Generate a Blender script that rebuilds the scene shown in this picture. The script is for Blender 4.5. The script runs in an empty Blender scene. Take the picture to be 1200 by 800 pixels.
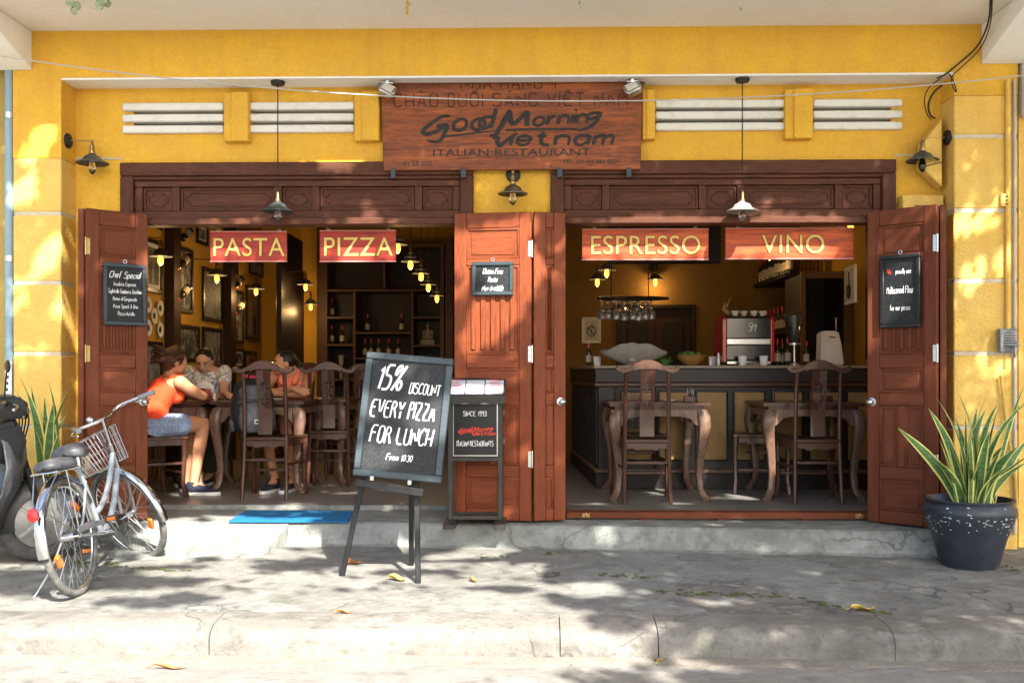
import bpy, bmesh, math, random
from mathutils import Vector, Matrix, Euler
PI = math.pi; R = math.radians
rnd = random.Random(7)
sc = bpy.context.scene
COL = sc.collection
# ------------------------------------------------------------------ camera
F = 1167.0; CAMZ = 1.2; YAW = R(1.2); HOR = 437.0
cam = bpy.data.cameras.new('camera'); co = bpy.data.objects.new('camera', cam); COL.objects.link(co)
cam.lens = 35; cam.sensor_width = 36; cam.shift_y = (HOR-400)/1200; cam.clip_end = 2000; cam.clip_start = .05
co.location = (0, 0, CAMZ); co.rotation_euler = (R(90), 0, YAW); sc.camera = co
# ------------------------------------------------------------------ light
SUN_AZ = R(24); SUN_EL = R(42)
V = Vector((math.sin(SUN_AZ)*math.cos(SUN_EL), -math.cos(SUN_AZ)*math.cos(SUN_EL), math.sin(SUN_EL)))   # towards the sun
w = bpy.data.worlds.new('World'); sc.world = w; w.use_nodes = True
nt = w.node_tree; bg = nt.nodes['Background']; sky = nt.nodes.new('ShaderNodeTexSky'); sky.sky_type = 'NISHITA'
sky.sun_disc = False; sky.sun_elevation = SUN_EL; sky.sun_rotation = R(180)-SUN_AZ; sky.air_density = 1.0; sky.dust_density = 3.0
nt.links.new(sky.outputs[0], bg.inputs[0]); bg.inputs[1].default_value = 0.13
sl = bpy.data.lights.new('sun', 'SUN'); sl.energy = 5.0; sl.angle = R(0.5); sl.color = (1, .945, .86)
so = bpy.data.objects.new('sun', sl); COL.objects.link(so); so.rotation_euler = V.to_track_quat('Z', 'Y').to_euler()
sc.view_settings.view_transform = 'Standard'; sc.view_settings.look = 'None'; sc.view_settings.exposure = 1.98; sc.view_settings.gamma = 1
sc.cycles.max_bounces = 8; sc.cycles.diffuse_bounces = 4; sc.cycles.glossy_bounces = 4; sc.cycles.transmission_bounces = 6
sc.cycles.transparent_max_bounces = 8; sc.cycles.use_denoising = True; sc.cycles.caustics_reflective = False; sc.cycles.caustics_refractive = False
sc.cycles.sample_clamp_indirect = 4
# ------------------------------------------------------------------ measuring helpers: where a sight line meets a plane of the place
def ray(px, py):
    c = (px-600)/F
    return Vector((c*math.cos(YAW)-math.sin(YAW), c*math.sin(YAW)+math.cos(YAW), (HOR-py)/F))
def at(px, py, Y):
    d = ray(px, py); t = Y/d.y
    return Vector((d.x*t, Y, CAMZ+d.z*t))
def fl(px, py, z=0.0):
    d = ray(px, py); t = (z-CAMZ)/d.z
    return Vector((d.x*t, d.y*t, z))
# ------------------------------------------------------------------ materials
MATS = {}
def mat(name, col, rough=.6, metal=0, noise=None, bump=None, spec=.28, emit=None, estr=0, trans=0, coat=0, stretch=(1,1,1), alpha=1, ramp=(.35,.65), streak=None, detail=6):
    """noise=(scale, colour2, mix) ; bump=(scale, strength, distance)"""
    if name in MATS: return MATS[name]
    m = bpy.data.materials.new(name); m.use_nodes = True; MATS[name] = m
    t = m.node_tree; N = t.nodes; L = t.links; b = N['Principled BSDF']
    b.inputs['Base Color'].default_value = (*col, 1); b.inputs['Roughness'].default_value = rough; b.inputs['Metallic'].default_value = metal
    b.inputs['Specular IOR Level'].default_value = spec; b.inputs['Transmission Weight'].default_value = trans; b.inputs['Coat Weight'].default_value = coat
    b.inputs['Alpha'].default_value = alpha
    if emit: b.inputs['Emission Color'].default_value = (*emit, 1); b.inputs['Emission Strength'].default_value = estr
    tc = N.new('ShaderNodeTexCoord'); mp = N.new('ShaderNodeMapping'); mp.inputs['Scale'].default_value = stretch
    L.new(tc.outputs['Object'], mp.inputs[0]); last = None
    if noise:
        for k, (s, c2, amt) in enumerate(noise if isinstance(noise, list) else [noise]):
            n = N.new('ShaderNodeTexNoise'); n.inputs['Scale'].default_value = s; n.inputs['Detail'].default_value = detail; n.inputs['Roughness'].default_value = .62
            L.new(mp.outputs[0], n.inputs[0]); r = N.new('ShaderNodeValToRGB'); r.color_ramp.elements[0].position = ramp[0]; r.color_ramp.elements[1].position = ramp[1]
            r.color_ramp.elements[1].color = (amt, amt, amt, 1)
            L.new(n.outputs[0], r.inputs[0]); mx = N.new('ShaderNodeMix'); mx.data_type = 'RGBA'
            L.new(r.outputs[0], mx.inputs[0])
            if last: L.new(last, mx.inputs[6])
            else: mx.inputs[6].default_value = (*col, 1)
            mx.inputs[7].default_value = (*c2, 1); last = mx.outputs[2]
        if streak:
            ms = N.new('ShaderNodeMapping'); ms.inputs['Scale'].default_value = (7, 7, .45); L.new(tc.outputs['Object'], ms.inputs[0]); n = N.new('ShaderNodeTexNoise'); n.inputs['Scale'].default_value = 1.6; n.inputs['Detail'].default_value = 7; L.new(ms.outputs[0], n.inputs[0])
            r = N.new('ShaderNodeValToRGB'); r.color_ramp.elements[0].position = .50; r.color_ramp.elements[1].position = .72; r.color_ramp.elements[1].color = (streak[1],)*3+(1,); L.new(n.outputs[0], r.inputs[0]); mx = N.new('ShaderNodeMix'); mx.data_type = 'RGBA'; L.new(r.outputs[0], mx.inputs[0]); L.new(last, mx.inputs[6]); mx.inputs[7].default_value = (*streak[0], 1); last = mx.outputs[2]
        L.new(last, b.inputs['Base Color'])
    if bump:
        lastn = None
        for (s, st, d) in (bump if isinstance(bump, list) else [bump]):
            n = N.new('ShaderNodeTexNoise'); n.inputs['Scale'].default_value = s; n.inputs['Detail'].default_value = 5
            L.new(mp.outputs[0], n.inputs[0]); bp = N.new('ShaderNodeBump'); bp.inputs['Strength'].default_value = st; bp.inputs['Distance'].default_value = d
            L.new(n.outputs[0], bp.inputs['Height'])
            if lastn: L.new(lastn, bp.inputs['Normal'])
            lastn = bp.outputs[0]
        L.new(lastn, b.inputs['Normal'])
    return m
STUCCO = mat('yellow_stucco', (.80,.47,.045), .9, noise=[(1.3,(.70,.37,.025),.6),(9,(.78,.48,.07),.45),(3.2,(.60,.33,.07),.5),(45,(.60,.30,.03),.35)], bump=[(70,.8,.012),(14,.3,.02)], streak=((.50,.27,.05),.25))
STUCCO2 = mat('pale_yellow_stucco', (.80,.53,.13), .9, noise=[(1.7,(.72,.38,.045),.6),(11,(.60,.33,.05),.5),(4,(.58,.40,.14),.45),(50,(.85,.60,.2),.3)], bump=[(70,.8,.010),(14,.25,.015)], streak=((.55,.34,.10),.35))
WHITE = mat('off_white_paint', (.84,.83,.80), .8, noise=[(2,(.74,.71,.65),.5),(25,(.55,.52,.46),.22)], bump=(40,.15,.01), ramp=(.4,.75))
WHITESLAT = mat('white_slat_paint', (.72,.70,.64), .7, noise=[(12,(.42,.40,.34),.5),(3,(.55,.52,.45),.6)], ramp=(.5,.8))
MORTAR = mat('white_joint', (.56,.50,.38), .9, noise=(20,(.45,.36,.2),.6), bump=(60,.5,.01))
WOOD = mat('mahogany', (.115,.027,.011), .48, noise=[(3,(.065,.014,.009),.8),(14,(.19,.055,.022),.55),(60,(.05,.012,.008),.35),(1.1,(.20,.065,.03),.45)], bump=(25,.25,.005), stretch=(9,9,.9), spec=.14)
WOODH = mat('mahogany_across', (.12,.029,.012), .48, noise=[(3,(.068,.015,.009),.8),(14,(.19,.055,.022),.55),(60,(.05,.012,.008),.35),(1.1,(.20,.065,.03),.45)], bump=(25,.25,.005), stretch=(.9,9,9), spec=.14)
WOODR = mat('sunlit_red_wood', (.21,.048,.018), .45, noise=[(2.5,(.11,.024,.011),.85),(12,(.30,.085,.03),.55),(60,(.07,.018,.009),.4)], bump=(25,.12,.004), stretch=(9,9,.9), spec=.14)  # lighter, redder copy of the mahogany with sunlight put into the colour
WOODRH = mat('sunlit_red_wood_across', (.21,.048,.018), .45, noise=[(2.5,(.11,.024,.011),.85),(12,(.30,.085,.03),.55),(60,(.07,.018,.009),.4)], bump=(25,.12,.004), stretch=(.9,9,9), spec=.14)  # same sunlit tone, grain running across
WOODT = mat('weathered_frame_wood', (.080,.028,.015), .55, noise=[(3,(.04,.014,.009),.8),(16,(.14,.058,.034),.55)], bump=(25,.25,.005), stretch=(.8,9,9), spec=.12)
WOODTV = mat('weathered_frame_wood_upright', (.080,.028,.015), .55, noise=[(3,(.04,.014,.009),.8),(16,(.14,.058,.034),.55)], bump=(25,.25,.005), stretch=(9,9,.8), spec=.12)
SIGNWOOD = mat('sign_board_wood', (.15,.030,.010), .55, noise=[(1.6,(.42,.10,.018),.95),(7,(.055,.012,.006),.85),(40,(.40,.17,.08),.25)], bump=(18,.12,.004), stretch=(.9,6,9))
CHAIRW = mat('dark_rosewood', (.068,.027,.016), .36, noise=[(6,(.02,.009,.007),.7),(22,(.09,.036,.022),.5)], bump=(30,.1,.003), stretch=(5,5,1.2), coat=.25)
CHAIRH = mat('dark_rosewood_across', (.072,.030,.018), .36, noise=[(6,(.022,.010,.008),.7),(22,(.095,.04,.026),.5)], bump=(30,.1,.003), stretch=(1.2,5,5), coat=.25)
TABLEW = mat('worn_table_wood', (.105,.058,.038), .42, noise=[(5,(.045,.024,.017),.7),(18,(.22,.13,.085),.65)], bump=(30,.12,.003), stretch=(5,5,1.2), coat=.2)
DARKW = mat('near_black_wood', (.012,.008,.007), .5, noise=(12,(.028,.016,.011),.6), stretch=(6,6,1))
POSTW = mat('interior_post_wood', (.035,.013,.009), .5, noise=(10,(.03,.012,.008),.7), stretch=(6,6,1))
BARW = mat('charcoal_bar_wood', (.018,.013,.011), .42, noise=(10,(.040,.030,.026),.6), stretch=(1,6,6))
MUSTARD = mat('mustard_panel_wood', (.30,.175,.06), .6, noise=[(5,(.19,.105,.035),.7),(30,(.38,.24,.095),.45)], stretch=(8,8,1))
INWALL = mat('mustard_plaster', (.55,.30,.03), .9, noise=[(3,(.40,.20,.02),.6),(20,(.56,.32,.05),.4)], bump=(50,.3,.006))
INWALLB = mat('dark_brown_bar_plaster', (.21,.115,.028), .9, noise=[(3,(.15,.08,.018),.6),(20,(.25,.145,.04),.4)], bump=(50,.3,.006))  # bar wall plaster, dark brown of its own
INCEIL = mat('interior_ceiling_paint', (.20,.14,.08), .9, noise=(4,(.15,.1,.06),.5))
FLOORM = mat('polished_cement', (.19,.18,.16), .35, noise=[(2.5,(.11,.105,.095),.8),(16,(.25,.235,.21),.5)], bump=(20,.08,.004))
BLACK = mat('black_paint', (.010,.010,.011), .45, noise=(20,(.025,.025,.027),.4))
MATTE = mat('chalkboard_black', (.010,.011,.013), .6, spec=.3, noise=[(4,(.028,.030,.034),.7),(160,(.30,.30,.31),.35)], ramp=(.55,.78))
SLATE = mat('slate_frame_paint', (.030,.048,.058), .45, noise=[(14,(.055,.08,.092),.6),(60,(.02,.02,.02),.6)], stretch=(1,1,3), spec=.3)
CHALK = mat('chalk_white', (.80,.82,.82), .95, noise=(120,(.45,.46,.47),.6))
PAPER = mat('printed_white_card', (.50,.51,.55), .8, noise=(60,(.5,.52,.58),.4))
PRINTW = mat('white_print', (.78,.76,.72), .7)
REDP = mat('red_print', (.70,.06,.025), .6)
BURNT = mat('burnt_letter', (.016,.016,.015), .6, noise=(30,(.04,.035,.028),.5))
BURNT2 = mat('faded_burnt_letter', (.045,.014,.008), .7)
BRASS = mat('aged_brass', (.42,.28,.12), .35, 1, noise=(20,(.2,.13,.06),.6))
STEEL = mat('brushed_steel', (.55,.55,.54), .3, 1, noise=(30,(.35,.34,.32),.5))
CHROME = mat('worn_chrome', (.62,.63,.64), .16, 1, noise=(40,(.34,.30,.26),.45), ramp=(.5,.8))
PAINTG = mat('silver_grey_paint', (.42,.47,.52), .3, .5, noise=(12,(.34,.38,.42),.5), coat=.3)
RUBBER = mat('grey_tyre_rubber', (.055,.055,.055), .85, noise=(30,(.12,.11,.10),.6), bump=(90,.3,.002))
TYREG = mat('dusty_tyre', (.075,.075,.072), .9, noise=(30,(.22,.21,.19),.6))
VINYL = mat('grey_saddle_vinyl', (.045,.048,.055), .38, noise=(14,(.14,.145,.155),.5), bump=(120,.2,.001))
PLASTIC = mat('black_plastic', (.016,.017,.018), .3, noise=(9,(.035,.035,.036),.5))
SCOOT = mat('silver_scooter_paint', (.17,.18,.19), .3, .5, noise=[(7,(.10,.105,.11),.6),(40,(.26,.26,.25),.4)], coat=.4)
REFR = mat('red_reflector', (.42,.008,.008), .2, coat=.8)
REFO = mat('orange_reflector', (.50,.13,.008), .2, coat=.8)
BULBG = mat('lit_bulb', (1,.5,.12), .2, emit=(1,.36,.05), estr=1.0)
FILA = mat('lit_filament', (1,.7,.3), .2, emit=(1,.78,.42), estr=16)
GLASS = mat('clear_glass', (1,1,1), .03, trans=1.0)
BLUE = mat('blue_mat_pile', (.012,.16,.36), .95, noise=(40,(.01,.09,.22),.6), bump=(200,.8,.004))
SHADE = mat('zinc_lamp_shade', (.045,.05,.052), .45, .5, noise=(14,(.2,.22,.21),.5))
CERAM = mat('cream_ceramic', (.62,.58,.52), .4, noise=(9,(.48,.44,.40),.4))
REDM = mat('red_enamel', (.42,.012,.022), .22, coat=.6)
PIPEB = mat('blue_grey_pipe', (.20,.30,.36), .5, noise=(9,(.30,.38,.42),.5), stretch=(3,3,.6))
CABLE = mat('black_cable', (.012,.012,.012), .5)
WIREL = mat('pale_wire', (.45,.44,.42), .5)
SOIL = mat('potting_soil', (.045,.03,.02), 1, noise=(40,(.09,.06,.04),.6), bump=(50,.8,.01))
LIME = mat('lime_fruit', (.06,.14,.02), .4, noise=(10,(.09,.20,.03),.5))
BARK = mat('tree_bark', (.14,.11,.08), .95, noise=(9,(.07,.05,.035),.7), bump=(14,.8,.03), stretch=(2,2,.5))
LEAFM = mat('tree_leaf', (.055,.10,.02), .5, noise=(2,(.10,.15,.035),.6))
DRYL = mat('dry_brown_leaf', (.42,.16,.05), .8, noise=(30,(.25,.09,.03),.6))
YELL = mat('dry_yellow_leaf', (.62,.45,.10), .8, noise=(30,(.45,.28,.06),.6))
PALEL = mat('pale_hanging_leaf', (.34,.38,.24), .8, noise=(30,(.22,.26,.15),.6))
def concrete(name, base, dark, light, moss, crack=.5, wet=None):
    m = bpy.data.materials.new(name); m.use_nodes = True; t = m.node_tree; N = t.nodes; L = t.links; b = N['Principled BSDF']; b.inputs['Roughness'].default_value = .88
    tc = N.new('ShaderNodeTexCoord'); mp = N.new('ShaderNodeMapping'); mp.inputs['Scale'].default_value = (1, 1.3, 1); L.new(tc.outputs['Object'], mp.inputs[0])
    def nz(s, d=8, r=.62, dist=0):
        n = N.new('ShaderNodeTexNoise'); n.inputs['Scale'].default_value = s; n.inputs['Detail'].default_value = d; n.inputs['Roughness'].default_value = r; n.inputs['Distortion'].default_value = dist
        L.new(mp.outputs[0], n.inputs[0]); return n.outputs[0]
    def ramp(src, a, c, v=1):
        r = N.new('ShaderNodeValToRGB'); r.color_ramp.elements[0].position = a; r.color_ramp.elements[1].position = c; r.color_ramp.elements[1].color = (v, v, v, 1); L.new(src, r.inputs[0]); return r.outputs[0]
    def mix(f, a, c):
        x = N.new('ShaderNodeMix'); x.data_type = 'RGBA'; L.new(f, x.inputs[0])
        if isinstance(a, tuple): x.inputs[6].default_value = (*a, 1)
        else: L.new(a, x.inputs[6])
        if isinstance(c, tuple): x.inputs[7].default_value = (*c, 1)
        else: L.new(c, x.inputs[7])
        return x.outputs[2]
    c = mix(ramp(nz(.9), .38, .62, .8), base, dark)
    c = mix(ramp(nz(3.5, dist=.6), .45, .68, .75), c, light)
    c = mix(ramp(nz(1.7, dist=1.2), .56, .72, .8), c, moss)
    c = mix(ramp(nz(28), .5, .72, .6), c, dark)
    c = mix(ramp(nz(7, 10, .75, .4), .52, .66, .65), c, tuple(x*.7 for x in dark))
    c = mix(ramp(nz(90), .58, .7, .5), c, tuple(x*.45 for x in dark))
    vo = N.new('ShaderNodeTexVoronoi'); vo.feature = 'DISTANCE_TO_EDGE'; vo.inputs['Scale'].default_value = .75
    mv = N.new('ShaderNodeMapping'); L.new(tc.outputs['Object'], mv.inputs[0])
    nv = N.new('ShaderNodeTexNoise'); nv.inputs['Scale'].default_value = 3; nv.inputs['Detail'].default_value = 8; L.new(tc.outputs['Object'], nv.inputs[0])
    ad = N.new('ShaderNodeVectorMath'); ad.operation = 'MULTIPLY_ADD'; L.new(nv.outputs['Color'], ad.inputs[0]); ad.inputs[1].default_value = (.5, .5, .5); L.new(mv.outputs[0], ad.inputs[2]); L.new(ad.outputs[0], vo.inputs['Vector'])
    inv = N.new('ShaderNodeMath'); inv.operation = 'LESS_THAN'; inv.inputs[1].default_value = .006; L.new(vo.outputs['Distance'], inv.inputs[0])
    gate = N.new('ShaderNodeMath'); gate.operation = 'MULTIPLY'; L.new(inv.outputs[0], gate.inputs[0]); L.new(ramp(nz(1.1), .47, .53, crack), gate.inputs[1])
    c = mix(gate.outputs[0], c, tuple(x*.25 for x in dark))
    L.new(c, b.inputs['Base Color'])
    b1 = N.new('ShaderNodeBump'); b1.inputs['Strength'].default_value = .8; b1.inputs['Distance'].default_value = .02; L.new(nz(26, 12, .78), b1.inputs['Height'])
    b2 = N.new('ShaderNodeBump'); b2.inputs['Strength'].default_value = .5; b2.inputs['Distance'].default_value = .05; L.new(nz(3, 6), b2.inputs['Height']); L.new(b1.outputs[0], b2.inputs['Normal']); L.new(b2.outputs[0], b.inputs['Normal'])
    MATS[name] = m; return m
PAVEM = concrete('worn_pavement_concrete', (.225,.218,.195), (.12,.12,.105), (.32,.31,.28), (.085,.10,.06), .6)
STEPM = concrete('doorstep_concrete', (.27,.275,.25), (.16,.17,.145), (.38,.385,.36), (.11,.13,.09), .45)
KERBM = concrete('kerb_concrete', (.215,.20,.175), (.11,.105,.09), (.30,.28,.25), (.12,.12,.09), .5)
ROADM = concrete('dusty_road_surface', (.235,.228,.21), (.18,.175,.155), (.30,.29,.265), (.19,.185,.16), .1)
# ------------------------------------------------------------------ mesh builder
class MB:
    def __init__(s): s.v = []; s.f = []; s.m = []
    def add(s, vs, fs, mi=0):
        o = len(s.v); s.v += [Vector(p) for p in vs]; s.f += [tuple(i+o for i in f) for f in fs]; s.m += [mi]*len(fs); return s
    def box(s, x0, x1, y0, y1, z0, z1, mi=0, M=None):
        vs = [Vector((x, y, z)) for z in (z0, z1) for y in (y0, y1) for x in (x0, x1)]
        if M: vs = [M @ p for p in vs]
        return s.add(vs, [(0,2,3,1),(4,5,7,6),(0,1,5,4),(2,6,7,3),(0,4,6,2),(1,3,7,5)], mi)
    def bar(s, p, q, a, b, mi=0, side=None):
        p = Vector(p); q = Vector(q); d = (q-p); l = d.length; d.normalize()
        ref = Vector(side) if side else (Vector((0,0,1)) if abs(d.z) < .9 else Vector((0,1,0)))
        u = d.cross(ref).normalized(); v = u.cross(d)
        vs = [c + u*(a/2*i) + v*(b/2*j) for c in (p, q) for i, j in ((-1,-1),(1,-1),(1,1),(-1,1))]
        return s.add(vs, [(3,2,1,0),(4,5,6,7),(0,1,5,4),(1,2,6,5),(2,3,7,6),(3,0,4,7)], mi)
    def tube(s, pts, r, n=8, closed=False, mi=0, flat=None, cap=True):
        pts = [Vector(p) for p in pts]; k = len(pts); rr = r if isinstance(r, (list, tuple)) else [r]*k; o = len(s.v); prev = None; rings = []
        for i, p in enumerate(pts):
            a = pts[(i-1) % k] if (closed or i > 0) else p; b = pts[(i+1) % k] if (closed or i < k-1) else p
            t = (b-a); t = t.normalized() if t.length > 1e-9 else Vector((0,0,1))
            if prev is None:
                ref = Vector((0,0,1)) if abs(t.z) < .8 else Vector((0,1,0)); u = t.cross(ref).normalized()
            else: u = prev - t*prev.dot(t); u = u.normalized() if u.length > 1e-6 else t.orthogonal().normalized()
            prev = u; v = t.cross(u); rad = rr[i]; ra, rb = rad if isinstance(rad, (tuple, list)) else (rad, rad)
            for j in range(n):
                an = 2*PI*j/n; q = u*(math.cos(an)*ra) + v*(math.sin(an)*rb)
                if flat: q = Vector((q.x*flat[0], q.y*flat[1], q.z*flat[2]))
                s.v.append(p+q)
        for i in range(k if closed else k-1):
            for j in range(n):
                a = o+i*n+j; b = o+i*n+(j+1) % n; c = o+((i+1) % k)*n+(j+1) % n; d = o+((i+1) % k)*n+j
                s.f.append((a, b, c, d)); s.m.append(mi)
        if not closed and cap:
            s.f.append(tuple(o+j for j in range(n))[::-1]); s.m.append(mi); s.f.append(tuple(o+(k-1)*n+j for j in range(n))); s.m.append(mi)
        return s
    def lathe(s, prof, n=20, M=None, mi=0, sx=1, sy=1):
        o = len(s.v); k = len(prof)
        for (r, z) in prof:
            for j in range(n):
                p = Vector((r*math.cos(2*PI*j/n)*sx, r*math.sin(2*PI*j/n)*sy, z)); s.v.append(M @ p if M else p)
        for i in range(k-1):
            for j in range(n): s.f.append((o+i*n+j, o+i*n+(j+1) % n, o+(i+1)*n+(j+1) % n, o+(i+1)*n+j)); s.m.append(mi)
        if prof[0][0] > 1e-4: s.f.append(tuple(o+j for j in range(n))[::-1]); s.m.append(mi)
        if prof[-1][0] > 1e-4: s.f.append(tuple(o+(k-1)*n+j for j in range(n))); s.m.append(mi)
        return s
    def ball(s, c, r, n=12, mi=0, M=None):
        r = r if isinstance(r, (tuple, list)) else (r, r, r); c = Vector(c); o = len(s.v); h = n//2+1
        for i in range(h):
            th = PI*i/(h-1)
            for j in range(n):
                ph = 2*PI*j/n; q = Vector((r[0]*math.sin(th)*math.cos(ph), r[1]*math.sin(th)*math.sin(ph), r[2]*math.cos(th)))
                s.v.append((M @ q if M else q)+c)
        for i in range(h-1):
            for j in range(n): s.f.append((o+i*n+j, o+(i+1)*n+j, o+(i+1)*n+(j+1) % n, o+i*n+(j+1) % n)); s.m.append(mi)
        return s
    def prism(s, poly, y0, y1, mi=0, M=None):
        n = len(poly); vs = [Vector((x, y0, z)) for x, z in poly]+[Vector((x, y1, z)) for x, z in poly]
        if M: vs = [M @ p for p in vs]
        return s.add(vs, [tuple(range(n)), tuple(range(2*n-1, n-1, -1))]+[(i, i+n, (i+1) % n+n, (i+1) % n) for i in range(n)], mi)
    def build(s, name, mats, parent=None, world=False, bevel=0, seg=1, smooth=38, xf=None, label=None):
        me = bpy.data.meshes.new(name); vs = s.v
        if xf: vs = [xf @ p for p in vs]
        off = Vector((0,0,0))
        if parent is not None and world:
            rt = parent
            while rt.parent: rt = rt.parent
            off = Vector(rt.location)
        elif parent is None and vs:
            xs = [p.x for p in vs]; ys = [p.y for p in vs]; zs = [p.z for p in vs]
            off = Vector(((min(xs)+max(xs))/2, (min(ys)+max(ys))/2, min(zs)))
        me.from_pydata([tuple(p-off) for p in vs], [], s.f)
        for m in (mats if isinstance(mats, (list, tuple)) else [mats]): me.materials.append(m)
        if any(s.m): me.polygons.foreach_set('material_index', s.m)
        bm = bmesh.new(); bm.from_mesh(me)
        bmesh.ops.remove_doubles(bm, verts=bm.verts, dist=1e-6)
        bmesh.ops.recalc_face_normals(bm, faces=bm.faces)
        if bevel:
            ed = [e for e in bm.edges if len(e.link_faces) == 2 and e.calc_face_angle(0) > R(35)]
            bmesh.ops.bevel(bm, geom=ed, offset=bevel, segments=seg, affect='EDGES', clamp_overlap=True)
        bm.to_mesh(me); bm.free()
        me.polygons.foreach_set('use_smooth', [True]*len(me.polygons)); me.set_sharp_from_angle(angle=R(smooth))
        ob = bpy.data.objects.new(name, me); COL.objects.link(ob)
        if parent is not None: ob.parent = parent
        else: ob.location = off
        if label: ob['label'] = label
        return ob
def tag(o, label, cat, group=None):
    o['label'] = label; o['category'] = cat
    if group: o['group'] = group
    return o
def thing(name, label, cat, loc=(0,0,0), rz=0, group=None):
    o = bpy.data.objects.new(name, None); COL.objects.link(o); o.location = loc; o.rotation_euler = (0, 0, rz); o.empty_display_size = .1
    return tag(o, label, cat, group)
def struct(o): o['kind'] = 'structure'; return o
def stuff(o): o['kind'] = 'stuff'; return o
def kids(o): return [c for c in list(COL.objects) if c.parent == o]
def dup(root, loc, rz=0, label=None, group=None, scale=None):
    tree = {}
    for c in list(COL.objects):
        if c.parent: tree.setdefault(c.parent.name, []).append(c)
    def rec(o, par):
        c = o.copy(); COL.objects.link(c)
        if par: c.parent = par
        for ch in tree.get(o.name, []): rec(ch, c)
        return c
    r = rec(root, None); r.location = loc; r.rotation_euler = (0, 0, rz)
    if scale: r.scale = (scale,)*3
    if label: r['label'] = label
    if group: r['group'] = group
    return r
def again(o, parent, loc=None, name=None):
    c = o.copy(); COL.objects.link(c); c.parent = parent
    if loc is not None: c.location = loc
    return c
def chaikin(p, it=1, closed=False):
    for _ in range(it):
        q = [] if closed else [p[0]]
        for i in range(len(p) if closed else len(p)-1):
            a = Vector(p[i]); b = Vector(p[(i+1) % len(p)]); q += [a*.75+b*.25, a*.25+b*.75]
        if not closed: q.append(p[-1])
        p = [Vector(x) for x in q]
    return p
# ------------------------------------------------------------------ stroke lettering (local x across, z up, y = 0 plane, facing -y)
G = {'A':'022942/1434','B':'02092938372606/2635332202','C':'48392918070412223243','D':'020929383322 02','E':'42020949/0636','F':'020949/0636','G':'4839190803123243 4525','H':'0209/4249/0545',
'I':'0209','J':'393322120 3','K':'0209/4905/1642','L':'090242','M':'0209255952'.replace('5952','4942'),'N':'02094249','O':'190803123243483919','P':'02092938372606','R':'02092938372606/2642','S':'483919080716364543321203',
'T':'0949/2922','U':'090312324349','V':'092249','W':'0912263249','Y':'092549/2522','Z':'09490242','X':'0942/0249','Q':'190803123243483919/2442',
'0':'190704122234372919','1':'071912','2':'081929380232','3':'0819293837261 6/2635332212 03','5':'390906263533221203'.replace('1203','1203'),'7':'0939 12','9':'371607081929383322 12','4':'29033 3/2822','6':'39190704122234352606','8':'16070819293837160 50312223335 26'.replace(' ',''),
'a':'36160503122234/3632','b':'0902/051626353322 1203','c':'352616050312223 3','d':'36160503122234/3932','e':'04343526160503122 2 33','f':'3929 1812/0626','g':'36160503122234/36312010','h':'0902/0516263532',
'i':'0602/0808','k':'0902/3604/1532','l':'0902','m':'0602/0516262522/2536464542'.replace('2536464542','25364642'),'n':'0602/0516263532','o':'1605031222333526 16','p':'0600/0516263533221203','q':'36160503122234/3630','r':'0602/041626','s':'352616051424332212 03','t':'18132232/0626',
'u':'060312223 4/3632','v':'061236','w':'0612243246','x':'0632/0236','y':'0613/3610','z':'06360232','&':'42 1808192827 0403122244',':':'0404/0303'.replace('0404','0505'),'.':'0202','(':'1907 0412',')':'0917 1402',"'":'0908','-':'0525','%':'0819281708/4902/24354433 24',',':'0301'}
DIA = {'À':('A',[[(1,8.6),(2.2,7.6)]]),'Ý':('Y',[[(1.8,7.6),(3,8.6)]]),'Á':('A',[[(1.8,7.6),(3,8.6)]]),'Ổ':('O',[[(.8,7.5),(2,8.5),(3.2,7.5)],[(3,8.7),(3.8,9.2),(3.4,9.8)]]),'Ệ':('E',[[(.8,7.5),(2,8.5),(3.2,7.5)],[(1.9,-1.5),(2.2,-1.5)]])}
G['%'] = '1908070617282919/4902/35242332434435'
G['5'] = '390906263533221202'
def glyph(ch):
    if ch in DIA: return glyph(DIA[ch][0])+DIA[ch][1]
    out = []
    for st in G[ch].replace(' ', '').split('/'):
        out.append([(int(st[i]), int(st[i+1])-2) for i in range(0, len(st)-1, 2)])
    return out
def strokes(mb, text, x, z, h, r, shear=0, wsc=1, gap=1.35, jit=0, y=0, smooth=1, align='l', depth=.35, mi=0, arc=0, M=None):
    """writes text with cap height h; returns width"""
    u = h/7; wd = []
    for ch in text:
        if ch == ' ': wd.append(3.2)
        else: wd.append(max(p[0] for s in glyph(ch) for p in s)+gap)
    W = sum(wd)*u*wsc; cx = x - (W/2 if align == 'c' else (W if align == 'r' else 0))
    for ch, wi in zip(text, wd):
        if ch != ' ':
            jz = rnd.uniform(-jit, jit)*h; js = 1+rnd.uniform(-jit, jit)
            for s in glyph(ch):
                pts = [Vector((cx+p[0]*u*wsc+shear*p[1]*u*js, 0, z+p[1]*u*js+jz+arc*(cx-x))) for p in s]
                if len(pts) == 2 and (pts[0]-pts[1]).length < 1e-6: pts[1] = pts[1]+Vector((r*.5, 0, -r*.5))
                if smooth and len(pts) > 2: pts = chaikin(pts, smooth)
                pts = [Vector((p.x, y, p.z)) for p in pts]
                o = len(mb.v); mb.tube(pts, r, 5, flat=(1, depth, 1), mi=mi)
                if M:
                    for k in range(o, len(mb.v)): mb.v[k] = M @ mb.v[k]
        cx += wi*u*wsc
    return W
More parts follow.
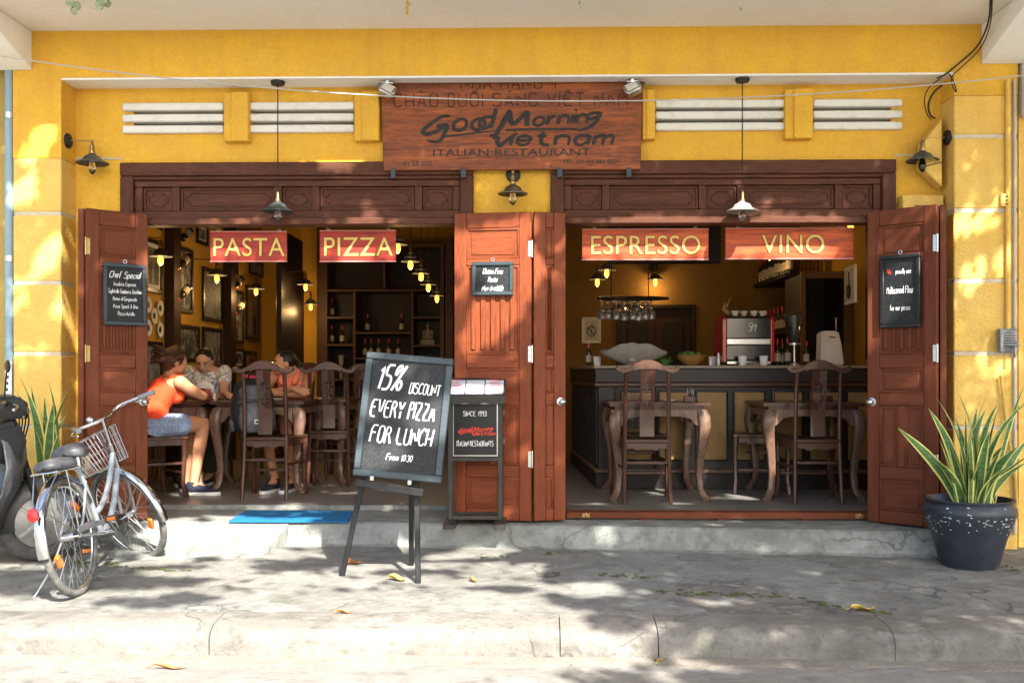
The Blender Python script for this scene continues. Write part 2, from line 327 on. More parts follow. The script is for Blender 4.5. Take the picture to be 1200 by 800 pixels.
def fonttext(text, size, mat_, name, parent, M, ext=.003, off=0, sx=1, shear=0, align='CENTER', space=1):
    cu = bpy.data.curves.new('txt', 'FONT'); cu.body = text; cu.size = size; cu.extrude = ext; cu.offset = off; cu.align_x = align; cu.shear = shear; cu.space_character = space
    ob = bpy.data.objects.new('txt', cu); COL.objects.link(ob)
    dg = bpy.context.evaluated_depsgraph_get(); me = bpy.data.meshes.new_from_object(ob.evaluated_get(dg)); bpy.data.objects.remove(ob)
    T = M @ Matrix(((sx,0,0,0),(0,0,-1,0),(0,1,0,0),(0,0,0,1))); me.transform(T); me.materials.clear(); me.materials.append(mat_)
    o = bpy.data.objects.new(name, me); COL.objects.link(o); o.parent = parent; return o
T3 = Matrix.Translation
def frame_M(o, u):     # local x along u (horizontal), z up
    u = Vector(u).normalized(); z = Vector((0,0,1)); y = z.cross(u)
    m = Matrix.Identity(4)
    for i in range(3): m[i][0] = u[i]; m[i][1] = y[i]; m[i][2] = z[i]; m[i][3] = o[i]
    return m
#@@PART2
# ================================================================== SETTING
YC, YW, ZF = 6.88, 7.10, .19       # column front, recessed wall front, interior floor height
def holes_wall(mb, x0, x1, z0, z1, y0, y1, holes):
    xs = sorted({x0, x1} | {h[0] for h in holes} | {h[1] for h in holes}); zs = sorted({z0, z1} | {h[2] for h in holes} | {h[3] for h in holes})
    for i in range(len(xs)-1):
        run = None
        for k in range(len(zs)-1):
            cx, cz = (xs[i]+xs[i+1])/2, (zs[k]+zs[k+1])/2
            hole = any(h[0] < cx < h[1] and h[2] < cz < h[3] for h in holes)
            if not hole and run is None: run = zs[k]
            if (hole or k == len(zs)-2) and run is not None:
                mb.box(xs[i], xs[i+1], y0, y1, run, zs[k] if hole else zs[k+1]); run = None
def sheet(x0, x1, y0, y1, nx, ny, zf, jit=0):
    m = MB(); vs = []
    for j in range(ny+1):
        for i in range(nx+1):
            x = x0+(x1-x0)*i/nx; y = y0+(y1-y0)*j/ny; vs.append((x, y, zf(x, y)))
    return m.add(vs, [(j*(nx+1)+i, j*(nx+1)+i+1, (j+1)*(nx+1)+i+1, (j+1)*(nx+1)+i) for j in range(ny) for i in range(nx)])
# road reaching the horizon, beyond it open ground
g = MB(); g.box(-400, 400, -400, 400, -.44, -.34); struct(g.build('ground', mat('far_ground', (.22,.20,.16), .95, noise=(.3,(.14,.15,.08),.6))))
from mathutils import noise as mn
def rz(x, y): return -.20+.012*mn.noise(Vector((x*.8, y*.8, 0)))
struct(sheet(-30, 30, -6.0, 4.97, 120, 40, rz).build('road', ROADM))
# pavement: one worn sheet falling gently to the kerb
def pz(x, y):
    k = max(0, min(1, (y-5.05)/1.7)); z = -.045*(1-k) + .010*mn.noise(Vector((x*1.1, y*1.6, 3))) + .004*mn.noise(Vector((x*6, y*7, 3)))
    cx, cy = 1.35, 5.35; d = ((x-cx)/.55)**2+((y-cy)/.28)**2
    return z-.012*max(0, 1-d)
pav = sheet(-12, 12, 5.08, 7.6, 300, 70, pz); struct(pav.build('pavement', PAVEM, smooth=60))
# cement repairs, a sunken reddish patch, moss in the cracks
def patch(name, pts, m_, up=.002, wob=.30):
    c = Vector((sum(p[0] for p in pts)/len(pts), sum(p[1] for p in pts)/len(pts), 0)); out = chaikin([Vector((p[0], p[1], 0)) for p in pts], 3, closed=True); m = MB(); n = len(out); vs = []
    for r_ in (1, .97, .7, .4, .15):
        for k, p in enumerate(out):
            q = c+(p-c)*r_*(1+wob*mn.noise(Vector((p.x*9, p.y*9, 3)))*(1 if r_ > .9 else 0)); vs.append((q.x, q.y, pz(q.x, q.y)+(up if r_ < 1 else .0005)+.003*mn.noise(q*14)))
    m.add(vs, [(j*n+i, j*n+(i+1) % n, (j+1)*n+(i+1) % n, (j+1)*n+i) for j in range(4) for i in range(n)]+[tuple(4*n+i for i in range(n))]); return struct(m.build(name, m_, smooth=60))
PATA = concrete('grey_cement_repair', (.235,.235,.215), (.15,.15,.135), (.31,.31,.285), (.12,.13,.09), .5); PATB = concrete('rough_reddish_patch', (.185,.17,.15), (.12,.11,.095), (.25,.235,.21), (.20,.115,.09), .4)
G2 = lambda *pp: [tuple(fl(a, b, -.02))[:2] for a, b in pp]
patch('pavement_repair', G2((640,655),(760,648),(900,652),(1010,668),(980,685),(1030,700),(990,712),(850,716),(740,712),(690,700),(655,690)), PATA)
patch('pavement_patch', G2((770,690),(850,683),(925,690),(960,705),(1050,714),(1000,722),(900,718),(800,712)), PATB, .004, .35)
patch('pavement_repair', G2((90,700),(190,690),(300,700),(370,706),(320,713),(180,712),(90,708)), PATA)
0 and patch('pavement_patch', G2((640,700),(690,690),(760,700),(745,718),(690,722),(645,715)), PATB, .007, .12)
ms_ = MB(); r9 = random.Random(3)
for (a, b, k) in (((770,690),(925,694),60),((700,672),(760,676),18),((925,694),(1050,714),35),((1090,655),(1195,668),60),((560,655),(700,650),12),((960,648),(1010,640),30),((30,655),(220,668),60)):
    for _ in range(k):
        t = r9.random(); q = fl(a[0]+(b[0]-a[0])*t+r9.gauss(0,3), a[1]+(b[1]-a[1])*t+r9.gauss(0,1.0), -.01); z = pz(q.x, q.y)+.008; r_ = r9.uniform(.004,.013); ms_.ball((q.x, q.y, z), (r_*1.6, r_, r_*.45), 6)
stuff(tag(ms_.build('moss', mat('dark_moss', (.06,.075,.025), .95, noise=(60,(.10,.12,.04),.6))), 'dark green moss tufts in the cracks of the pavement', 'moss'))
gr = MB()
for _ in range(900):
    x = r9.uniform(-4.5, 4.5); y = r9.uniform(4.9, 6.9) if r9.random() < .7 else r9.uniform(6.2, 6.75); z = pz(x, y); r_ = r9.uniform(.0015,.005)
    if y < 5.1: continue
    gr.ball((x, y, z+r_*.9), (r_*1.3, r_, r_*.7), 4)
for _ in range(500):
    x = r9.uniform(-4, 4); y = 4.855-abs(r9.gauss(0,.05)) if r9.random() < .6 else r9.uniform(4.0,4.8); r_ = r9.uniform(.0015,.006); gr.ball((x, y, rz(x, y)+r_*.9), (r_*1.3, r_, r_*.7), 4)
stuff(tag(gr.build('grit', mat('loose_grit', (.20,.185,.16), .95, noise=(80,(.38,.34,.28),.7))), 'loose grit scattered over the pavement and along the kerb foot', 'grit'))
gd = sheet(-9, 9, 4.66, 4.87, 260, 8, lambda x, y: rz(x, y)+.004+max(0,(y-4.78))*.16+.006*mn.noise(Vector((x*5, y*9, 6)))-(.02 if y < 4.745+.06*mn.noise(Vector((x*2,0,0))) else 0))
struct(gd.build('gutter_dirt', mat('tan_gutter_dirt', (.17,.15,.12), .95, noise=[(3,(.23,.22,.20),.9),(9,(.12,.105,.085),.7),(50,(.24,.21,.17),.5)], bump=(60,.8,.01)), smooth=60))
# kerb stones, rounded nose; joints where the photo shows them
kj = [-12.0,-9.8,-8.1,-6.3,-4.1]; kj += [at(250,750,4.92).x-1.75, at(250,750,4.92).x, at(656,750,4.92).x, at(770,750,4.92).x, at(1043,750,4.92).x, 3.6, 5.2, 7.1, 9.3, 12.0]
kj = sorted(kj)
kr = thing('kerb', 'long worn concrete kerb of rounded stones between pavement and road', 'kerb', (0, 4.95, -.22))
for a, b in zip(kj[:-1], kj[1:]):
    m = MB(); n = max(4, int((b-a)/.12)); prof = [(y+.355, z) for y, z in [(4.50,-.26),(4.50,-.12),(4.508,-.092),(4.53,-.068),(4.57,-.052),(4.64,-.042),(4.74,-.036),(4.80,-.04),(4.80,-.26)]]
    rings = []
    for i in range(n+1):
        x = a+.0025+(b-a-.005)*i/n
        rings.append([(x, y+.010*mn.noise(Vector((x*3, z*9, 1)))+.012*mn.noise(Vector((x*.9, a, 0))), z+(.007*mn.noise(Vector((x*4, y*8, 5))) if z > -.24 else 0)) for y, z in prof])
    k = len(prof); vs = [p for r_ in rings for p in r_]
    m.add(vs, [(i*k+j, i*k+(j+1) % k, (i+1)*k+(j+1) % k, (i+1)*k+j) for i in range(n) for j in range(k)]+[tuple(range(k))[::-1], tuple(n*k+j for j in range(k))])
    m.build('kerb_stone', KERBM, kr, world=True, smooth=50)
kr['kind'] = 'structure'
# doorstep with slanting front edge, cement ramp on its left end
st = MB(); zt = .152
fe = [(-3.25,6.98),(-1.2,6.965),(.2,6.84),(1.4,6.74),(2.4,6.64),(2.98,6.60)]
n = len(fe); sub = []
for (a, b) in zip(fe[:-1], fe[1:]):
    for k in range(8):
        t = k/8; sub.append((a[0]+(b[0]-a[0])*t, a[1]+(b[1]-a[1])*t))
sub.append(fe[-1]); vs = []
for (x, y) in sub:
    j = .012*mn.noise(Vector((x*3, 0, 8))); vs += [(x, 7.62, zt), (x, y+.02, zt+.2*j), (x, y+.004+j, zt-.012), (x, y-.012+j, zt-.09), (x, y-.045+2*j, .012), (x, y-.13+3*j, -.02)]
st.add(vs, [(i*6+j, i*6+j+1, (i+1)*6+j+1, (i+1)*6+j) for i in range(len(sub)-1) for j in range(5)] + [(5,4,3,2,1,0), tuple((len(sub)-1)*6+j for j in range(6))])
struct(st.build('doorstep', STEPM, smooth=30))
rp = MB(); a0, a1 = fl(205,615,.152).x-.35, fl(330,615,.152).x+.02
vs = []; N1 = 14; N2 = 8
for i in range(N1+1):
    t = i/N1; x = a0+(a1-a0)*t
    for j in range(N2+1):
        s_ = j/N2; y = 6.99-(.58+.05*math.sin(x*5))*s_; xx = x + (t-.5)*(-.10)*s_ - .03*s_
        vs.append((xx, y, .150*(1-s_)**1.15 - .012*s_ + .006*mn.noise(Vector((x*6, y*8, 2)))))
rp.add(vs, [(i*(N2+1)+j, (i+1)*(N2+1)+j, (i+1)*(N2+1)+j+1, i*(N2+1)+j+1) for i in range(N1) for j in range(N2)])
for sgn, i0 in ((0, 0), (1, N1)):
    for j in range(N2):
        p, q = vs[i0*(N2+1)+j], vs[i0*(N2+1)+j+1]; rp.add([p, q, (q[0], q[1], -.03), (p[0], p[1], -.03)], [(0,1,2,3)])
struct(rp.build('ramp', STEPM, smooth=50))
# interior floor, walls, ceiling
ff = MB(); ff.box(-3.75, -.25, 7.605, 16, -.05, ZF); ff.box(-.25, 3.4, 7.16, 16, -.05, ZF); struct(ff.build('interior_floor', FLOORM))
rl = MB(); rl.box(-3.3, -.28, 7.585, 7.606, zt+.002, ZF-.002); struct(rl.build('floor_edge', STEPM))
XL, XR, YB = -3.60, 3.20, 12.0
iw = MB(); iw.box(XL-.15, XL, 7.36, 16, 0, 3.35); struct(iw.build('interior_wall_left', INWALL))
iw = MB(); iw.box(XR, XR+.15, 7.36, 16, 0, 3.35); struct(iw.build('interior_wall_right', INWALL))
p0, p1 = at(337,400,13.15).x, at(361,400,13.4).x
iw = MB(); iw.box(XL, p0, 13.15, 13.3, 0, 3.35); iw.box(p0, p1, 13.15, 13.3, 2.55, 3.35); iw.box(p1, at(371,400,13.15).x, 13.15, 13.3, 0, 3.35)
iw.box(at(371,400,13.15).x, -.5, 13.72, 13.85, 0, 3.35); iw.box(at(371,400,13.15).x-.1, at(371,400,13.15).x, 13.3, 13.85, 0, 3.35); struct(iw.build('interior_wall_back', INWALL))
dx0, dx1 = at(722,400,YB).x, at(815,400,YB).x; dz = at(760,357,YB).z
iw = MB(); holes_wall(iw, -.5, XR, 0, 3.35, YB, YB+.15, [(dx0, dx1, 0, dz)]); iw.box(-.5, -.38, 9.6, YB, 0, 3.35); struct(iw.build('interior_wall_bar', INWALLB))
iw = MB(); iw.box(XL-.15, XR+.15, 15.9, 16.05, 0, 3.35); struct(iw.build('interior_wall_rear', DARKW))
ic = MB(); ic.box(XL-.15, XR+.15, 7.36, 16, 3.35, 3.45); struct(ic.build('interior_ceiling', INCEIL))
# ================================================================== SHOP HOUSE
bd = thing('shop_house', 'yellow stucco shop house front with white canopy and two wide openings', 'building', (0, 7.2, 0))
def P(mb, name, m, par=bd, **k): return mb.build(name, m, par, world=True, **k)
cl0, cl1 = at(15,300,YC).x, at(71.5,300,YC).x; cr0, cr1 = at(1118,300,YC).x, at(1193,300,YC).x
zs = [.32,.827,1.335,1.83,2.314,2.82]
def column(x0, x1, top, inner):
    core = MB(); core.box(x0+.006, x1-.006, YC+.006, 7.34, -.05, top-.03); P(core, 'joint', MORTAR)
    lev = [-.05]+[z for z in zs if z < top-.1]+[top]
    for a, b in zip(lev[:-1], lev[1:]):
        m = MB(); m.box(x0, x1, YC, 7.35, a+(.013 if a > 0 else 0), b-(.013 if b < top else 0)); P(m, 'column_block', STUCCO2, bevel=.007)
column(cl0, cl1, 2.70, 1); column(cr0, cr1, 3.10, -1)
zb = at(600,88,YC).z
u = MB(); u.box(cl0, cl1, YC, 7.35, 2.70, 3.62); P(u, 'column_head', STUCCO); u = MB(); u.box(cr0, cr1, YC, 7.35, 3.10, 3.62); P(u, 'column_head', STUCCO)
u = MB(); u.box(cl1, cr0, YC, YC+.10, zb, 3.62); P(u, 'beam', STUCCO)
bx0, bx1 = at(446,150,7.03).x-.02, at(753,150,7.03).x+.02
u = MB(); u.box(cl1, bx0, YC+.10, YW+.26, zb+.004, 3.6); u.box(bx1, cr0, YC+.10, YW+.26, zb+.004, 3.6); u.box(bx0, bx1, YC+.10, YC+.125, zb+.004, 3.6); P(u, 'beam_core', WHITE)
u = MB(); u.box(cl1, bx0, YC+.002, YW, zb-.014, zb-.0005); u.box(bx1, cr0, YC+.002, YW, zb-.014, zb-.0005); u.box(bx0, bx1, YC+.002, YC+.125, zb-.014, zb-.0005); P(u, 'beam_soffit', WHITE)
# recessed wall with door openings and ventilation slots
L0, L1 = at(143,250,YW).x, at(555,250,YW).x; R0, R1 = at(645,250,YW).x, at(1048,250,YW).x; DT = at(600,190,YW).z
vz0, vz1 = at(600,155,YW).z, at(600,118,YW).z
vL0, vL1 = at(145,130,YW).x, at(444,130,YW).x; vR0, vR1 = at(755,130,YW).x, at(1056,130,YW).x
u = MB(); holes_wall(u, cl1, cr0, 0, zb+.003, YW, YW+.25, [(L0+.01, L1-.01, 0, DT-.01), (R0+.01, R1-.01, 0, DT-.01), (vL0+.07, vL1-.06, vz0+.02, vz1-.02), (vR0+.06, vR1-.07, vz0+.02, vz1-.02)]); P(u, 'wall', STUCCO)
for (a, b, blocks) in ((vL0, vL1, [(262,292),(415,445)]), (vR0, vR1, [(753,768),(920,953)])):
    hs = (vz1-vz0)/8.4
    for k in range(3):
        z = vz0+.0+k*hs*3.0; bl = [(at(p,130,YW-.03).x, at(q,130,YW-.03).x) for p, q in blocks]
        cuts = [a]+[c for pr in bl for c in pr]+[b]
        for i in range(0, len(cuts), 2):
            if cuts[i+1]-cuts[i] > .03:
                m = MB(); m.box(cuts[i]+.001, cuts[i+1]-.001, YW-.035, YW+.12, z, z+hs*2.05); P(m, 'vent_slat', WHITESLAT, bevel=.008)
    for (p, q) in blocks:
        x0, x1 = at(p,130,YW-.06).x, at(q,130,YW-.06).x; m = MB(); m.box(x0, x1, YW-.06, YW+.24, vz0-.07, vz1+.055)
        w3 = (x1-x0); m.box(x0+w3*.30, x1-w3*.02, YW-.075, YW-.055, vz0-.07, vz1+.055); P(m, 'vent_block', STUCCO, bevel=.006)
# mortar line on the recessed wall beside the lamps
for (x0, x1, z) in ((cl1, L0-.005, at(100,186,YW).z), (R1+.005, cr0, at(1060,182,YW).z)):
    m = MB(); m.box(x0, x1, YW-.004, YW+.01, z-.008, z+.008); P(m, 'joint', MORTAR)
m = MB(); m.box(L0, L1, YW-.012, YW-.0005, DT-.005, DT+.012); m.box(R0, R1, YW-.012, YW-.0005, DT-.005, DT+.012); P(m, 'drip_edge', STUCCO)
# canopy, brackets, upper storey
u = MB(); u.box(-9, 9, 6.22, 7.3, 3.585, 3.72); P(u, 'canopy', WHITE)
for s, x0, x1 in ((-1, at(0,60,YC).x-.10, at(37.5,60,YC).x), (1, at(1150,60,YC).x, at(1150,60,YC).x+.36)):
    m = MB(); m.prism([(6.24, 3.50), (YC-.001, at(600,79,YC).z), (YC-.001, 3.584), (6.24, 3.584)], x0, x1, M=Matrix(((0,1,0,0),(1,0,0,0),(0,0,1,0),(0,0,0,1))))
    P(m, 'bracket', WHITE, bevel=.006)
u = MB(); u.box(-9, 9, 7.0, 7.3, 3.72, 6.8); P(u, 'upper_wall', STUCCO)
for x in (-2.2, 0, 2.2):
    m = MB(); m.box(x-.45, x+.45, 6.96, 7.0, 4.2, 5.9); P(m, 'upper_shutter', WOOD)
# door frames with transom panels
def frame(x0, x1):
    f = thing('door_frame', 'x', 'door frame', ((x0+x1)/2, YW, ZF)); z1 = DT; z0 = at(600,262,YW).z; b = .095
    def Q(mb, n, m=WOODT, **k): return mb.build(n, m, f, world=True, **k)
    m = MB(); m.box(x0, x1, YW-.045, YW+.09, z1-b, z1); Q(m, 'head', bevel=.006)
    m = MB(); m.box(x0+b*.6, x1-b*.6, YW-.03, YW+.09, z1-b-.028, z1-b-.0005); Q(m, 'moulding', bevel=.008)
    for s, xa in ((1, x0), (-1, x1-b)):
        m = MB(); m.box(xa, xa+b, YW-.042, YW+.09, ZF if 0 else .16, z1-b-.001); Q(m, 'jamb', WOODTV, bevel=.006)
    zi1 = z1-b-.03; zi0 = z0+.075; xi0, xi1 = x0+b+.001, x1-b-.001
    m = MB(); m.box(xi0, xi1, YW-.015, YW+.07, zi1-.045, zi1-.001); Q(m, 'rail', bevel=.004)
    m = MB(); m.box(xi0, xi1, YW-.015, YW+.07, zi0-.035, zi0+.02); Q(m, 'rail', bevel=.004)
    m = MB(); m.box(x0+b+.001, x1-b-.001, YW-.055, YW+.09, z0-.01, zi0-.036); Q(m, 'lintel', bevel=.006)
    W = xi1-xi0; a, c = zi0+.021, zi1-.046; segs = []; sq = .215; mul = .055; lg = (W-3*sq-6*mul)/2; x = xi0
    for k, wd in enumerate((sq, lg, sq, lg, sq)):
        m = MB(); m.box(x, x+mul, YW-.012, YW+.06, a, c); Q(m, 'mullion', WOODTV, bevel=.004); x += mul
        pn = MB(); pn.box(x+.001, x+wd-.001, YW+.018, YW+.05, a, c)
        pan = Q(pn, 'panel')
        r_ = MB()
        for (xa, xb, za, zb_) in ((x+.004, x+wd-.004, c-.018, c-.003), (x+.004, x+wd-.004, a+.003, a+.018), (x+.004, x+.019, a+.018, c-.018), (x+wd-.019, x+wd-.004, a+.018, c-.018)): r_.box(xa, xb, YW+.004, YW+.017, za, zb_)
        # raised field with notched corners
        i = .04; n_ = .028; q = [(x+i+n_, a+i), (x+wd-i-n_, a+i), (x+wd-i-n_, a+i+n_*.6), (x+wd-i, a+i+n_), (x+wd-i, c-i-n_), (x+wd-i-n_, c-i-n_*.6), (x+wd-i-n_, c-i), (x+i+n_, c-i), (x+i+n_, c-i-n_*.6), (x+i, c-i-n_), (x+i, a+i+n_), (x+i+n_, a+i+n_*.6)]
        for e in range(len(q)):
            p1_, p2_ = q[e], q[(e+1) % len(q)]; r_.bar((p1_[0], YW+.014, p1_[1]), (p2_[0], YW+.014, p2_[1]), .006, .008)
        r_.build('carved_moulding', WOODT, pan, world=True, bevel=.002)
        x += wd
    m = MB(); m.box(x, xi1, YW-.012, YW+.06, a, c); Q(m, 'mullion', WOODTV, bevel=.004)
    return f
f1 = frame(L0, L1); f1['label'] = 'dark wooden frame with carved transom above the dining room opening'
f2 = frame(R0, R1); f2['label'] = 'dark wooden frame with carved transom above the bar opening'
# low threshold beam lying across the bar opening
th = thing('threshold_beam', 'reddish brown wooden threshold beam lying across the bar opening', 'threshold', (1.35, 7.13, zt))
m = MB(); ta, tb = fl(663,607,zt), fl(1027,607,zt); m.box(ta.x, tb.x, 7.10, 7.20, zt+.012, .213); m.build('beam', WOODTV if 0 else WOODH, th, world=True, bevel=.006)
for x in (ta.x+.55, ta.x+1.1, ta.x+1.7): m = MB(); m.box(x-.03, x+.03, 7.11, 7.19, zt, zt+.013); m.build('foot', WOODH, th, world=True)
for x in (ta.x+.14, tb.x-.17):
    m = MB(); m.box(x-.028, x+.028, 7.094, 7.101, zt+.02, zt+.052); m.tube([(x, 7.09, zt+.015), (x, 7.09, zt+.058)], .006, 8); m.build('latch', BRASS, th, world=True, bevel=.002)
# ------------------------------------------------------------------ neighbours
nb = thing('neighbour_house', 'narrow strip of dark ochre wall with cables at left picture edge', 'building', (-6.4, 7.2, 0))
m = MB(); holes_wall(m, -9, -3.86, 0, 3.58, 7.12, 7.3, [(-6.8,-5.0,.2,2.5)]); m.build('wall', mat('dark_ochre', (.42,.30,.09), .9, noise=(3,(.30,.22,.07),.6), bump=(50,.4,.01)), nb, world=True)  # darker ochre than the shop house stucco
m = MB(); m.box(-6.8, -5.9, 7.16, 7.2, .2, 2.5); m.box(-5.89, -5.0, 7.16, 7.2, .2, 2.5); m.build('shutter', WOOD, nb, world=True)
m = MB(); m.box(-3.86, cl0-.04, 7.0, 7.3, 0, 3.58); m.build('pilaster', MATS['dark_ochre'], nb, world=True)
n2 = thing('neighbour_house', 'ochre house wall just beyond the right column with conduits', 'building', (6.4, 7.2, 0))
m = MB(); holes_wall(m, cr1+.03, 9, 0, 3.58, 6.93, 7.3, [(5.0,6.8,.2,2.5)]); m.build('wall', STUCCO2, n2, world=True)
m = MB(); m.box(5.0, 5.89, 7.05, 7.1, .2, 2.5); m.box(5.9, 6.8, 7.05, 7.1, .2, 2.5); m.build('shutter', WOOD, n2, world=True)
m = MB(); m.box(cr1+.031, cr1+.2, 6.78, 6.925, 2.95, 3.35); m.build('box', WHITE, n2, world=True, bevel=.01)
# pipes and conduits
pp = thing('drain_pipe', 'blue grey drain pipe running down beside the left column', 'pipe', (cl0-.045, YC+.02, 0))
x = at(11,300,YC+.02).x; m = MB(); m.tube([(x, YC+.02, 0.0), (x, YC+.02, 3.55)], .030, 14); m.build('pipe', PIPEB, pp, world=True)
for z in (.9, 2.0, 3.0): m = MB(); m.tube([(x, YC+.02, z-.02), (x, YC+.02, z+.02)], .036, 14); m.box(x-.01, x+.05, YC+.04, YC+.07, z-.01, z+.01); m.build('clip', STEEL, pp, world=True)
m = MB(); zz = at(15,440,YC).z; m.box(x-.012, x+.034, YC-.018, YC-.014, at(15,470,YC).z, at(15,423,YC).z, M=None); m.build('tag', PRINTW, pp, world=True)
m = MB()
for k in range(6): m.box(x-.006+.003*k, x+.006+.003*k, YC-.021, YC-.0185, at(15,465,YC).z+k*.043, at(15,465,YC).z+k*.043+.02)
stuff(m.build('printed_mark', mat('dark_blue_print', (.03,.05,.12), .7), pp, world=True))
for i, px in enumerate((1180, 1188)):
    x = at(px,300,YC).x+.0; m = MB(); m.tube([(x, YC-.016, .1 if i else 1.42), (x, YC-.016, 3.2)], .017 if not i else .010, 10)
    ob = m.build('conduit', STUCCO2 if not i else WIREL); tag(ob, ('thick yellow painted conduit on the right column above the insulator', 'thin grey conduit at the outer edge of the right column')[i], 'conduit')
m = MB(); a = at(1173,440,YC-.03); m.tube([a, at(1180,500,YC-.03), at(1190,560,YC-.03), at(1192,600,YC-.03)], .011, 8)
tag(m.build('cable', mat('yellow_cable', (.55,.36,.08), .6)), 'loose yellow cable hanging below the insulator rack on right column', 'cable')
# ================================================================== DOOR LEAVES
def leaf(A, B, z0, z1, label, knob=True, mv=None, mh=None, hinge=True, th=.04, knob_side=1):
    mv = mv or WOOD; mh = mh or WOODH
    A = Vector((*A, 0)); B = Vector((*B, 0)); W = (B-A).length; flip = 1
    d = (B-A).normalized(); t = thing('door_leaf', label, 'door', (A.x, A.y, z0), math.atan2(d.y, d.x), 'folding door leaves of the restaurant')
    # local x from hinge (A) to free edge (B); the photographed face is local -y when A is left of B, +y otherwise
    s = -1 if B.x > A.x else 1; H = z1-z0; sw = .085
    def bx(name, m, x0, x1, ya, yb, za, zb, par=t, bev=.004):
        mb = MB(); y0, y1 = sorted((s*ya, s*yb)); mb.box(x0, x1, y0, y1, za, zb); return mb.build(name, m, par, bevel=bev)
    bx('stile', mv, 0, sw, -th/2, th/2, 0, H); bx('stile', mv, W-sw, W, -th/2, th/2, 0, H)
    fr = [0,.05,.15,.172,.462,.505,.585,.625,.82,.86,.96,1]; zz = [H*(1-f) for f in fr]
    rails = [(zz[1],H),(zz[3],zz[2]),(zz[5],zz[4]),(zz[7],zz[6]),(zz[9],zz[8]),(0,zz[10])]; pans = [(zz[2],zz[1]),(zz[4],zz[3]),(zz[6],zz[5]),(zz[8],zz[7]),(zz[10],zz[9])]
    x0, x1 = sw+.001, W-sw-.001
    for a, b in rails: bx('rail', mh, x0, x1, -th/2, th/2-.002, a, b)
    def panel(x0, x1, a, b, slats=False, m=mv):
        p = bx('panel', m, x0, x1, -.008, .004, a+.001, b-.001, bev=0)
        q = MB(); e = .014
        for (xa, xb, za, zb) in ((x0, x1, a+.001, a+e), (x0, x1, b-e, b-.001), (x0, x0+e, a+e, b-e), (x1-e, x1, a+e, b-e)):
            y0, y1 = sorted((s*.0045, s*.014)); q.box(xa, xb, y0, y1, za, zb)
        q.build('bead', m, p, bevel=.003)
        if not slats:
            i = .035
            if x1-x0 > .1: bx('raised_field', m, x0+i, x1-i, .0045, .010, a+i*.8, b-i*.8, p, .006)
        else:
            n = 5; g = (x1-x0-2*e)/n
            for k in range(n): bx('slat', m, x0+e+g*k+g*.24, x0+e+g*k+g*.76, .0045, .017, a+e+.02, b-e-.004, p, .006)
    for k, (a, b) in enumerate(pans):
        if k == 3:
            xm = (x0+x1)/2; bx('mullion', mv, xm-.025, xm+.025, -th/2, th/2-.003, a+.001, b-.001); panel(x0, xm-.026, a, b); panel(xm+.026, x1, a, b)
        else: panel(x0, x1, a, b, k == 1, mh if k in (0,2,4) else mv)
    if knob:
        m = MB(); M = Matrix.Rotation(R(90)*(1 if s < 0 else -1), 4, 'X'); kz = H*.385
        m.lathe([(.030,0),(.030,.006),(.012,.010),(.010,.030),(.022,.038),(.026,.050),(.020,.060),(.0001,.063)], 16, T3((W-sw*.42, s*(th/2+.001), kz)) @ M); m.build('knob', STEEL, t, smooth=60)
    if hinge:
        for f in (.12, .46, .80):
            z = H*(1-f); m = MB(); m.tube([(-.006, s*(th/2+.004), z-.06), (-.006, s*(th/2+.004), z+.06)], .0075, 8); y0, y1 = sorted((s*(th/2+.0005), s*(th/2+.004))); m.box(-.001, .022, y0, y1, z-.055, z+.055); m.build('hinge', BRASS if A.x < -2 else STEEL, t)
    return t
DZ0, DZ1 = .168, 2.325
lA, lB = (-3.055, 6.74), (at(172,400,7.02).x, 7.02)
leafL = leaf(lA, lB, DZ0, DZ1, 'folded mahogany door leaf carrying the Chef Special board')
leaf((-3.09,6.745), (-3.13,7.085), DZ0, DZ1, 'narrow edge of door leaf folded behind the Chef Special leaf', knob=False, hinge=False)
rA, rB = (at(1099,400,6.70).x, 6.70), (at(1018,400,7.03).x, 7.03)
leafR = leaf(rA, rB, DZ0, DZ1, 'folded mahogany door leaf carrying the multicereal flour board')
leaf((rA[0]+.04, 6.71), (2.85, 7.085), DZ0, DZ1, 'narrow edge of door leaf folded behind the multicereal flour leaf', knob=False, hinge=False)
cA = (at(623,400,6.965).x, 6.965)
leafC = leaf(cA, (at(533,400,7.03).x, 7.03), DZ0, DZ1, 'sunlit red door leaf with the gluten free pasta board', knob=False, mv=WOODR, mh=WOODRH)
leaf((cA[0]+.012, 6.965), (at(662,400,7.02).x, 7.02), DZ0, DZ1, 'reddish door leaf with round knob at the left edge of the bar opening', mv=WOODR, mh=WOODRH, hinge=False)
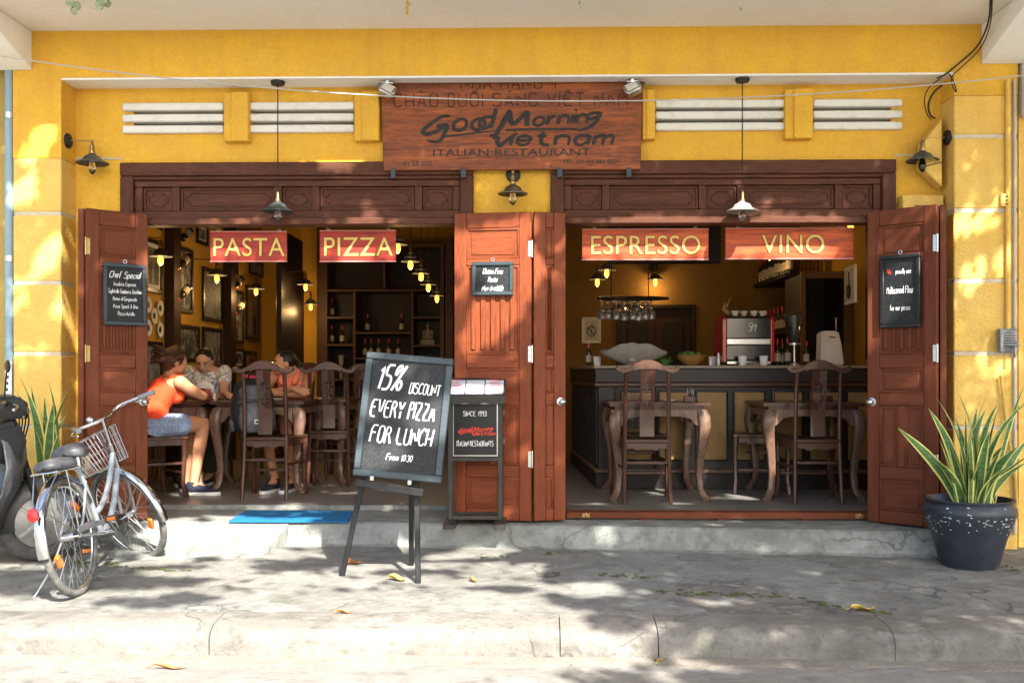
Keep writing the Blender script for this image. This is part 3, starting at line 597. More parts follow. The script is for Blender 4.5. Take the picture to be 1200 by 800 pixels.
# ------------------------------------------------------------------ small boards hung on the leaves
def hung_board(leafob, xa, xb, za, zb, label, fm, lines, side, name='menu_board', glassy=False):
    """local to the leaf: x along leaf, front at local y=s*"""
    rz_ = leafob.rotation_euler.z; L = leafob.location; s = side
    ux = Vector((math.cos(rz_), math.sin(rz_), 0)); uy = Vector((-math.sin(rz_), math.cos(rz_), 0)); c = L + ux*((xa+xb)/2) + uy*(s*.032)
    u = ux if s < 0 else -ux; t = thing(name, label, 'sign', (c.x, c.y, L.z+za)); t.rotation_euler.z = math.atan2(u.y, u.x)
    W = abs(xb-xa); H = zb-za; b = .026
    m = MB(); m.box(-W/2+b*.8, W/2-b*.8, -.004, .006, b*.8, H-b*.8); m.build('board', MATTE, t)
    for (x0, x1, z0, z1) in ((-W/2, W/2, H-b, H), (-W/2, W/2, 0, b), (-W/2, -W/2+b, b+.0005, H-b-.0005), (W/2-b, W/2, b+.0005, H-b-.0005)):
        m = MB(); m.box(x0, x1, -.018, .008, z0, z1); m.build('frame_bar', fm, t, bevel=.004)
    m = MB(); m.tube([(0+.012*math.cos(a), -.006, H+.016+.012*math.sin(a)) for a in [2*PI*k/10 for k in range(10)]], .003, 6, closed=True); m.build('hanging_ring', STEEL, t)
    for (txt, z, h, r, wsc, sh, x) in lines:
        m = MB(); strokes(m, txt, x*W, z*H, h, r, sh, wsc, jit=.05, align='c', y=-.0055); m.build('lettering', CHALK if not txt.startswith('We') else CHALK, t, smooth=80)
    return t
Hl = DZ1-DZ0
def lz(px, py, leafob, Y): return at(px, py, Y).z-DZ0
W1 = math.dist(lA, lB)
hung_board(leafL, .105, .40, at(135,381,6.87).z-DZ0, at(135,309,6.87).z-DZ0, 'black chalkboard listing the Chef Special on the leftmost door', SLATE,
  [('Chef Special', .77, .046, .0024, .70, .25, 0), ('Insalata Caprese', .64, .026, .0013, .66, .1, 0), ('Tagliatelle Gamberi e Zucchine', .52, .028, .0013, .52, .1, 0), ('Penne al Gorgonzola', .40, .026, .0013, .6, .1, .0), ('Pizza Speck & Brie', .28, .026, .0013, .66, .1, .02), ('Pizza Nutella', .16, .026, .0013, .66, .1, .03)], -1)
hung_board(leafC, .125, .125+.29, at(573,346,6.97).z-DZ0, at(573,307,6.97).z-DZ0, 'small chalkboard reading Gluten Free Pasta Now Available on middle door', SLATE,
  [('Gluten Free', .64, .036, .0024, .62, .25, 0), ('Pasta', .40, .034, .0024, .62, .2, 0), ('Now Available', .14, .036, .0024, .60, .25, 0)], 1)
t = hung_board(leafR, .10, .375, at(1052,384,6.87).z-DZ0, at(1052,299,6.87).z-DZ0, 'black framed board about multicereal flour on the right door', BLACK, [], 1)
Hr = at(1052,299,6.87).z-at(1052,384,6.87).z
for (txt, z, h, r, wsc, mt, x) in (('We', .74, .034, .0022, .6, REDP, -.075), ('proudly use', .74, .034, .0015, .52, CHALK, .022), ('Multicereal Flour', .47, .050, .0022, .43, CHALK, .0), ('for our pizzas', .24, .036, .0016, .52, CHALK, .0)):
    m = MB(); strokes(m, txt, x, z*Hr, h, r, 0, wsc, align='c', y=-.0055, jit=.02); m.build('lettering', mt, t, smooth=80)
# ================================================================== HANGING WORD SIGNS
SIGNR = mat('brushed_red_sign', (.34,.022,.016), .5, noise=[(2.2,(.52,.065,.016),.8),(7,(.16,.014,.018),.7)], stretch=(.8,1,6))
SIGNO = mat('sunlit_orange_sign', (.52,.065,.013), .5, noise=[(2.0,(.70,.14,.018),.8),(6,(.16,.018,.015),.8)], stretch=(.7,1,7))  # orange glow of sunlit red boards put into the colour
GOLD = mat('pale_gold_letter', (.62,.42,.11), .5, noise=(30,(.70,.46,.12),.5))
DKED = mat('dark_letter_edge', (.20,.05,.02), .6)
def word_sign(px0, px1, py0, py1, text, label, m_, cx=0, sz=.62):
    Y = 7.21; a = at(px0,py1,Y); b = at(px1,py0,Y); W = b.x-a.x; H = b.z-a.z
    t = thing('hanging_sign', label, 'sign', ((a.x+b.x)/2, Y, a.z), 0, 'red word signs hung under the frames')
    m = MB(); m.box(-W/2, W/2, -.012, .012, 0, H); m.build('board', m_, t, bevel=.002)
    m = MB(); e = .007
    m.box(-W/2-.001, W/2+.001, -.015, .013, -.001, e); m.box(-W/2-.001, W/2+.001, -.015, .013, H-e, H+.001); m.build('edge_trim', mat('pinkish_edge', (.55,.22,.18), .5), t)
    size = H*sz/.73; z = H*(1-sz)/2
    for (mm, off, y, ex) in ((DKED, .0055, -.0135, .0012), (GOLD, .0, -.0165, .002)):
        o = fonttext(text, size, mm, 'lettering', t, T3((cx*W, y, z)), ext=ex, off=off, sx=.93, space=1.06)
    for sx in (-.40, .40):
        m = MB(); m.tube([(sx*W, 0, H), (sx*W, 0, H+.10)], .0022, 6); m.tube([(sx*W+.012*math.cos(q), 0, H+.012+.012*math.sin(q)) for q in [2*PI*k/10 for k in range(10)]], .002, 5, closed=True); m.build('hook', STEEL, t)
word_sign(247, 336, 271, 307, 'PASTA', 'small red hanging sign with the word PASTA', SIGNR)
word_sign(375, 464, 270, 307, 'PIZZA', 'small red hanging sign with the word PIZZA', SIGNR)
word_sign(682, 830, 268, 305, 'ESPRESSO', 'wide sunlit orange red hanging sign with the word ESPRESSO', SIGNO)
word_sign(850, 1000, 267, 304, 'VINO', 'wide sunlit orange hanging sign with the word VINO', SIGNO, .03)
# ================================================================== BRUSH LOGO (local x across, z up, unit height)
def logo(mb, x, z, h, k=1.0, M=None, dep=.25, y=0):
    """'Good Morning' over 'Vietnam' in slanted brush lettering; h = height of the G; M transform"""
    o = len(mb.v)
    def br(pts, w0, w1=None, sm=2):
        pts = [Vector((x+p[0]*h, 0, z+p[1]*h)) for p in pts]; pts = chaikin(pts, sm); n = len(pts); w1 = w0 if w1 is None else w1
        rr = [(w0+(w1-w0)*i/(n-1))*h*(.55+.45*math.sin(PI*min(1, max(0, (i+.6)/n)))**.5)*k for i in range(n)]
        mb.tube([(p.x, 0, p.z) for p in pts], rr, 6, flat=(1, dep, 1))
    # G
    br([(1.02,1.0),(.72,1.02),(.25,.62),(-.10,.28),(.05,.10),(.45,.22),(.78,.48)], .05, .075)
    br([(.50,.52),(.95,.60),(.86,.30),(.72,-.12),(.45,-.26),(.12,-.18)], .07, .045)
    # underline strokes
    br([(.80,.02),(1.5,.10),(2.3,.22),(2.95,.28)], .045, .02); br([(3.25,.30),(4.2,.36),(5.3,.33),(6.0,.36),(6.2,.24)], .045, .03)
    def low(txt, x0, z0, hh, wsc, r, rise=.03):
        cx = x0
        for ch in txt:
            wd = max(p[0] for s in glyph(ch) for p in s)
            for s in glyph(ch):
                q = [(cx+p[0]*hh/7*wsc+.22*p[1]*hh/7, z0+p[1]*hh/7+(cx-x0)*rise) for p in s]
                if len(q) == 2 and q[0] == q[1]: q[1] = (q[1][0]+.06, q[1][1]+.05)
                br(q, r, r*.8, 1)
            cx += (wd+1.25)*hh/7*wsc
        return cx
    low('oo', 1.12, .30, .95, 1.25, .062); low('d', 2.15, .40, .95, 1.25, .060)
    # M
    br([(2.75,-.12),(3.05,.45),(3.42,1.28)], .05, .075); br([(3.40,1.25),(3.42,.75),(3.55,.55)], .075, .07); br([(3.55,.55),(3.85,.9),(4.12,1.22)], .06, .075); br([(4.12,1.22),(4.08,.8),(4.10,.50)], .075, .055)
    low('ornin', 4.32, .52, .72, 1.28, .055, .06)
    br([(6.95,1.12),(6.60,1.10),(6.42,.90),(6.62,.78),(6.98,1.02)], .055); br([(7.02,1.16),(6.90,.80),(6.62,.42),(6.15,.28)], .06, .04)
    # V
    br([(2.62,.06),(2.95,-.02),(2.90,-.28),(3.02,-.50)], .06, .08); br([(3.02,-.50),(3.25,-.2),(3.70,.16)], .07, .04)
    low('ietnam', 3.42, -.42, .78, 1.62, .058, .0)
    if M:
        for i in range(o, len(mb.v)): mb.v[i] = M @ mb.v[i]
    return mb
# ================================================================== BIG WOODEN SIGN
bs = thing('restaurant_sign', 'large red brown wooden restaurant sign under two floodlights', 'sign', (0, 0, 0))
bl, br_ = at(449.5,200,7.03), at(750.5,200,7.03); W = br_.x-bl.x; bs.location = ((bl.x+br_.x)/2, 7.035, bl.z); H = 3.50-bl.z
m = MB(); tw = .012; n = 12
m.add([(-W/2, -.015, 0), (W/2, -.015, 0), (W/2, .015, 0), (-W/2, .015, 0), (-W/2-tw*2, -.015, H), (W/2+tw*2, -.015, H), (W/2+tw*2, .015, H), (-W/2-tw*2, .015, H)], [(0,1,5,4),(1,2,6,5),(2,3,7,6),(3,0,4,7),(0,3,2,1),(4,5,6,7)])
m.build('board', SIGNWOOD, bs, bevel=.004)
def sz(py): return at(600,py,7.02).z-bl.z
def sx_(px): return at(px,150,7.02).x-bs.location.x
y_ = -.0165
m = MB(); ch = sz(109.5)-sz(124.5)
strokes(m, 'NHÀ HÀNG Ý', sx_(600), sz(104), ch, .0042, 0, 1.02, align='c', y=y_, gap=2.0); strokes(m, 'CHÀO BUỔI SÁNG VIỆT NAM', sx_(600), sz(124.5), ch, .0042, 0, 1.10, align='c', y=y_, gap=2.0)
stuff(m.build('faded_lettering', BURNT2, bs, smooth=80))
m = MB(); h = (sz(131)-sz(164)); lw = sx_(709)-sx_(492)
k = lw/7.35; logo(m, sx_(497), 0, k, 1.6, M=None); m.v = [Vector((p.x, p.y, p.z*.82+sz(160))) for p in m.v]
Mx = T3((0, y_, 0)) @ Matrix(((1,0,0,0),(0,1,0,0),(0,0,1,0),(0,0,0,1))); m.v = [Mx @ p for p in m.v]; m.build('logo_lettering', BURNT, bs, smooth=80)
for (txt, pxc, py, hp, sxx) in (('ITALIAN RESTAURANT', 599, 182.5, 8.6, 1.55), ('11 LÊ LỢI', 489.5, 193.5, 4.6, 1.35), ('TEL: (0510) 391 0227', 693, 192, 4.8, 1.18)):
    hh = sz(py-hp)-sz(py); fonttext(txt, hh/.73, BURNT, 'lettering', bs, T3((sx_(pxc), -.0165, sz(py))), ext=.0012, sx=sxx, off=.0001)
for px in (461, 543, 656, 737):
    m = MB(); X = at(px,203,7.03).x-bs.location.x; m.box(X-.018, X+.018, -.02, -.016, -.05, .012); m.box(X-.018, X+.018, -.02, .012, -.055, -.05); m.build('bracket', SLATE, bs, bevel=.001)
# floodlights on the soffit
def flood(px, mir, label):
    c = at(px,100,6.93); t = thing('floodlight', label, 'lamp', (c.x, 6.93, zb-.016)); t.location.z = zb-.016
    m = MB(); m.box(-.012, .012, -.015, .015, -.03, 0); m.tube([(-.04*mir, 0, -.012), (.04*mir, 0, -.02)], .008, 8); m.build('mount', STEEL, t, bevel=.002)
    Mr = T3((0, .0, -.068)) @ Matrix.Rotation(R(28)*mir, 4, 'Y') @ Matrix.Rotation(R(-35), 4, 'X')
    m = MB(); m.prism([(-.045,-.05),(.045,-.05),(.062,-.02),(.062,.03),(.045,.045),(-.045,.045),(-.062,.03),(-.062,-.02)], -.022, .03, M=Mr); m.build('housing', STEEL, t, bevel=.005)
    m = MB(); m.box(-.04, .04, -.027, -.0225, -.035, .035, M=Mr); m.build('glass', CERAM, t, bevel=.002)
    return t
flood(454, 1, 'small grey floodlight over the left end of the wooden sign'); flood(741, -1, 'small grey floodlight over the right end of the wooden sign')
# ================================================================== LAMPS
def shade_prof(r, h): return [(.016, h), (.022, h*.92), (.030, h*.80), (.055, h*.62), (r*.62, h*.30), (r, .0), (r*.99, -.006), (r*.60, h*.26), (.05, h*.56), (.018, h*.80)]
def bulb(par, z, lit=False, r=.03):
    m = MB(); prof = [(.012,0),(.014,-.02),(r*.8,-.045),(r,-.07),(r*.85,-.095),(r*.4,-.112),(.0001,-.116)]
    m.lathe([(a, z+b) for a, b in prof], 14); b = m.build('bulb', BULBG if lit else GLASS, par, smooth=70)
    f = MB(); f.tube([(.006*math.cos(q*1.3), .006*math.sin(q*1.3), z-.03-.006*q) for q in range(10)], .0022 if not lit else .005, 5); f.build('filament', FILA if lit else BRASS, b if not lit else par)
def shade_parts(t, r=.105, h=.075, z=0, lit=False, mm=None, off=(0,0)):
    hd = None
    m = MB(); m.lathe([(a, z+b) for a, b in shade_prof(r, h)], 28); s = m.build('shade', mm or SHADE, t, smooth=50)
    m = MB(); m.lathe([(.018, z+h-.004),(.020,z+h+.012),(.015,z+h+.02),(.017,z+h+.045),(.012,z+h+.06),(.006,z+h+.07)], 14); q = m.build('socket', BRASS, t, smooth=50)
    bulb(t, z+.035, lit, .026)
    return s
def pendant(p, ztop, label, lit=False, r=.10, mm=None, group=None, name='pendant_lamp', h=.07):
    t = thing(name, label, 'lamp', (p.x, p.y, p.z), 0, group)
    shade_parts(t, r, h, 0, lit, mm)
    m = MB(); m.tube([(0,0,h+.065), (0,0,ztop-p.z)], .004, 6); m.build('cord', CABLE, t)
    m = MB(); m.lathe([(.045, ztop-p.z-.025),(.05,ztop-p.z-.008),(.05,ztop-p.z)], 18); m.build('ceiling_cap', BLACK, t)
    return t
def wall_lamp(p, wall, label, lit=False, r=.10, mm=None, name='wall_lamp', group=None, sc_=1):
    """p: centre of the shade rim; wall: point on the wall the arm comes from"""
    t = thing(name, label, 'lamp', (p.x, p.y, p.z), 0, group); shade_parts(t, r, .07, 0, lit, mm)
    d = Vector(wall)-Vector(p); za = .145; dirn = Vector((d.x, d.y, 0)); ln = dirn.length; dn = dirn.normalized()
    m = MB(); m.tube([(0,0,.135), (0,0,za), tuple(dn*.02+Vector((0,0,za+.012))), tuple(dn*(ln-.01)+Vector((0,0,za+.012)))], .006, 8); m.ball((0,0,za+.006), .012, 10); m.build('arm', BRASS, t)
    M = T3(dn*(ln-.001)+Vector((0,0,za+.012))) @ (-dn).to_track_quat('Z', 'Y').to_matrix().to_4x4()
    m = MB(); m.lathe([(.052,0),(.052,.012),(.045,.020),(.012,.024),(.0001,.024)], 20, M); m.build('wall_plate', BLACK, t)
    return t
yl = YC+.09
a = at(108,191,yl); wall_lamp(a, (cl1, yl, 0), 'black zinc wall lamp on the left column above Chef Special door', r=.112)
a = at(1081,188,yl); wall_lamp(a, (cr0, yl, 0), 'black zinc wall lamp on the right column by the yellow boxes', r=.112)
a = at(601,227,YW-.14); wall_lamp(a, (a.x, YW, 0), 'bronze wall lamp on the middle pier under the wooden sign', r=.105, mm=mat('bronze_shade', (.16,.13,.08), .4, .7))
a = at(325.5,247,6.95); pendant(a, zb-.014, 'black pendant lamp on a long cord before the left opening', r=.108)
a = at(870,247,6.95); pendant(a, zb-.014, 'whitish pendant lamp on a long cord before the right opening', r=.108, mm=mat('pale_zinc_shade', (.42,.40,.36), .45, .3, noise=(14,(.2,.19,.17),.6)))
# ================================================================== EASEL CHALKBOARD
ez = thing('easel_sign', 'tilted chalkboard offering 15% discount on a black easel', 'sign', (0,0,0))
fL, fR, fB = fl(401,674,-.02), fl(490,683,-.025), fl(482,662,-.01)
ez.location = ((fL.x+fR.x)/2, fL.y, 0); E = ez.location
Yb = fR.y+.02
c = [at(434,414,Yb+.13), at(537,420,Yb+.13), at(512,567,Yb-.0), at(410,555,Yb-.0)]   # TL TR BR BL
ctr = (c[0]+c[1]+c[2]+c[3])/4; ux = ((c[1]-c[0])+(c[2]-c[3])).normalized(); uz = ((c[0]-c[3])+(c[1]-c[2])).normalized(); uy = uz.cross(ux).normalized(); uz = ux.cross(uy)
BW = ((c[1]-c[0]).length+(c[2]-c[3]).length)/2; BH = ((c[0]-c[3]).length+(c[1]-c[2]).length)/2
print('board', BW, BH, fL, fR, fB)
MB_ = Matrix.Identity(4)
for i in range(3): MB_[i][0] = ux[i]; MB_[i][1] = uy[i]; MB_[i][2] = uz[i]; MB_[i][3] = ctr[i]
b = .042
m = MB(); m.box(-BW/2+.03, BW/2-.03, -.006, .01, -BH/2+.03, BH/2-.03, M=MB_); bo = m.build('board', MATTE, ez, world=True)
for (x0, x1, z0, z1) in ((-BW/2, BW/2, BH/2-b, BH/2), (-BW/2, BW/2, -BH/2, -BH/2+b), (-BW/2, -BW/2+b, -BH/2+b+.0005, BH/2-b-.0005), (BW/2-b, BW/2, -BH/2+b+.0005, BH/2-b-.0005)):
    m = MB(); m.box(x0, x1, -.022, .016, z0, z1); m.build('frame_bar', SLATE, ez, world=True, bevel=.005, xf=MB_)
Li = BW; i = 1
for (txt, x, z, h, r, wsc, sh, al) in (('15%', -.180, .150, .150, .0078, .60, .20, 'l'), ('DISCOUNT', .015, .142, .064, .0036, .54, .12, 'l'), ('EVERY PIZZA', -.008, -.010, .098, .0052, .54, .12, 'c'), ('FOR LUNCH', .0, -.162, .098, .0052, .58, .12, 'c'), ('From 10:30', .0, -.262, .036, .0024, .80, .2, 'c')):
    m = MB(); w0 = strokes(m, txt, 0, 0, h, r, sh, wsc, jit=.035, align=al, y=-.008); dx = x if al == 'l' else x
    m.build('lettering', CHALK, ez, world=True, xf=MB_ @ T3((dx, 0, z)), smooth=80)
m = MB(); lg = at(417,558,Yb+.0), at(496,571,Yb+.0); m.bar(lg[0]+Vector((0,-.0,-.03)), lg[1]+Vector((0,-.0,-.03)), .05, .045); m.build('ledge', BLACK, ez, world=True, bevel=.004)
for px, py in ((436,560),(480,565)): q = at(px,py,Yb-.025); m = MB(); m.box(q.x-.012, q.x+.012, q.y-.01, q.y+.01, q.z-.014, q.z+.014); m.build('clip', STEEL, ez, world=True, bevel=.002)
topc = ctr+uz*(.30)+uy*.03
m = MB(); m.bar((fL.x, fL.y, fL.z), at(434,562,Yb+.03)+uz*.5+uy*.05, .032, .022); m.build('leg', BLACK, ez, world=True, bevel=.003)
m = MB(); m.bar((fR.x, fR.y, fR.z), at(485,565,Yb+.03)+uz*.5+uy*.05-ux*.05, .032, .022); m.build('leg', BLACK, ez, world=True, bevel=.003)
m = MB(); m.bar((fB.x, fB.y, fB.z), ctr+uz*.3+uy*.09, .03, .02); m.build('leg', BLACK, ez, world=True, bevel=.003)
# ================================================================== MENU STAND
ms = thing('menu_stand', 'dark metal menu stand with a black printed box and open menus', 'menu stand', (0,0,0))
yF = 6.80; xA = at(527,500,yF).x+.005; xB = at(588,500,yF).x-.01; yR = yF+.17
ms.location = ((xA+xB)/2, yF, zt); METAL = mat('gunmetal_paint', (.035,.033,.029), .5, .2, noise=(16,(.06,.056,.048),.5)); zT = at(560,462,yF).z
for (x, y) in ((xA, yF), (xB, yF), (xA, yR), (xB, yR)):
    m = MB(); m.box(x-.016, x+.016, y-.016, y+.016, zt+.045, zT-.02); m.build('leg', METAL, ms, world=True, bevel=.003)
for x in (xA, xB):
    m = MB(); m.prism([(yF-.13,zt),(yF-.13,zt+.03),(yF-.06,zt+.044),(yR+.01,zt+.044),(yR+.025,zt+.03),(yR+.025,zt)], x-.04, x+.04, M=Matrix(((0,1,0,0),(1,0,0,0),(0,0,1,0),(0,0,0,1)))); m.build('foot', METAL, ms, world=True, bevel=.004)
m = MB()
for y in (yF, yR): m.box(xA+.017, xB-.017, y-.012, y+.012, zt+.05, zt+.075)
m.build('crossbar', METAL, ms, world=True)
for k in range(9): 
    x = xA+.04+(xB-xA-.08)*k/8; m = MB(); m.box(x-.012, x+.012, yF+.013, yR-.013, zt+.056, zt+.066); m.build('shelf_slat', METAL, ms, world=True)
zb0, zb1 = at(560,535,yF).z, at(560,472,yF).z
m = MB(); m.box(xA-.017, xB+.017, yF-.0165, yF+.016, zb0-.03, zb0); m.box(xA+.017, xB+.016, yR-.016, yR+.016, zb0-.03, zb0); m.build('box_shelf', METAL, ms, world=True, bevel=.002)
BOXP = mat('printed_box_black', (.012,.012,.013), .35, noise=(40,(.03,.03,.03),.4))
bxm = MB(); bxm.box(xA+.018, xB-.017, yF-.012, yR-.018, zb0+.001, zb1); bo = bxm.build('box', BOXP, ms, world=True, bevel=.004)
m = MB(); m.box(xB+.0165, xB+.020, yF+.03, yR-.03, zb0+.004, zb1); bo2 = m.build('side_panel', BOXP, ms, world=True)
m = MB(); e = .006; X0, X1 = xA+.018, xB-.017
for (x0, x1, z0, z1) in ((X0, X1, zb1-e, zb1), (X0, X1, zb0+.006, zb0+.006+e), (X0, X0+e, zb0+.012, zb1-e), (X1-e, X1, zb0+.012, zb1-e)): m.box(x0, x1, yF-.0155, yF-.0125, z0, z1)
m.build('silver_edge', STEEL, bo, world=True)
cxm = (X0+X1)/2; hz = zb1-zb0
for (txt, f, hh, wsc) in (('SINCE 1993', .76, .032, .80), ('ITALIAN RESTAURANTS', .20, .036, .50)):
    m = MB(); strokes(m, txt, cxm, zb0+hz*f, hh, .0020, 0, wsc, align='c', y=yF-.0135, smooth=1, gap=1.7); m.build('lettering', PRINTW, bo, world=True, smooth=80)
m = MB(); lw = (X1-X0)*.80; logo(m, X0+(X1-X0)*.13, zb0+hz*.44, lw/7.35, 1.6, M=T3((0, yF-.0145, 0))); m.build('logo_lettering', REDP, bo, world=True, smooth=80)
Ms = Matrix(((0,-1,0,xB+.0205),(1,0,0,yF+.17),(0,0,1,0),(0,0,0,1)))
for (txt, f, hh, mt) in (('SINCE', .74, .030, PRINTW), ('ITALIAN', .22, .034, PRINTW), ('ITALY', .10, .02, PRINTW)):
    pass
m = MB(); strokes(m, 'SINCE 1993', 0, zb0+hz*.76, .03, .0026, 0, .5, align='c', y=0, gap=1.6, M=Ms); strokes(m, 'ITALIAN RESTAURANTS', 0, zb0+hz*.22, .03, .0026, 0, .36, align='c', y=0, gap=1.6, M=Ms); stuff(m.build('lettering', PRINTW, bo2, world=True, smooth=80))
m = MB(); logo(m, -.13, zb0+hz*.46, .27/7.35, 1.0, M=Ms); m.build('logo_lettering', REDP, bo2, world=True, smooth=80)
# sloping top with menus
zf_, zr_ = at(560,462,yF).z, at(560,444,yR).z
m = MB(); m.prism([(yF-.05, zf_-.035),(yF-.05, zf_-.005),(yR+.03, zr_+.01),(yR+.03, zr_-.02)], xA-.04, xB+.035, M=Matrix(((0,1,0,0),(1,0,0,0),(0,0,1,0),(0,0,0,1)))); m.build('sloping_top', METAL, ms, world=True, bevel=.003)
m = MB(); sl_ = (zr_-zf_+.015)/(yR-yF+.08)
n = 14; fr_ = []
for i in range(n+1):
    x = xA-.04+(xB-xA+.075)*i/n; fr_.append((x, zf_-.055-.012*abs(math.sin(i*PI*3/n))))
m.prism([(xB+.035, zf_-.01), (xA-.04, zf_-.01)]+fr_, yF-.056, yF-.0515); m.build('scalloped_apron', METAL, ms, world=True)
Wt = xB-xA+.05
for k, (fx, ww) in enumerate(((0, .33), (.34, .33), (.68, .33))):
    mm = thing('menu_sheet', ('printed menu sheet at the left on the menu stand top', 'plain white middle menu sheet on the menu stand top', 'menu sheet at the right with red print on the stand top')[k], 'menu', (0,0,0))
    x0 = xA-.03+Wt*fx; x1 = x0+Wt*ww-.004; y0, y1 = yF-.045, yR-.02
    def zt_(y): return zf_-.005+sl_*(y-(yF-.05))+.004
    vs = []; 
    for i in range(5):
        for j in range(5):
            x = x0+(x1-x0)*i/4; y = y0+(y1-y0)*j/4; vs.append((x, y, zt_(y)+.003*math.sin(i*1.4+k)**2))
    m = MB(); m.add(vs, [(i*5+j, (i+1)*5+j, (i+1)*5+j+1, i*5+j+1) for i in range(4) for j in range(4)]); mm.location = ((x0+x1)/2, (y0+y1)/2, zt_(y0)); m.build('page', PAPER, mm, world=True)
    m = MB()
    for q in range(5 if k != 1 else 0):
        yy = y0+.03+.04*q; xa = x0+.015+rnd.random()*.02; xb_ = x1-.015-rnd.random()*.03
        m.add([(xa, yy, zt_(yy)+.0045), (xb_, yy, zt_(yy)+.0045), (xb_, yy+.010, zt_(yy+.010)+.0045), (xa, yy+.010, zt_(yy+.010)+.0045)], [(0,1,2,3)])
    if m.v: stuff(m.build('print', REDP, mm, world=True))
# blue mat on the step
q = [fl(268,610.5,zt+.008), fl(407,611,zt+.008), fl(416,598.5,zt+.008), fl(289,597.5,zt+.008)]
m = MB(); n = 24; vs = []
for i in range(n+1):
    for j in range(7):
        a = q[0].lerp(q[1], i/n); b_ = q[3].lerp(q[2], i/n); p = a.lerp(b_, j/6); vs.append((p.x, p.y, zt+.010+.004*mn.noise(p*5)))
m.add(vs, [(i*7+j, (i+1)*7+j, (i+1)*7+j+1, i*7+j+1) for i in range(n) for j in range(6)])
edge = [i*7 for i in range(n+1)]+[n*7+j for j in range(1,7)]+[i*7+6 for i in range(n-1,-1,-1)]+[j for j in range(5,0,-1)]
k = len(m.v); m.v += [Vector((m.v[e].x, m.v[e].y, zt+.001)) for e in edge]; m.f += [(edge[i], k+i, k+(i+1) % len(edge), edge[(i+1) % len(edge)]) for i in range(len(edge))]; m.m += [0]*len(edge)
tag(m.build('door_mat', BLUE), 'flat blue mat on the doorstep in front of the dining room', 'mat')
# cables and junction boxes at the top right
cab = thing('speaker_box', 'tilted yellow painted speaker box beside the right wall lamp', 'speaker', (0,0,0)); c_ = at(1091,175,6.98); cab.location = c_
q = [(1083,166),(1104,139),(1104,219),(1079,196)]
pts = [at(a_, b_, 6.97) for a_, b_ in q]
m = MB(); m.prism([(p.x, p.z) for p in pts], 6.965, 7.08); m.build('case', STUCCO2, cab, world=True, bevel=.006)
m = MB(); m.bar(at(1080,196,6.965), at(1104,190,6.965), .01, .006); m.build('seam', BLACK, cab, world=True)
jb = thing('junction_box', 'pale yellow box on the wall above the right door leaf', 'box', at(1075,232,7.05)); a, b_ = at(1056,247,7.03), at(1104,229,7.03)
m = MB(); m.box(a.x, b_.x, 7.0, 7.098, a.z, b_.z); m.build('case', STUCCO2, jb, world=True, bevel=.005)
m = MB(); p = at(1081,243,6.99); m.box(p.x-.045, p.x+.045, 6.99, 7.0, p.z-.05, p.z+.015); m.build('slot', BLACK, jb, world=True)
def wire(name, pts, r, m_, label, cat='cable', it=3):
    m = MB(); m.tube(chaikin([Vector(p) for p in pts], it), r, 6); return tag(m.build(name, m_, smooth=80), label, cat)
Y_ = YC-.02
wire('cable', [at(1161,-4,6.4), at(1160,25,6.6), at(1147,55,Y_), at(1122,76,Y_), at(1108,88,Y_), at(1098,92,Y_+.03)], .006, CABLE, 'thick black cable drooping from the canopy to the right column')
wire('cable', [at(1163,-4,6.4), at(1162,28,6.6), at(1150,58,Y_-.01), at(1128,78,Y_-.01), at(1112,92,Y_-.01), at(1122,112,Y_-.01), at(1119,98,Y_-.012), at(1112,86,Y_-.012)], .004, CABLE, 'thin black cable ending in a loop on right column')
wire('cable', [at(1103,92,6.95), at(1088,102,6.95), at(1082,118,6.96), at(1087,136,6.97), at(1092,141,6.975)], .004, CABLE, 'outer thin black cable curling down to the speaker box')
wire('cable', [at(1104,100,6.95), at(1094,108,6.95), at(1087,122,6.96), at(1090,136,6.97), at(1096,139,6.975)], .007, CABLE, 'inner thick black cable curling down to the speaker box')
cat = []
a, b_, c_ = at(-4,63,6.6), at(445,113,6.75), at(1204,88,6.65)
pts = []
for k in range(25):
    t_ = k/24; x = a.x+(c_.x-a.x)*t_; zz_ = a.z+(c_.z-a.z)*t_; sag = at(620,120,6.7).z-(a.z+(c_.z-a.z)*.52)
    px = t_; pts.append((x, 6.65+.03*math.sin(PI*t_), zz_+sag*4*t_*(1-t_)*.98))
m = MB(); m.tube(pts, .0045, 6); tag(m.build('wire', WIREL, smooth=80), 'thin pale wire sagging across the whole front past the sign', 'wire')
# insulator rack and small socket on the right column
IRN = mat('weathered_grey_iron', (.13,.14,.15), .6, noise=(60,(.30,.31,.32),.6)); IRW = mat('weathered_wire', (.25,.25,.24), .6)
ir = thing('insulator_rack', 'grey metal insulator rack with coiled wire on right column', 'insulator', (0,0,0)); a = at(1180,400,6.80); ir.location = a
m = MB(); p0_, p1_ = at(1171,412,6.86), at(1190,385,6.86); m.box(p0_.x, p1_.x, 6.83, 6.879, p0_.z, p1_.z); m.build('back_plate', IRN, ir, world=True, bevel=.004)
for k in range(6):
    p = at(1176+k*.5,388+k*3.0,6.80); m = MB(); m.tube([(p.x-.01, 6.80, p.z-.002), (p.x+.07, 6.79, p.z-.006)], .006, 8); m.build('wire_turn', IRW, ir, world=True)
m = MB(); p = at(1172,398,6.81); m.box(p.x-.01, p.x+.012, 6.78, 6.829, p.z-.085, p.z+.075); p = at(1189,398,6.81); m.tube([(p.x, 6.80, p.z-.12), (p.x, 6.80, p.z+.08)], .010, 8); m.ball((p.x+.01, 6.80, p.z-.03), .018, 10); m.build('clamp', IRN, ir, world=True, bevel=.002)
sk = thing('outlet_box', 'small cream outlet strip on the right column near its top', 'outlet', at(1178,235,6.86)); a, b_ = at(1173,242,6.86), at(1184,227,6.86)
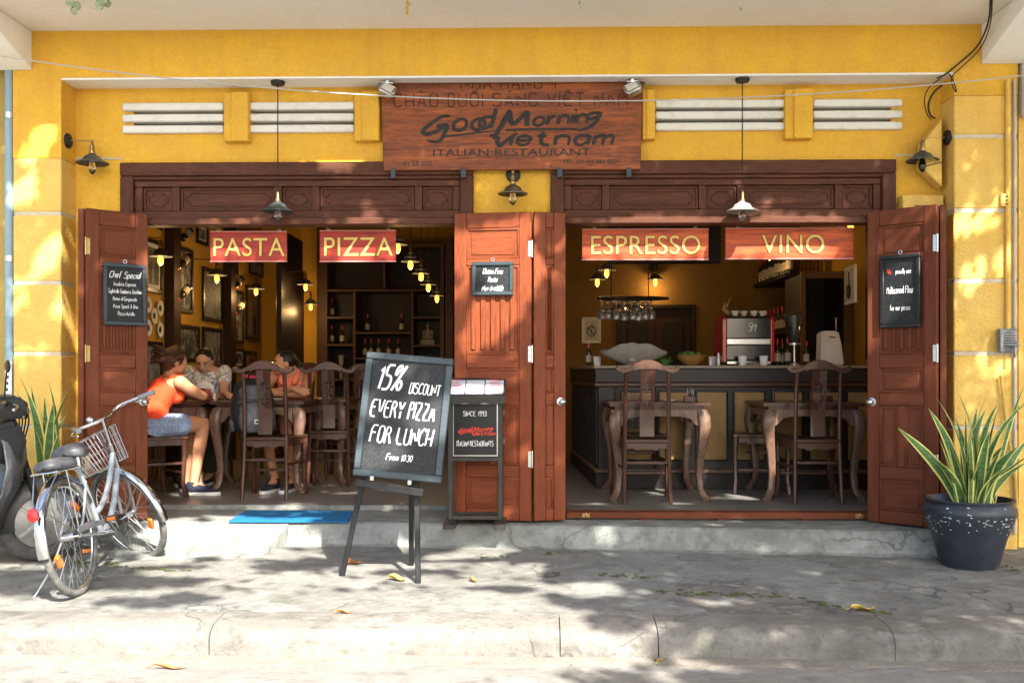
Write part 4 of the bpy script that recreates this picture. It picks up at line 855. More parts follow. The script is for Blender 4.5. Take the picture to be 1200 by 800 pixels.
m = MB(); m.box(a.x, b_.x, 6.855, 6.879, a.z, b_.z); m.build('plate', STUCCO2, sk, world=True, bevel=.003)
for k in range(3): p = at(1180,230+k*4.5,6.85); m = MB(); m.lathe([(.006,0),(.006,.004)], 8, T3((p.x, 6.853, p.z)) @ Matrix.Rotation(R(90), 4, 'X')); m.build('socket_hole', BLACK, sk, world=True)
# ================================================================== FURNITURE
def chair_proto():
    t = thing('dining_chair', 'x', 'chair', (0,0,0), 0, 'carved dark wood dining chairs'); hw = .168; D = .42; sh = .50
    # back at y=0 (posts), seat towards +y; local -y is the chair's rear
    def post(s): return [(s*(hw+.012), -.035, 0), (s*(hw+.004), -.008, .30), (s*hw, 0, .52), (s*hw, -.012, .80), (s*(hw-.004), -.05, 1.035)]
    for s in (-1, 1): m = MB(); m.tube(chaikin([Vector(p) for p in post(s)], 2), [(.017,.015)]*100, 8) if 0 else m.tube(chaikin([Vector(p) for p in post(s)], 2), .0165, 8); m.build('back_post', CHAIRW, t)
    W = .245; up = [(-W-.005,1.045),(-W+.012,1.068),(-W+.028,1.062),(-W+.035,1.045),(-.175,1.042),(-.13,1.060),(-.085,1.090),(-.04,1.108),(0,1.112)]
    dn = [(0,1.036),(-.07,1.036),(-.10,1.020),(-.115,1.032),(-.14,1.018),(-.19,1.004),(-W+.03,1.012),(-W+.004,1.026)]
    poly = up+[(-x, z) for x, z in up[-2::-1]]+[(-x, z) for x, z in dn[::-1]]+dn[1:]
    M = T3((0,-.05,0)) if 0 else T3((0,-.054,0)); m = MB(); m.prism(poly, -.016, .016, M=M); m.build('top_rail', CHAIRH, t, bevel=.005)
    # splat: two strips, plain foot, carved roundel
    def sp(y, z): return (-.012-.055*max(0,(z-.5)/.53)**1.5+.02*math.sin(PI*(z-.5)/.53))
    w2 = .056; m = MB()
    zs_ = [.52+.205*k/5 for k in range(6)]
    for a, b in zip(zs_[:-1], zs_[1:]): m.add([(-w2, sp(0,a)-.007, a),(w2, sp(0,a)-.007, a),(w2, sp(0,a)+.007, a),(-w2, sp(0,a)+.007, a),(-w2, sp(0,b)-.007, b),(w2, sp(0,b)-.007, b),(w2, sp(0,b)+.007, b),(-w2, sp(0,b)+.007, b)], [(0,1,5,4),(1,2,6,5),(2,3,7,6),(3,0,4,7)])
    m.build('splat', CHAIRW, t)
    m = MB(); zc = .845; ra, rb = .043, .095
    for s in (-1, 1):
        q = [(s*w2, .725), (s*w2, 1.03)]
        for a in (90, 60, 35, 15, 0, -15, -35, -60, -90): q.append((s*ra*math.cos(R(a))*1.0, zc+rb*math.sin(R(a))))
        q = [q[0], (s*w2, 1.03), (0, 1.03)]+q[2:]+[(0, .725)]
        m.prism([(x, z) for x, z in q], -.007, .007, M=None)
    for p in m.v: p.y += sp(0, p.z)
    m.build('splat_surround', CHAIRW, t)
    m = MB(); y = lambda z: sp(0, z)
    for dz in (-.026, -.009, .009, .026): m.box(-ra+.001, ra-.001, y(zc)-.005, y(zc)+.005, zc+dz-.0035, zc+dz+.0035)
    for s in (-1, 1):
        m.box(-.004, .004, y(zc)-.005, y(zc)+.005, zc+.030 if s > 0 else zc-rb+.004, zc+rb-.004 if s > 0 else zc-.030)
        for k in (-1, 1):
            m.tube(chaikin([Vector((k*.006, y(zc), zc+s*.045)), Vector((k*.030, y(zc), zc+s*.040)), Vector((k*.030, y(zc), zc+s*.060)), Vector((k*.012, y(zc), zc+s*.072))], 2), .0038, 5)
        m.box(-ra*.75, ra*.75, y(zc)-.005, y(zc)+.005, zc+s*.058-.003, zc+s*.058+.003)
    m.build('carving', CHAIRW, t)
    fw = .215; m = MB(); m.prism([(-hw-.005, -.02), (hw+.005, -.02), (fw+.02, D), (-fw-.02, D)], sh-.028, sh, M=Matrix(((1,0,0,0),(0,0,1,0),(0,1,0,0),(0,0,0,1))))
    m.v = [Vector((p.x, p.y, p.z)) for p in m.v]; m.build('seat', CHAIRH, t, bevel=.006)
    for s in (-1, 1):
        m = MB(); k = [(s*fw, D-.03, sh-.028), (s*(fw+.004), D-.028, .35), (s*(fw-.002), D-.035, .12), (s*(fw+.008), D-.015, .03), (s*(fw+.006), D-.01, 0)]
        m.tube(chaikin([Vector(p) for p in k], 2), [.022]*3+[.019]*6+[.022]*30, 6) if 0 else m.tube([Vector(p) for p in k], [.024,.021,.017,.024,.022], 6); m.build('front_leg', CHAIRW, t)
    ap = [(-hw+.012,.47),(-hw+.012,.425),(-.10,.425),(-.085,.412),(-.05,.412),(-.035,.42),(.035,.42),(.05,.412),(.085,.412),(.10,.425),(hw-.012,.425),(hw-.012,.47)]
    m = MB(); m.prism(ap, -.008, .006, M=T3((0,.0,0))); m.build('apron', CHAIRH, t, bevel=.002)
    m = MB(); m.prism([(x*1.2, z) for x, z in ap], -.006, .006, M=T3((0,D-.03,0))); m.build('apron', CHAIRH, t, bevel=.002)
    for s in (-1, 1):
        m = MB(); m.bar((s*(hw+.01), .0, .45), (s*fw, D-.03, .45), .012, .05); m.build('side_apron', CHAIRW, t, bevel=.002)
        m = MB(); m.bar((s*(hw+.008), -.006, .28), (s*fw, D-.03, .28), .018, .022); m.build('stretcher', CHAIRW, t, bevel=.003)
    m = MB(); m.prism([(-hw-.004,.335),(-.12,.325),(-.08,.33),(.08,.33),(.12,.325),(hw+.004,.335),(hw+.004,.312),(.12,.305),(-.12,.305),(-hw-.004,.312)], -.012, .012); m.build('stretcher', CHAIRW, t, bevel=.003)
    m = MB(); m.bar((-fw+.02, D-.03, .20), (fw-.02, D-.03, .20), .02, .022); m.build('stretcher', CHAIRH, t, bevel=.003)
    return t
ch0 = chair_proto(); chairs = 0
def chair(x, y, rz_, label):
    global chairs
    if chairs == 0: ch0.location = (x, y, ZF); ch0.rotation_euler.z = rz_; ch0['label'] = label; r = ch0
    else: r = dup(ch0, (x, y, ZF), rz_, label)
    chairs += 1; return r
def table_proto(w=.72, d=.78, h=.775):
    t = thing('dining_table', 'x', 'table', (0,0,0), 0, 'cabriole leg wooden dining tables'); a, b = w/2, d/2
    m = MB(); m.box(-a-.04, a+.04, -b-.035, b+.035, h-.028, h); m.build('table_top', CHAIRH, t, bevel=.009, seg=2)
    m = MB(); m.box(-a+.01, a-.01, -b+.01, b-.01, h-.052, h-.0285); m.build('waist', CHAIRH, t)
    for s in (-1, 1):
        ap = [(-a+.05, h-.053), (-a+.05, h-.19), (-a+.085, h-.165), (-a+.12, h-.125), (-a+.20, h-.108), (a-.20, h-.108), (a-.12, h-.125), (a-.085, h-.165), (a-.05, h-.19), (a-.05, h-.053)]
        m = MB(); m.prism(ap, -.012, .012, M=T3((0, s*(b-.006), 0))); m.build('apron', TABLEW, t, bevel=.003)
        ap2 = [(x*(b/a), z) for x, z in ap]; m = MB(); m.prism(ap2, -.012, .012, M=T3((s*(a-.006), 0, 0)) @ Matrix.Rotation(R(90), 4, 'Z')); m.build('apron', TABLEW, t, bevel=.003)
    for sx in (-1, 1):
        for sy in (-1, 1):
            prof = [(h-.053, -.028, .040), (h-.10, -.014, .048), (h-.17, -.004, .047), (h-.27, -.012, .039), (h-.42, -.032, .031), (h-.57, -.042, .027), (.10, -.034, .026), (.055, -.015, .029), (.03, .004, .032), (.0, .006, .024)]
            m = MB(); o = 0
            for (z, dx, r) in prof:
                cx, cy = sx*(a+dx), sy*(b+dx); rr = r
                m.v += [Vector((cx+i*rr, cy+j*rr, z)) for i, j in ((-1,-.72),(-.72,-1),(.72,-1),(1,-.72),(1,.72),(.72,1),(-.72,1),(-1,.72))]
            for k in range(len(prof)-1):
                for j in range(8): m.f.append((k*8+j, k*8+(j+1) % 8, (k+1)*8+(j+1) % 8, (k+1)*8+j)); m.m.append(0)
            n_ = len(prof)-1; m.f += [tuple(range(8)), tuple(n_*8+j for j in range(8))]; m.m += [0, 0]
            lg = m.build('leg', TABLEW, t, smooth=50)
            c = MB(); fx, fy = sx*(a+.012), sy*(b+.012)
            for q in (-.4, .15, .7):
                an = math.atan2(sy, sx)+q-.15; c.ball((fx+.020*math.cos(an), fy+.020*math.sin(an), .016), (.013,.013,.016), 8)
            c.build('claw', TABLEW, lg)
    return t
tb0 = table_proto(); tbn = 0
def table(x, y, rz_, label):
    global tbn
    if tbn == 0: tb0.location = (x, y, ZF); tb0.rotation_euler.z = rz_; tb0['label'] = label; r = tb0
    else: r = dup(tb0, (x, y, ZF), rz_, label)
    tbn += 1; return r
def F_(px, py): return fl(px, py, ZF)
# bar side
a, b = F_(724,587), F_(822,587); TR1 = table((a.x+b.x)/2, a.y+.40, 0, 'square table with napkin holder before the bar, under the pale chair rail')
a, b = F_(906,587), F_(1000,587); TR2 = table((a.x+b.x)/2+.02, a.y+.40, R(-2), 'square table at the right end of the bar opening')
p = F_(758,590); chair(p.x, p.y, R(1), 'carved chair with sunlit pale top rail, its back to the street')
chair(p.x+.02, p.y+1.02, R(181), 'carved chair facing the street behind the napkin holder table')
p = F_(958,590); chair(p.x, p.y, R(-1), 'carved chair with dark shiny top rail, back to the street, by the right door')
chair(p.x-.26, p.y+1.02, R(176), 'carved chair facing the street at the rightmost table')
# dining side
a, b = F_(255,579), F_(346,579); TL2 = table((a.x+b.x)/2, a.y+.42, R(0), 'square table where the woman in peach top leans, behind the backpack chair')
a = F_(233,579); TL1 = table(a.x-.34, a.y+.42, R(0), 'table between the woman in the orange top and the woman in the patterned blouse')
p = F_(311,585); CHB = chair(p.x, p.y, R(-2), 'carved chair at the street side with a grey backpack on its seat')
# chairs and tables further inside
p = F_(185,578); CH1 = chair(-3.27, 7.93, R(-48), 'carved chair under the woman in the orange tank top')
p = F_(262,560); CH2 = chair(at(248,430,9.6).x, 9.62, R(180), 'carved chair under the woman in the patterned blouse')
CH3 = chair(-2.13, 9.36, R(172), 'carved chair under the woman in the peach top')
chair(at(325,430,9.8).x, 9.85, R(178), 'dim carved chair between the two facing women beyond the tables')
TL3 = table(at(400,480,9.15).x-.30, 9.35, 0, 'worn table standing alone behind the woman in the peach top')
chair(at(388,436,8.95).x, 8.85, R(4), 'nearer of the two dark chairs beside the worn lone table')
chair(at(420,440,10.2).x, 10.3, R(180), 'farther dark chair beyond the worn lone table')
chair(at(440,440,11.0).x, 10.9, R(185), 'farthest dim chair half hidden by the discount chalkboard')
# things on tables
def napkin(c, label):
    t = thing('napkin_holder', label, 'napkin holder', c); m = MB(); m.box(-.045, .045, -.03, .03, 0, .045); m.build('holder', CHAIRH, t, bevel=.003)
    m = MB()
    for k in range(5): m.add([(-.03+.014*k, -.02, .04), (-.022+.014*k, .02, .04), (-.03+.016*k, .016, .10+.02*(k % 2)), (-.036+.015*k, -.018, .09+.02*((k+1) % 2))], [(0,1,2,3)])
    m.build('napkin', CHALK, t); return t
p = at(808,472,TR1.location.y-.1); napkin((p.x, p.y, ZF+.776), 'wooden napkin holder with white napkins on the left bar table')
p = at(969,470,TR2.location.y+.1); napkin((p.x, p.y, ZF+.776), 'napkin holder with white napkins behind the dark rail chair')
def plate(c, label, r=.085):
    m = MB(); m.lathe([(r*.55,0),(r*.6,.004),(r,.014),(r,.017),(r*.6,.008),(.0001,.007)], 20, T3(c)); return tag(m.build('plate', CHALK), label, 'plate')
p = at(785,474,TR1.location.y); plate((p.x, p.y, ZF+.776), 'white saucer on the left bar table beside the napkins', .06)
p = at(322,472,TL2.location.y-.2); plate((p.x, p.y, ZF+.776), 'white plate on the table before the folded arms')
# ================================================================== BAR COUNTER
yb = F_(860,572).y; xc = F_(702,572).x; zc_ = at(860,428,yb).z
bar = thing('bar_counter', 'long charcoal bar counter with mustard panels and a slatted end', 'counter', (2, yb+.3, ZF))
m = MB(); fx = xc-.02; eb = at(672,431,11.2); ex = eb.x
def poly_x(off): return [(xc-off, yb-off), (XR-.02, yb-off), (XR-.02, yb+.62), (xc+.55, yb+.62), (xc+.30, 11.2), (ex-off, 11.2)]
H3 = Matrix(((1,0,0,0),(0,0,1,0),(0,1,0,0),(0,0,0,1)))
for (name, off, z0, z1, mt) in (('countertop', .05, zc_-.028, zc_, mat('pale_edge_counter', (.20,.16,.12), .35, noise=(9,(.30,.25,.19),.5))), ('cornice', .035, zc_-.15, zc_-.029, BARW), ('bead', .040, zc_-.185, zc_-.151, CHAIRH), ('body', 0, ZF+.17, zc_-.186, BARW), ('skirting', .035, ZF+.135, ZF+.169, TABLEW), ('plinth', .03, ZF, ZF+.134, DARKW)):
    m = MB(); m.prism(poly_x(off), z0, z1, M=H3); m.build(name, mt, bar, world=True, bevel=.006 if name != 'body' else 0)
x = at(728,500,yb).x; dxp = at(861,500,yb).x-at(817,500,yb).x; w_ = at(851,500,yb).x-at(817,500,yb).x; zp1, zp0 = at(830,459,yb).z, at(830,538,yb).z
x = at(817,500,yb).x-2*dxp
while x < XR-.35:
    m = MB(); m.box(x, x+w_, yb-.004, yb+.01, zp0, zp1); pn = m.build('panel', MUSTARD, bar, world=True)
    m = MB(); e = .014
    for (xa, xb, za, zb_) in ((x-e, x+w_+e, zp1, zp1+e), (x-e, x+w_+e, zp0-e, zp0), (x-e, x, zp0, zp1), (x+w_, x+w_+e, zp0, zp1)): m.box(xa, xb, yb-.014, yb+.005, za, zb_)
    m.build('panel_moulding', BLACK, pn, world=True, bevel=.003); x += dxp
n = 13
for k in range(n):
    t_ = (k+.5)/n; cx_, cy = xc+(ex-xc)*t_, yb+(11.2-yb)*t_; m = MB(); m.bar((cx_-.012, cy, ZF+.2), (cx_-.012, cy, zc_-.2), .06, .02, side=(1,.1,0)); m.build('slat', BARW, bar, world=True)
def onbar(px, dy=.2): p = at(px, 427, yb+dy); return (p.x, p.y, zc_)
# clam shaped planter, herbs, lime bowl, shakers
p = onbar(743,.15); t = thing('shell_planter', 'large grey clam shaped bowl standing on the bar counter', 'bowl', p)
m = MB(); n1, n2 = 40, 12; vs = []
for j in range(n2+1):
    v = j/n2
    for i in range(n1):
        a = 2*PI*i/n1; lob = 1+.35*abs(math.cos(a))**3; rr = (.07+.13*math.sin(v*PI/2)**1.0)*lob; h = .01+.15*v**1.1-(.040*math.cos(2*a)*v**2)+.012*math.sin(5*a)*v
        vs.append((rr*math.cos(a)*(1+.12*v), rr*math.sin(a)*.75, h))
for j in range(n2, -1, -1):
    v = j/n2
    for i in range(n1):
        a = 2*PI*i/n1; lob = 1+.35*abs(math.cos(a))**3; rr = (.05+.13*math.sin(v*PI/2))*lob; h = .03+.13*v**1.1-(.040*math.cos(2*a)*v**2)+.012*math.sin(5*a)*v
        vs.append((rr*math.cos(a)*(1+.12*v), rr*math.sin(a)*.75, h))
K = 2*(n2+1); m.add(vs, [(j*n1+i, j*n1+(i+1) % n1, (j+1)*n1+(i+1) % n1, (j+1)*n1+i) for j in range(K-1) for i in range(n1)]+[tuple(range(n1))]); m.build('shell', mat('grey_shell_stone', (.30,.28,.25), .7, noise=[(9,(.20,.18,.155),.6)], bump=(12,.4,.01)), t, smooth=70)
m = MB(); m.ball((-.02, -.06, .05), (.05,.05,.045), 14); m.build('boss', MATS['grey_shell_stone'], t)
def leaves(mb, c, rad, n, size, seed=1):
    r_ = random.Random(seed)
    for _ in range(n):
        d = Vector((r_.gauss(0,1), r_.gauss(0,1), r_.gauss(0,1))).normalized(); p = Vector(c)+Vector((d.x*rad[0], d.y*rad[1], d.z*rad[2]))*r_.random()**.4
        u = Vector((r_.gauss(0,1), r_.gauss(0,1), r_.gauss(0,.6))).normalized(); v = u.cross(d).normalized() if abs(u.dot(d)) < .98 else u.orthogonal().normalized(); s = size*r_.uniform(.6,1.3)
        mb.add([p-u*s, p+v*s*.45, p+u*s, p-v*s*.45], [(0,1,2,3)])
p = onbar(778,.3); m = MB(); leaves(m, (p[0], p[1], p[2]+.05), (.09,.06,.05), 150, .016, 3); m.lathe([(.03,0),(.05,.05),(.045,.05)], 12, T3(p)); tag(m.build('herb_pot', mat('herb_green', (.05,.16,.025), .6, noise=(20,(.10,.24,.04),.6))), 'small bushy green herbs on the bar behind the clam bowl', 'plant')['kind'] = 'stuff' if 0 else 'thing'
p = onbar(810,.2); t = thing('fruit_bowl', 'round wooden bowl on the bar holding limes', 'bowl', p); m = MB(); m.lathe([(.05,0),(.06,.008),(.11,.05),(.132,.088),(.135,.092),(.128,.092),(.10,.055),(.05,.018),(.0001,.015)], 28)
m.build('bowl', mat('honey_wood', (.38,.20,.06), .4, noise=(8,(.28,.13,.04),.6), stretch=(2,2,8)), t, smooth=60)
for k, (dx, dy, dz_) in enumerate(((-.06,.0,.10),(.0,-.03,.105),(.06,.0,.10),(-.02,.05,.11),(.04,.05,.10),(-.08,.05,.095),(.085,.045,.09))):
    m = MB(); m.ball((0,0,0), (.030,.027,.027), 12); o = m.build('lime', LIME); tag(o, 'green lime piled in the wooden bowl on the bar', 'fruit', 'limes in the wooden bowl'); o.location = (p[0]+dx, p[1]+dy, p[2]+dz_-.03)
for px, h, lb in ((833,.065,'short white shaker on the bar beside the fruit bowl'), (842,.115,'tall white pepper mill on the bar beside the short shaker')):
    p = onbar(px,.12); m = MB(); m.lathe([(.013,0),(.014,h*.5),(.009,h*.62),(.012,h*.8),(.008,h*.93),(.0001,h)], 14, T3(p)); tag(m.build('shaker', CHALK), lb, 'shaker')
LATE = []
# espresso machine
a, b = at(852,427,yb+.14), at(903,427,yb+.14); t = thing('espresso_machine', 'red and chrome espresso machine on the bar with cups on top', 'coffee machine', ((a.x+b.x)/2, yb+.35, zc_)); W = (b.x-a.x)/2+.02; H = at(870,371,yb+.14).z-zc_
BL = mat('dark_mirror_steel', (.09,.09,.095), .16, .8, noise=(3,(.06,.06,.065),.7))
m = MB(); m.box(-W+.03, W-.03, -.19, .20, .04, H); m.build('body', BLACK, t, bevel=.01)
for s in (-1, 1): m = MB(); m.prism([(-.215,.03),(-.215,H-.02),(-.18,H+.012),(.21,H+.012),(.23,H-.03),(.23,.03)], s*W-.016, s*W+.016, M=Matrix(((0,1,0,0),(1,0,0,0),(0,0,1,0),(0,0,0,1)))); m.build('side_panel', REDM, t, bevel=.008, seg=2)
m = MB(); m.box(-W+.018, W-.018, -.205, -.191, H*.56, H-.012); m.build('upper_panel', BL, t, bevel=.004)
m = MB(); m.box(-W+.018, W-.018, -.207, -.191, .05, H*.42); m.build('lower_panel', BL, t, bevel=.004)
m = MB(); m.box(-W+.018, W-.018, -.213, -.191, H*.43, H*.55); m.build('middle_band', STEEL, t, bevel=.004)
m = MB(); strokes(m, 'SM', .02, H*.70, H*.17, .004, .35, .75, align='c', y=-.208, gap=.6); m.build('script_emblem', CHALK, t)
m = MB(); m.box(-W+.018, W-.018, -.22, .2, .012, .039); m.build('drip_tray', STEEL, t, bevel=.003)
for sx in (-1, 1):
    m = MB(); m.lathe([(.02,0),(.015,.012)], 10, T3((sx*(W-.05), -.12, 0))); m.build('foot', BLACK, t)
for k in range(4):
    m = MB(); m.lathe([(.018,0),(.032,.03),(.036,.045),(.033,.045),(.0001,.01)], 14); o = m.build('cup', CHALK); tag(o, 'white upturned coffee cup on top of the espresso machine', 'cup', 'cups on the espresso machine'); o.location = (t.location.x-.10+.085*k, t.location.y-.1+.03*(k % 2), zc_+H+.013)
m = MB(); c0 = (t.location.x-W+.05, t.location.y, zc_+H+.013)
for k in range(5): m.ball((c0[0]+.02*math.cos(k*1.3), c0[1], c0[2]+.03+.018*k), (.026-.003*k,.02,.022), 8)
for s in (-1, 1): m.tube([(c0[0]+s*.01, c0[1], c0[2]+.10), (c0[0]+s*.03+.02, c0[1], c0[2]+.16+.02*s)], [.008,.003], 6)
tag(m.build('ornament', mat('straw_tan', (.38,.24,.12), .8)), 'small tan twiggy ornament on the left top of the espresso machine', 'ornament')
# grinder
p = onbar(931,.15); t = thing('coffee_grinder', 'slim coffee grinder with clear cone hopper on the bar', 'grinder', p); zt2 = at(931,400,yb+.15).z-zc_
m = MB(); m.lathe([(.05,0),(.045,.02),(.014,.035),(.012,zt2-.03)], 16); m.build('column', STEEL, t)
m = MB(); m.lathe([(.06,zt2-.03),(.06,zt2-.015),(.03,zt2-.01)], 18); m.build('collar', STEEL, t)
m = MB(); m.lathe([(.03,zt2-.01),(.095,zt2+.22),(.09,zt2+.24),(.03,zt2+.26)], 20); m.build('hopper', mat('smoky_glass', (.12,.12,.12), .08, trans=.7), t)
for px, dy, sc__ in ((911,.3,.8),(917,.42,.7),(923,.36,.85),(690,.5,.7),(945,.4,.75)):
    LATE.append((px, dy, sc__))
# water filter jug (white appliance)
a, b = onbar(959,.15), onbar(985,.15); t = thing('water_boiler', 'cream white upright appliance at the right end of the bar', 'appliance', ((a[0]+b[0])/2, a[1], zc_)); w_ = (b[0]-a[0])/2; H = at(970,388,yb+.15).z-zc_
m = MB(); m.prism([(-w_,0),(w_+.01,0),(w_*.86,H*.6),(w_*.62,H*.94),(w_*.45,H),(-w_*.75,H),(-w_*.92,H*.9)], -.09, .09); m.build('body', CERAM, t, bevel=.014, seg=2)
m = MB(); m.box(-w_*.3, w_*.3, -.094, -.0905, H*.80, H*.83); m.build('display', BLACK, t)
# ------------------------------------------------------------------ back cabinet and bottles of the bar
fr = thing('drinks_cabinet', 'tall dark glass cabinet standing in the right corner behind the bar', 'cabinet', (2.9, 10.3, ZF)); zt_ = at(960,318,10.0).z
x0, x1 = at(938,350,10.0).x, XR-.01
m = MB(); m.box(x0, x1, 10.02, 10.6, ZF, zt_-.03); m.build('carcass', DARKW, fr, world=True)
OCH = mat('ochre_frame_wood', (.22,.12,.04), .5, noise=(8,(.14,.07,.03),.6))
for (a, b, c, d) in ((x0, x0+.05, ZF, zt_), (x1-.09, x1, ZF, zt_), (x0+.051, x1-.091, zt_-.07, zt_)): m = MB(); m.box(a, b, 9.98, 10.019, c, d); m.build('frame_bar', OCH, fr, world=True, bevel=.004)
m = MB(); m.box(x0+.051, x1-.091, 10.005, 10.018, ZF+.1, zt_-.071); m.build('door', mat('dark_cabinet_glass', (.008,.008,.009), .06), fr, world=True)
m = MB(); m.tube([(x1-.20, 9.985, 1.45), (x1-.17, 9.975, 1.45), (x1-.17, 9.975, 1.75), (x1-.20, 9.985, 1.75)], .007, 6); m.build('handle', STEEL, fr, world=True)
sh = thing('bottle_shelf', 'long dark shelf unit behind the bar carrying rows of bottles', 'shelf', (2.8, 11.3, ZF)); xs0 = at(885,330,11.9).x; xs1 = x0
P0, P1 = Vector((xs1, 10.62, 0)), Vector((xs0, 11.95, 0)); zS = at(919,322,10.8).z
def quadx(off, z0, z1): return [(P0.x+off, P0.y), (XR-.02, P0.y), (XR-.02, 11.97), (P1.x+off, 11.97)]
for (z0, z1) in ((zS-.04, zS), (1.62, 1.65), (1.27, 1.30)): m = MB(); m.prism(quadx(0, 0, 0), z0, z1, M=H3); m.build('shelf_board', DARKW, sh, world=True)
m = MB(); m.prism([(P0.x+.12, P0.y+.02), (XR-.02, P0.y+.02), (XR-.02, 11.96), (P1.x+.3, 11.96)], ZF, 1.27, M=H3); m.build('cupboard', DARKW, sh, world=True)
m = MB(); m.box(XR-.06, XR-.021, 10.65, 11.96, 1.3, zS-.04); m.build('back_board', DARKW, sh, world=True)
DKG = mat('dark_bottle_glass', (.02,.03,.015), .08, noise=(3,(.05,.02,.01),.6)); LABM = mat('bottle_label_paper', (.50,.45,.36), .8, noise=(18,(.25,.18,.12),.6))
def bottle_mesh():
    m = MB(); m.lathe([(.034,0),(.037,.01),(.037,.17),(.030,.20),(.014,.225),(.0135,.285),(.016,.287),(.016,.30),(.0001,.301)], 14); return m
bt0 = None
def bottle(loc, label, group, rot=None, sc_=1):
    global bt0
    if bt0 is None:
        t = thing('bottle', label, 'bottle', loc, 0, group); bottle_mesh().build('glass_body', DKG, t, smooth=50)
        m = MB(); m.lathe([(.0378,.05),(.0378,.14)], 14); m.build('label', LABM, t); m = MB(); m.lathe([(.0145,.235),(.0145,.288),(.017,.289),(.017,.3015),(.0001,.3025)], 12); m.build('capsule', REDM, t); bt0 = t
    else: t = dup(bt0, loc, 0, label, group)
    if rot is not None: t.rotation_mode = 'QUATERNION'; t.rotation_quaternion = rot
    t.scale = (sc_,)*3; return t
for k in range(11):
    f = (k+.5)/11; c = P0.lerp(P1, f); bottle((c.x+.07, c.y, zS), 'wine bottle in the row on top of the dark shelf behind the bar', 'bottles on top of the bar shelf', None, 1+.1*rnd.uniform(-1,1))
for z in (1.65, 1.30):
    for k in range(8):
        f = (k+.5)/8; c = P0.lerp(P1, f); bottle((c.x+.09, c.y, z), ('dim bottle standing on the middle board of the bar shelf' if z > 1.5 else 'dim bottle standing on the lowest board of the bar shelf'), ('bottles on the middle bar shelf' if z > 1.5 else 'bottles on the lowest bar shelf'), None, .95)
for k, (px, dy, sc__) in enumerate(LATE):
    p = onbar(px, dy); bottle(p, ('small dark bottle just right of the espresso machine','second little bottle right of the espresso machine','dark bottle between espresso machine and coffee grinder','dark bottle at the far left end of the bar behind the clam bowl','dark bottle between coffee grinder and white boiler')[k], 'bottles standing on the bar counter', None, sc__)
for k, (px, dy) in enumerate(((700,.35),(870,.05),(835,.4),(895,.03))):
    p = onbar(px, dy); m = MB(); m.lathe([(.028,0),(.036,.05),(.038,.085),(.034,.085),(.0001,.02)], 16, T3(p)); tag(m.build('cup', CHALK), ('white cup at the left end of the bar counter','white cup before the espresso machine drip tray','white cup behind the pepper mill','white cup under the right side of the espresso machine')[k], 'cup')
# ------------------------------------------------------------------ dark door in the back wall
d = thing('back_door', 'dark double door in the mustard wall behind the bar', 'door', ((dx0+dx1)/2, YB+.05, ZF)); xm = (dx0+dx1)/2
for (a, b) in ((dx0+.045, xm-.003), (xm+.003, dx1-.045)):
    m = MB(); m.box(a, b, YB+.05, YB+.09, ZF, dz-.045); l = m.build('leaf', POSTW, d, world=True)
    for (z0, z1) in ((ZF+.15, 1.0), (1.12, dz-.2)): m = MB(); m.box(a+.09, b-.09, YB+.035, YB+.0495, z0, z1); m.build('panel', DARKW, l, world=True, bevel=.006)
for (a, b, c, e) in ((dx0, dx0+.044, ZF, dz), (dx1-.044, dx1, ZF, dz), (dx0+.045, dx1-.045, dz-.044, dz)): m = MB(); m.box(a, b, YB-.02, YB+.1, c, e); m.build('frame_bar', DARKW, d, world=True, bevel=.004)
# ------------------------------------------------------------------ pictures
PHOTO = [mat('grey_photo_print', (.16,.16,.155), .6, noise=[(5,(.03,.03,.03),.95),(14,(.34,.33,.31),.6)], ramp=(.42,.58), spec=.15), mat('dark_photo_print', (.05,.05,.05), .6, noise=[(4,(.02,.02,.02),.9),(11,(.28,.27,.25),.8)], ramp=(.45,.6), spec=.15), mat('sepia_photo_print', (.24,.13,.045), .6, noise=[(4,(.15,.07,.03),.9),(11,(.55,.40,.2),.6)], ramp=(.42,.6), spec=.15)]
FIGM = [mat('print_light_grey', (.42,.41,.39), .6, noise=(30,(.12,.12,.12),.8), spec=.15), mat('print_black', (.012,.012,.012), .6, noise=(25,(.10,.10,.10),.7), spec=.15), mat('print_mid_grey', (.16,.155,.15), .6, noise=(28,(.38,.37,.35),.7), spec=.15)]
FRM = mat('black_frame_lacquer', (.012,.010,.009), .35)
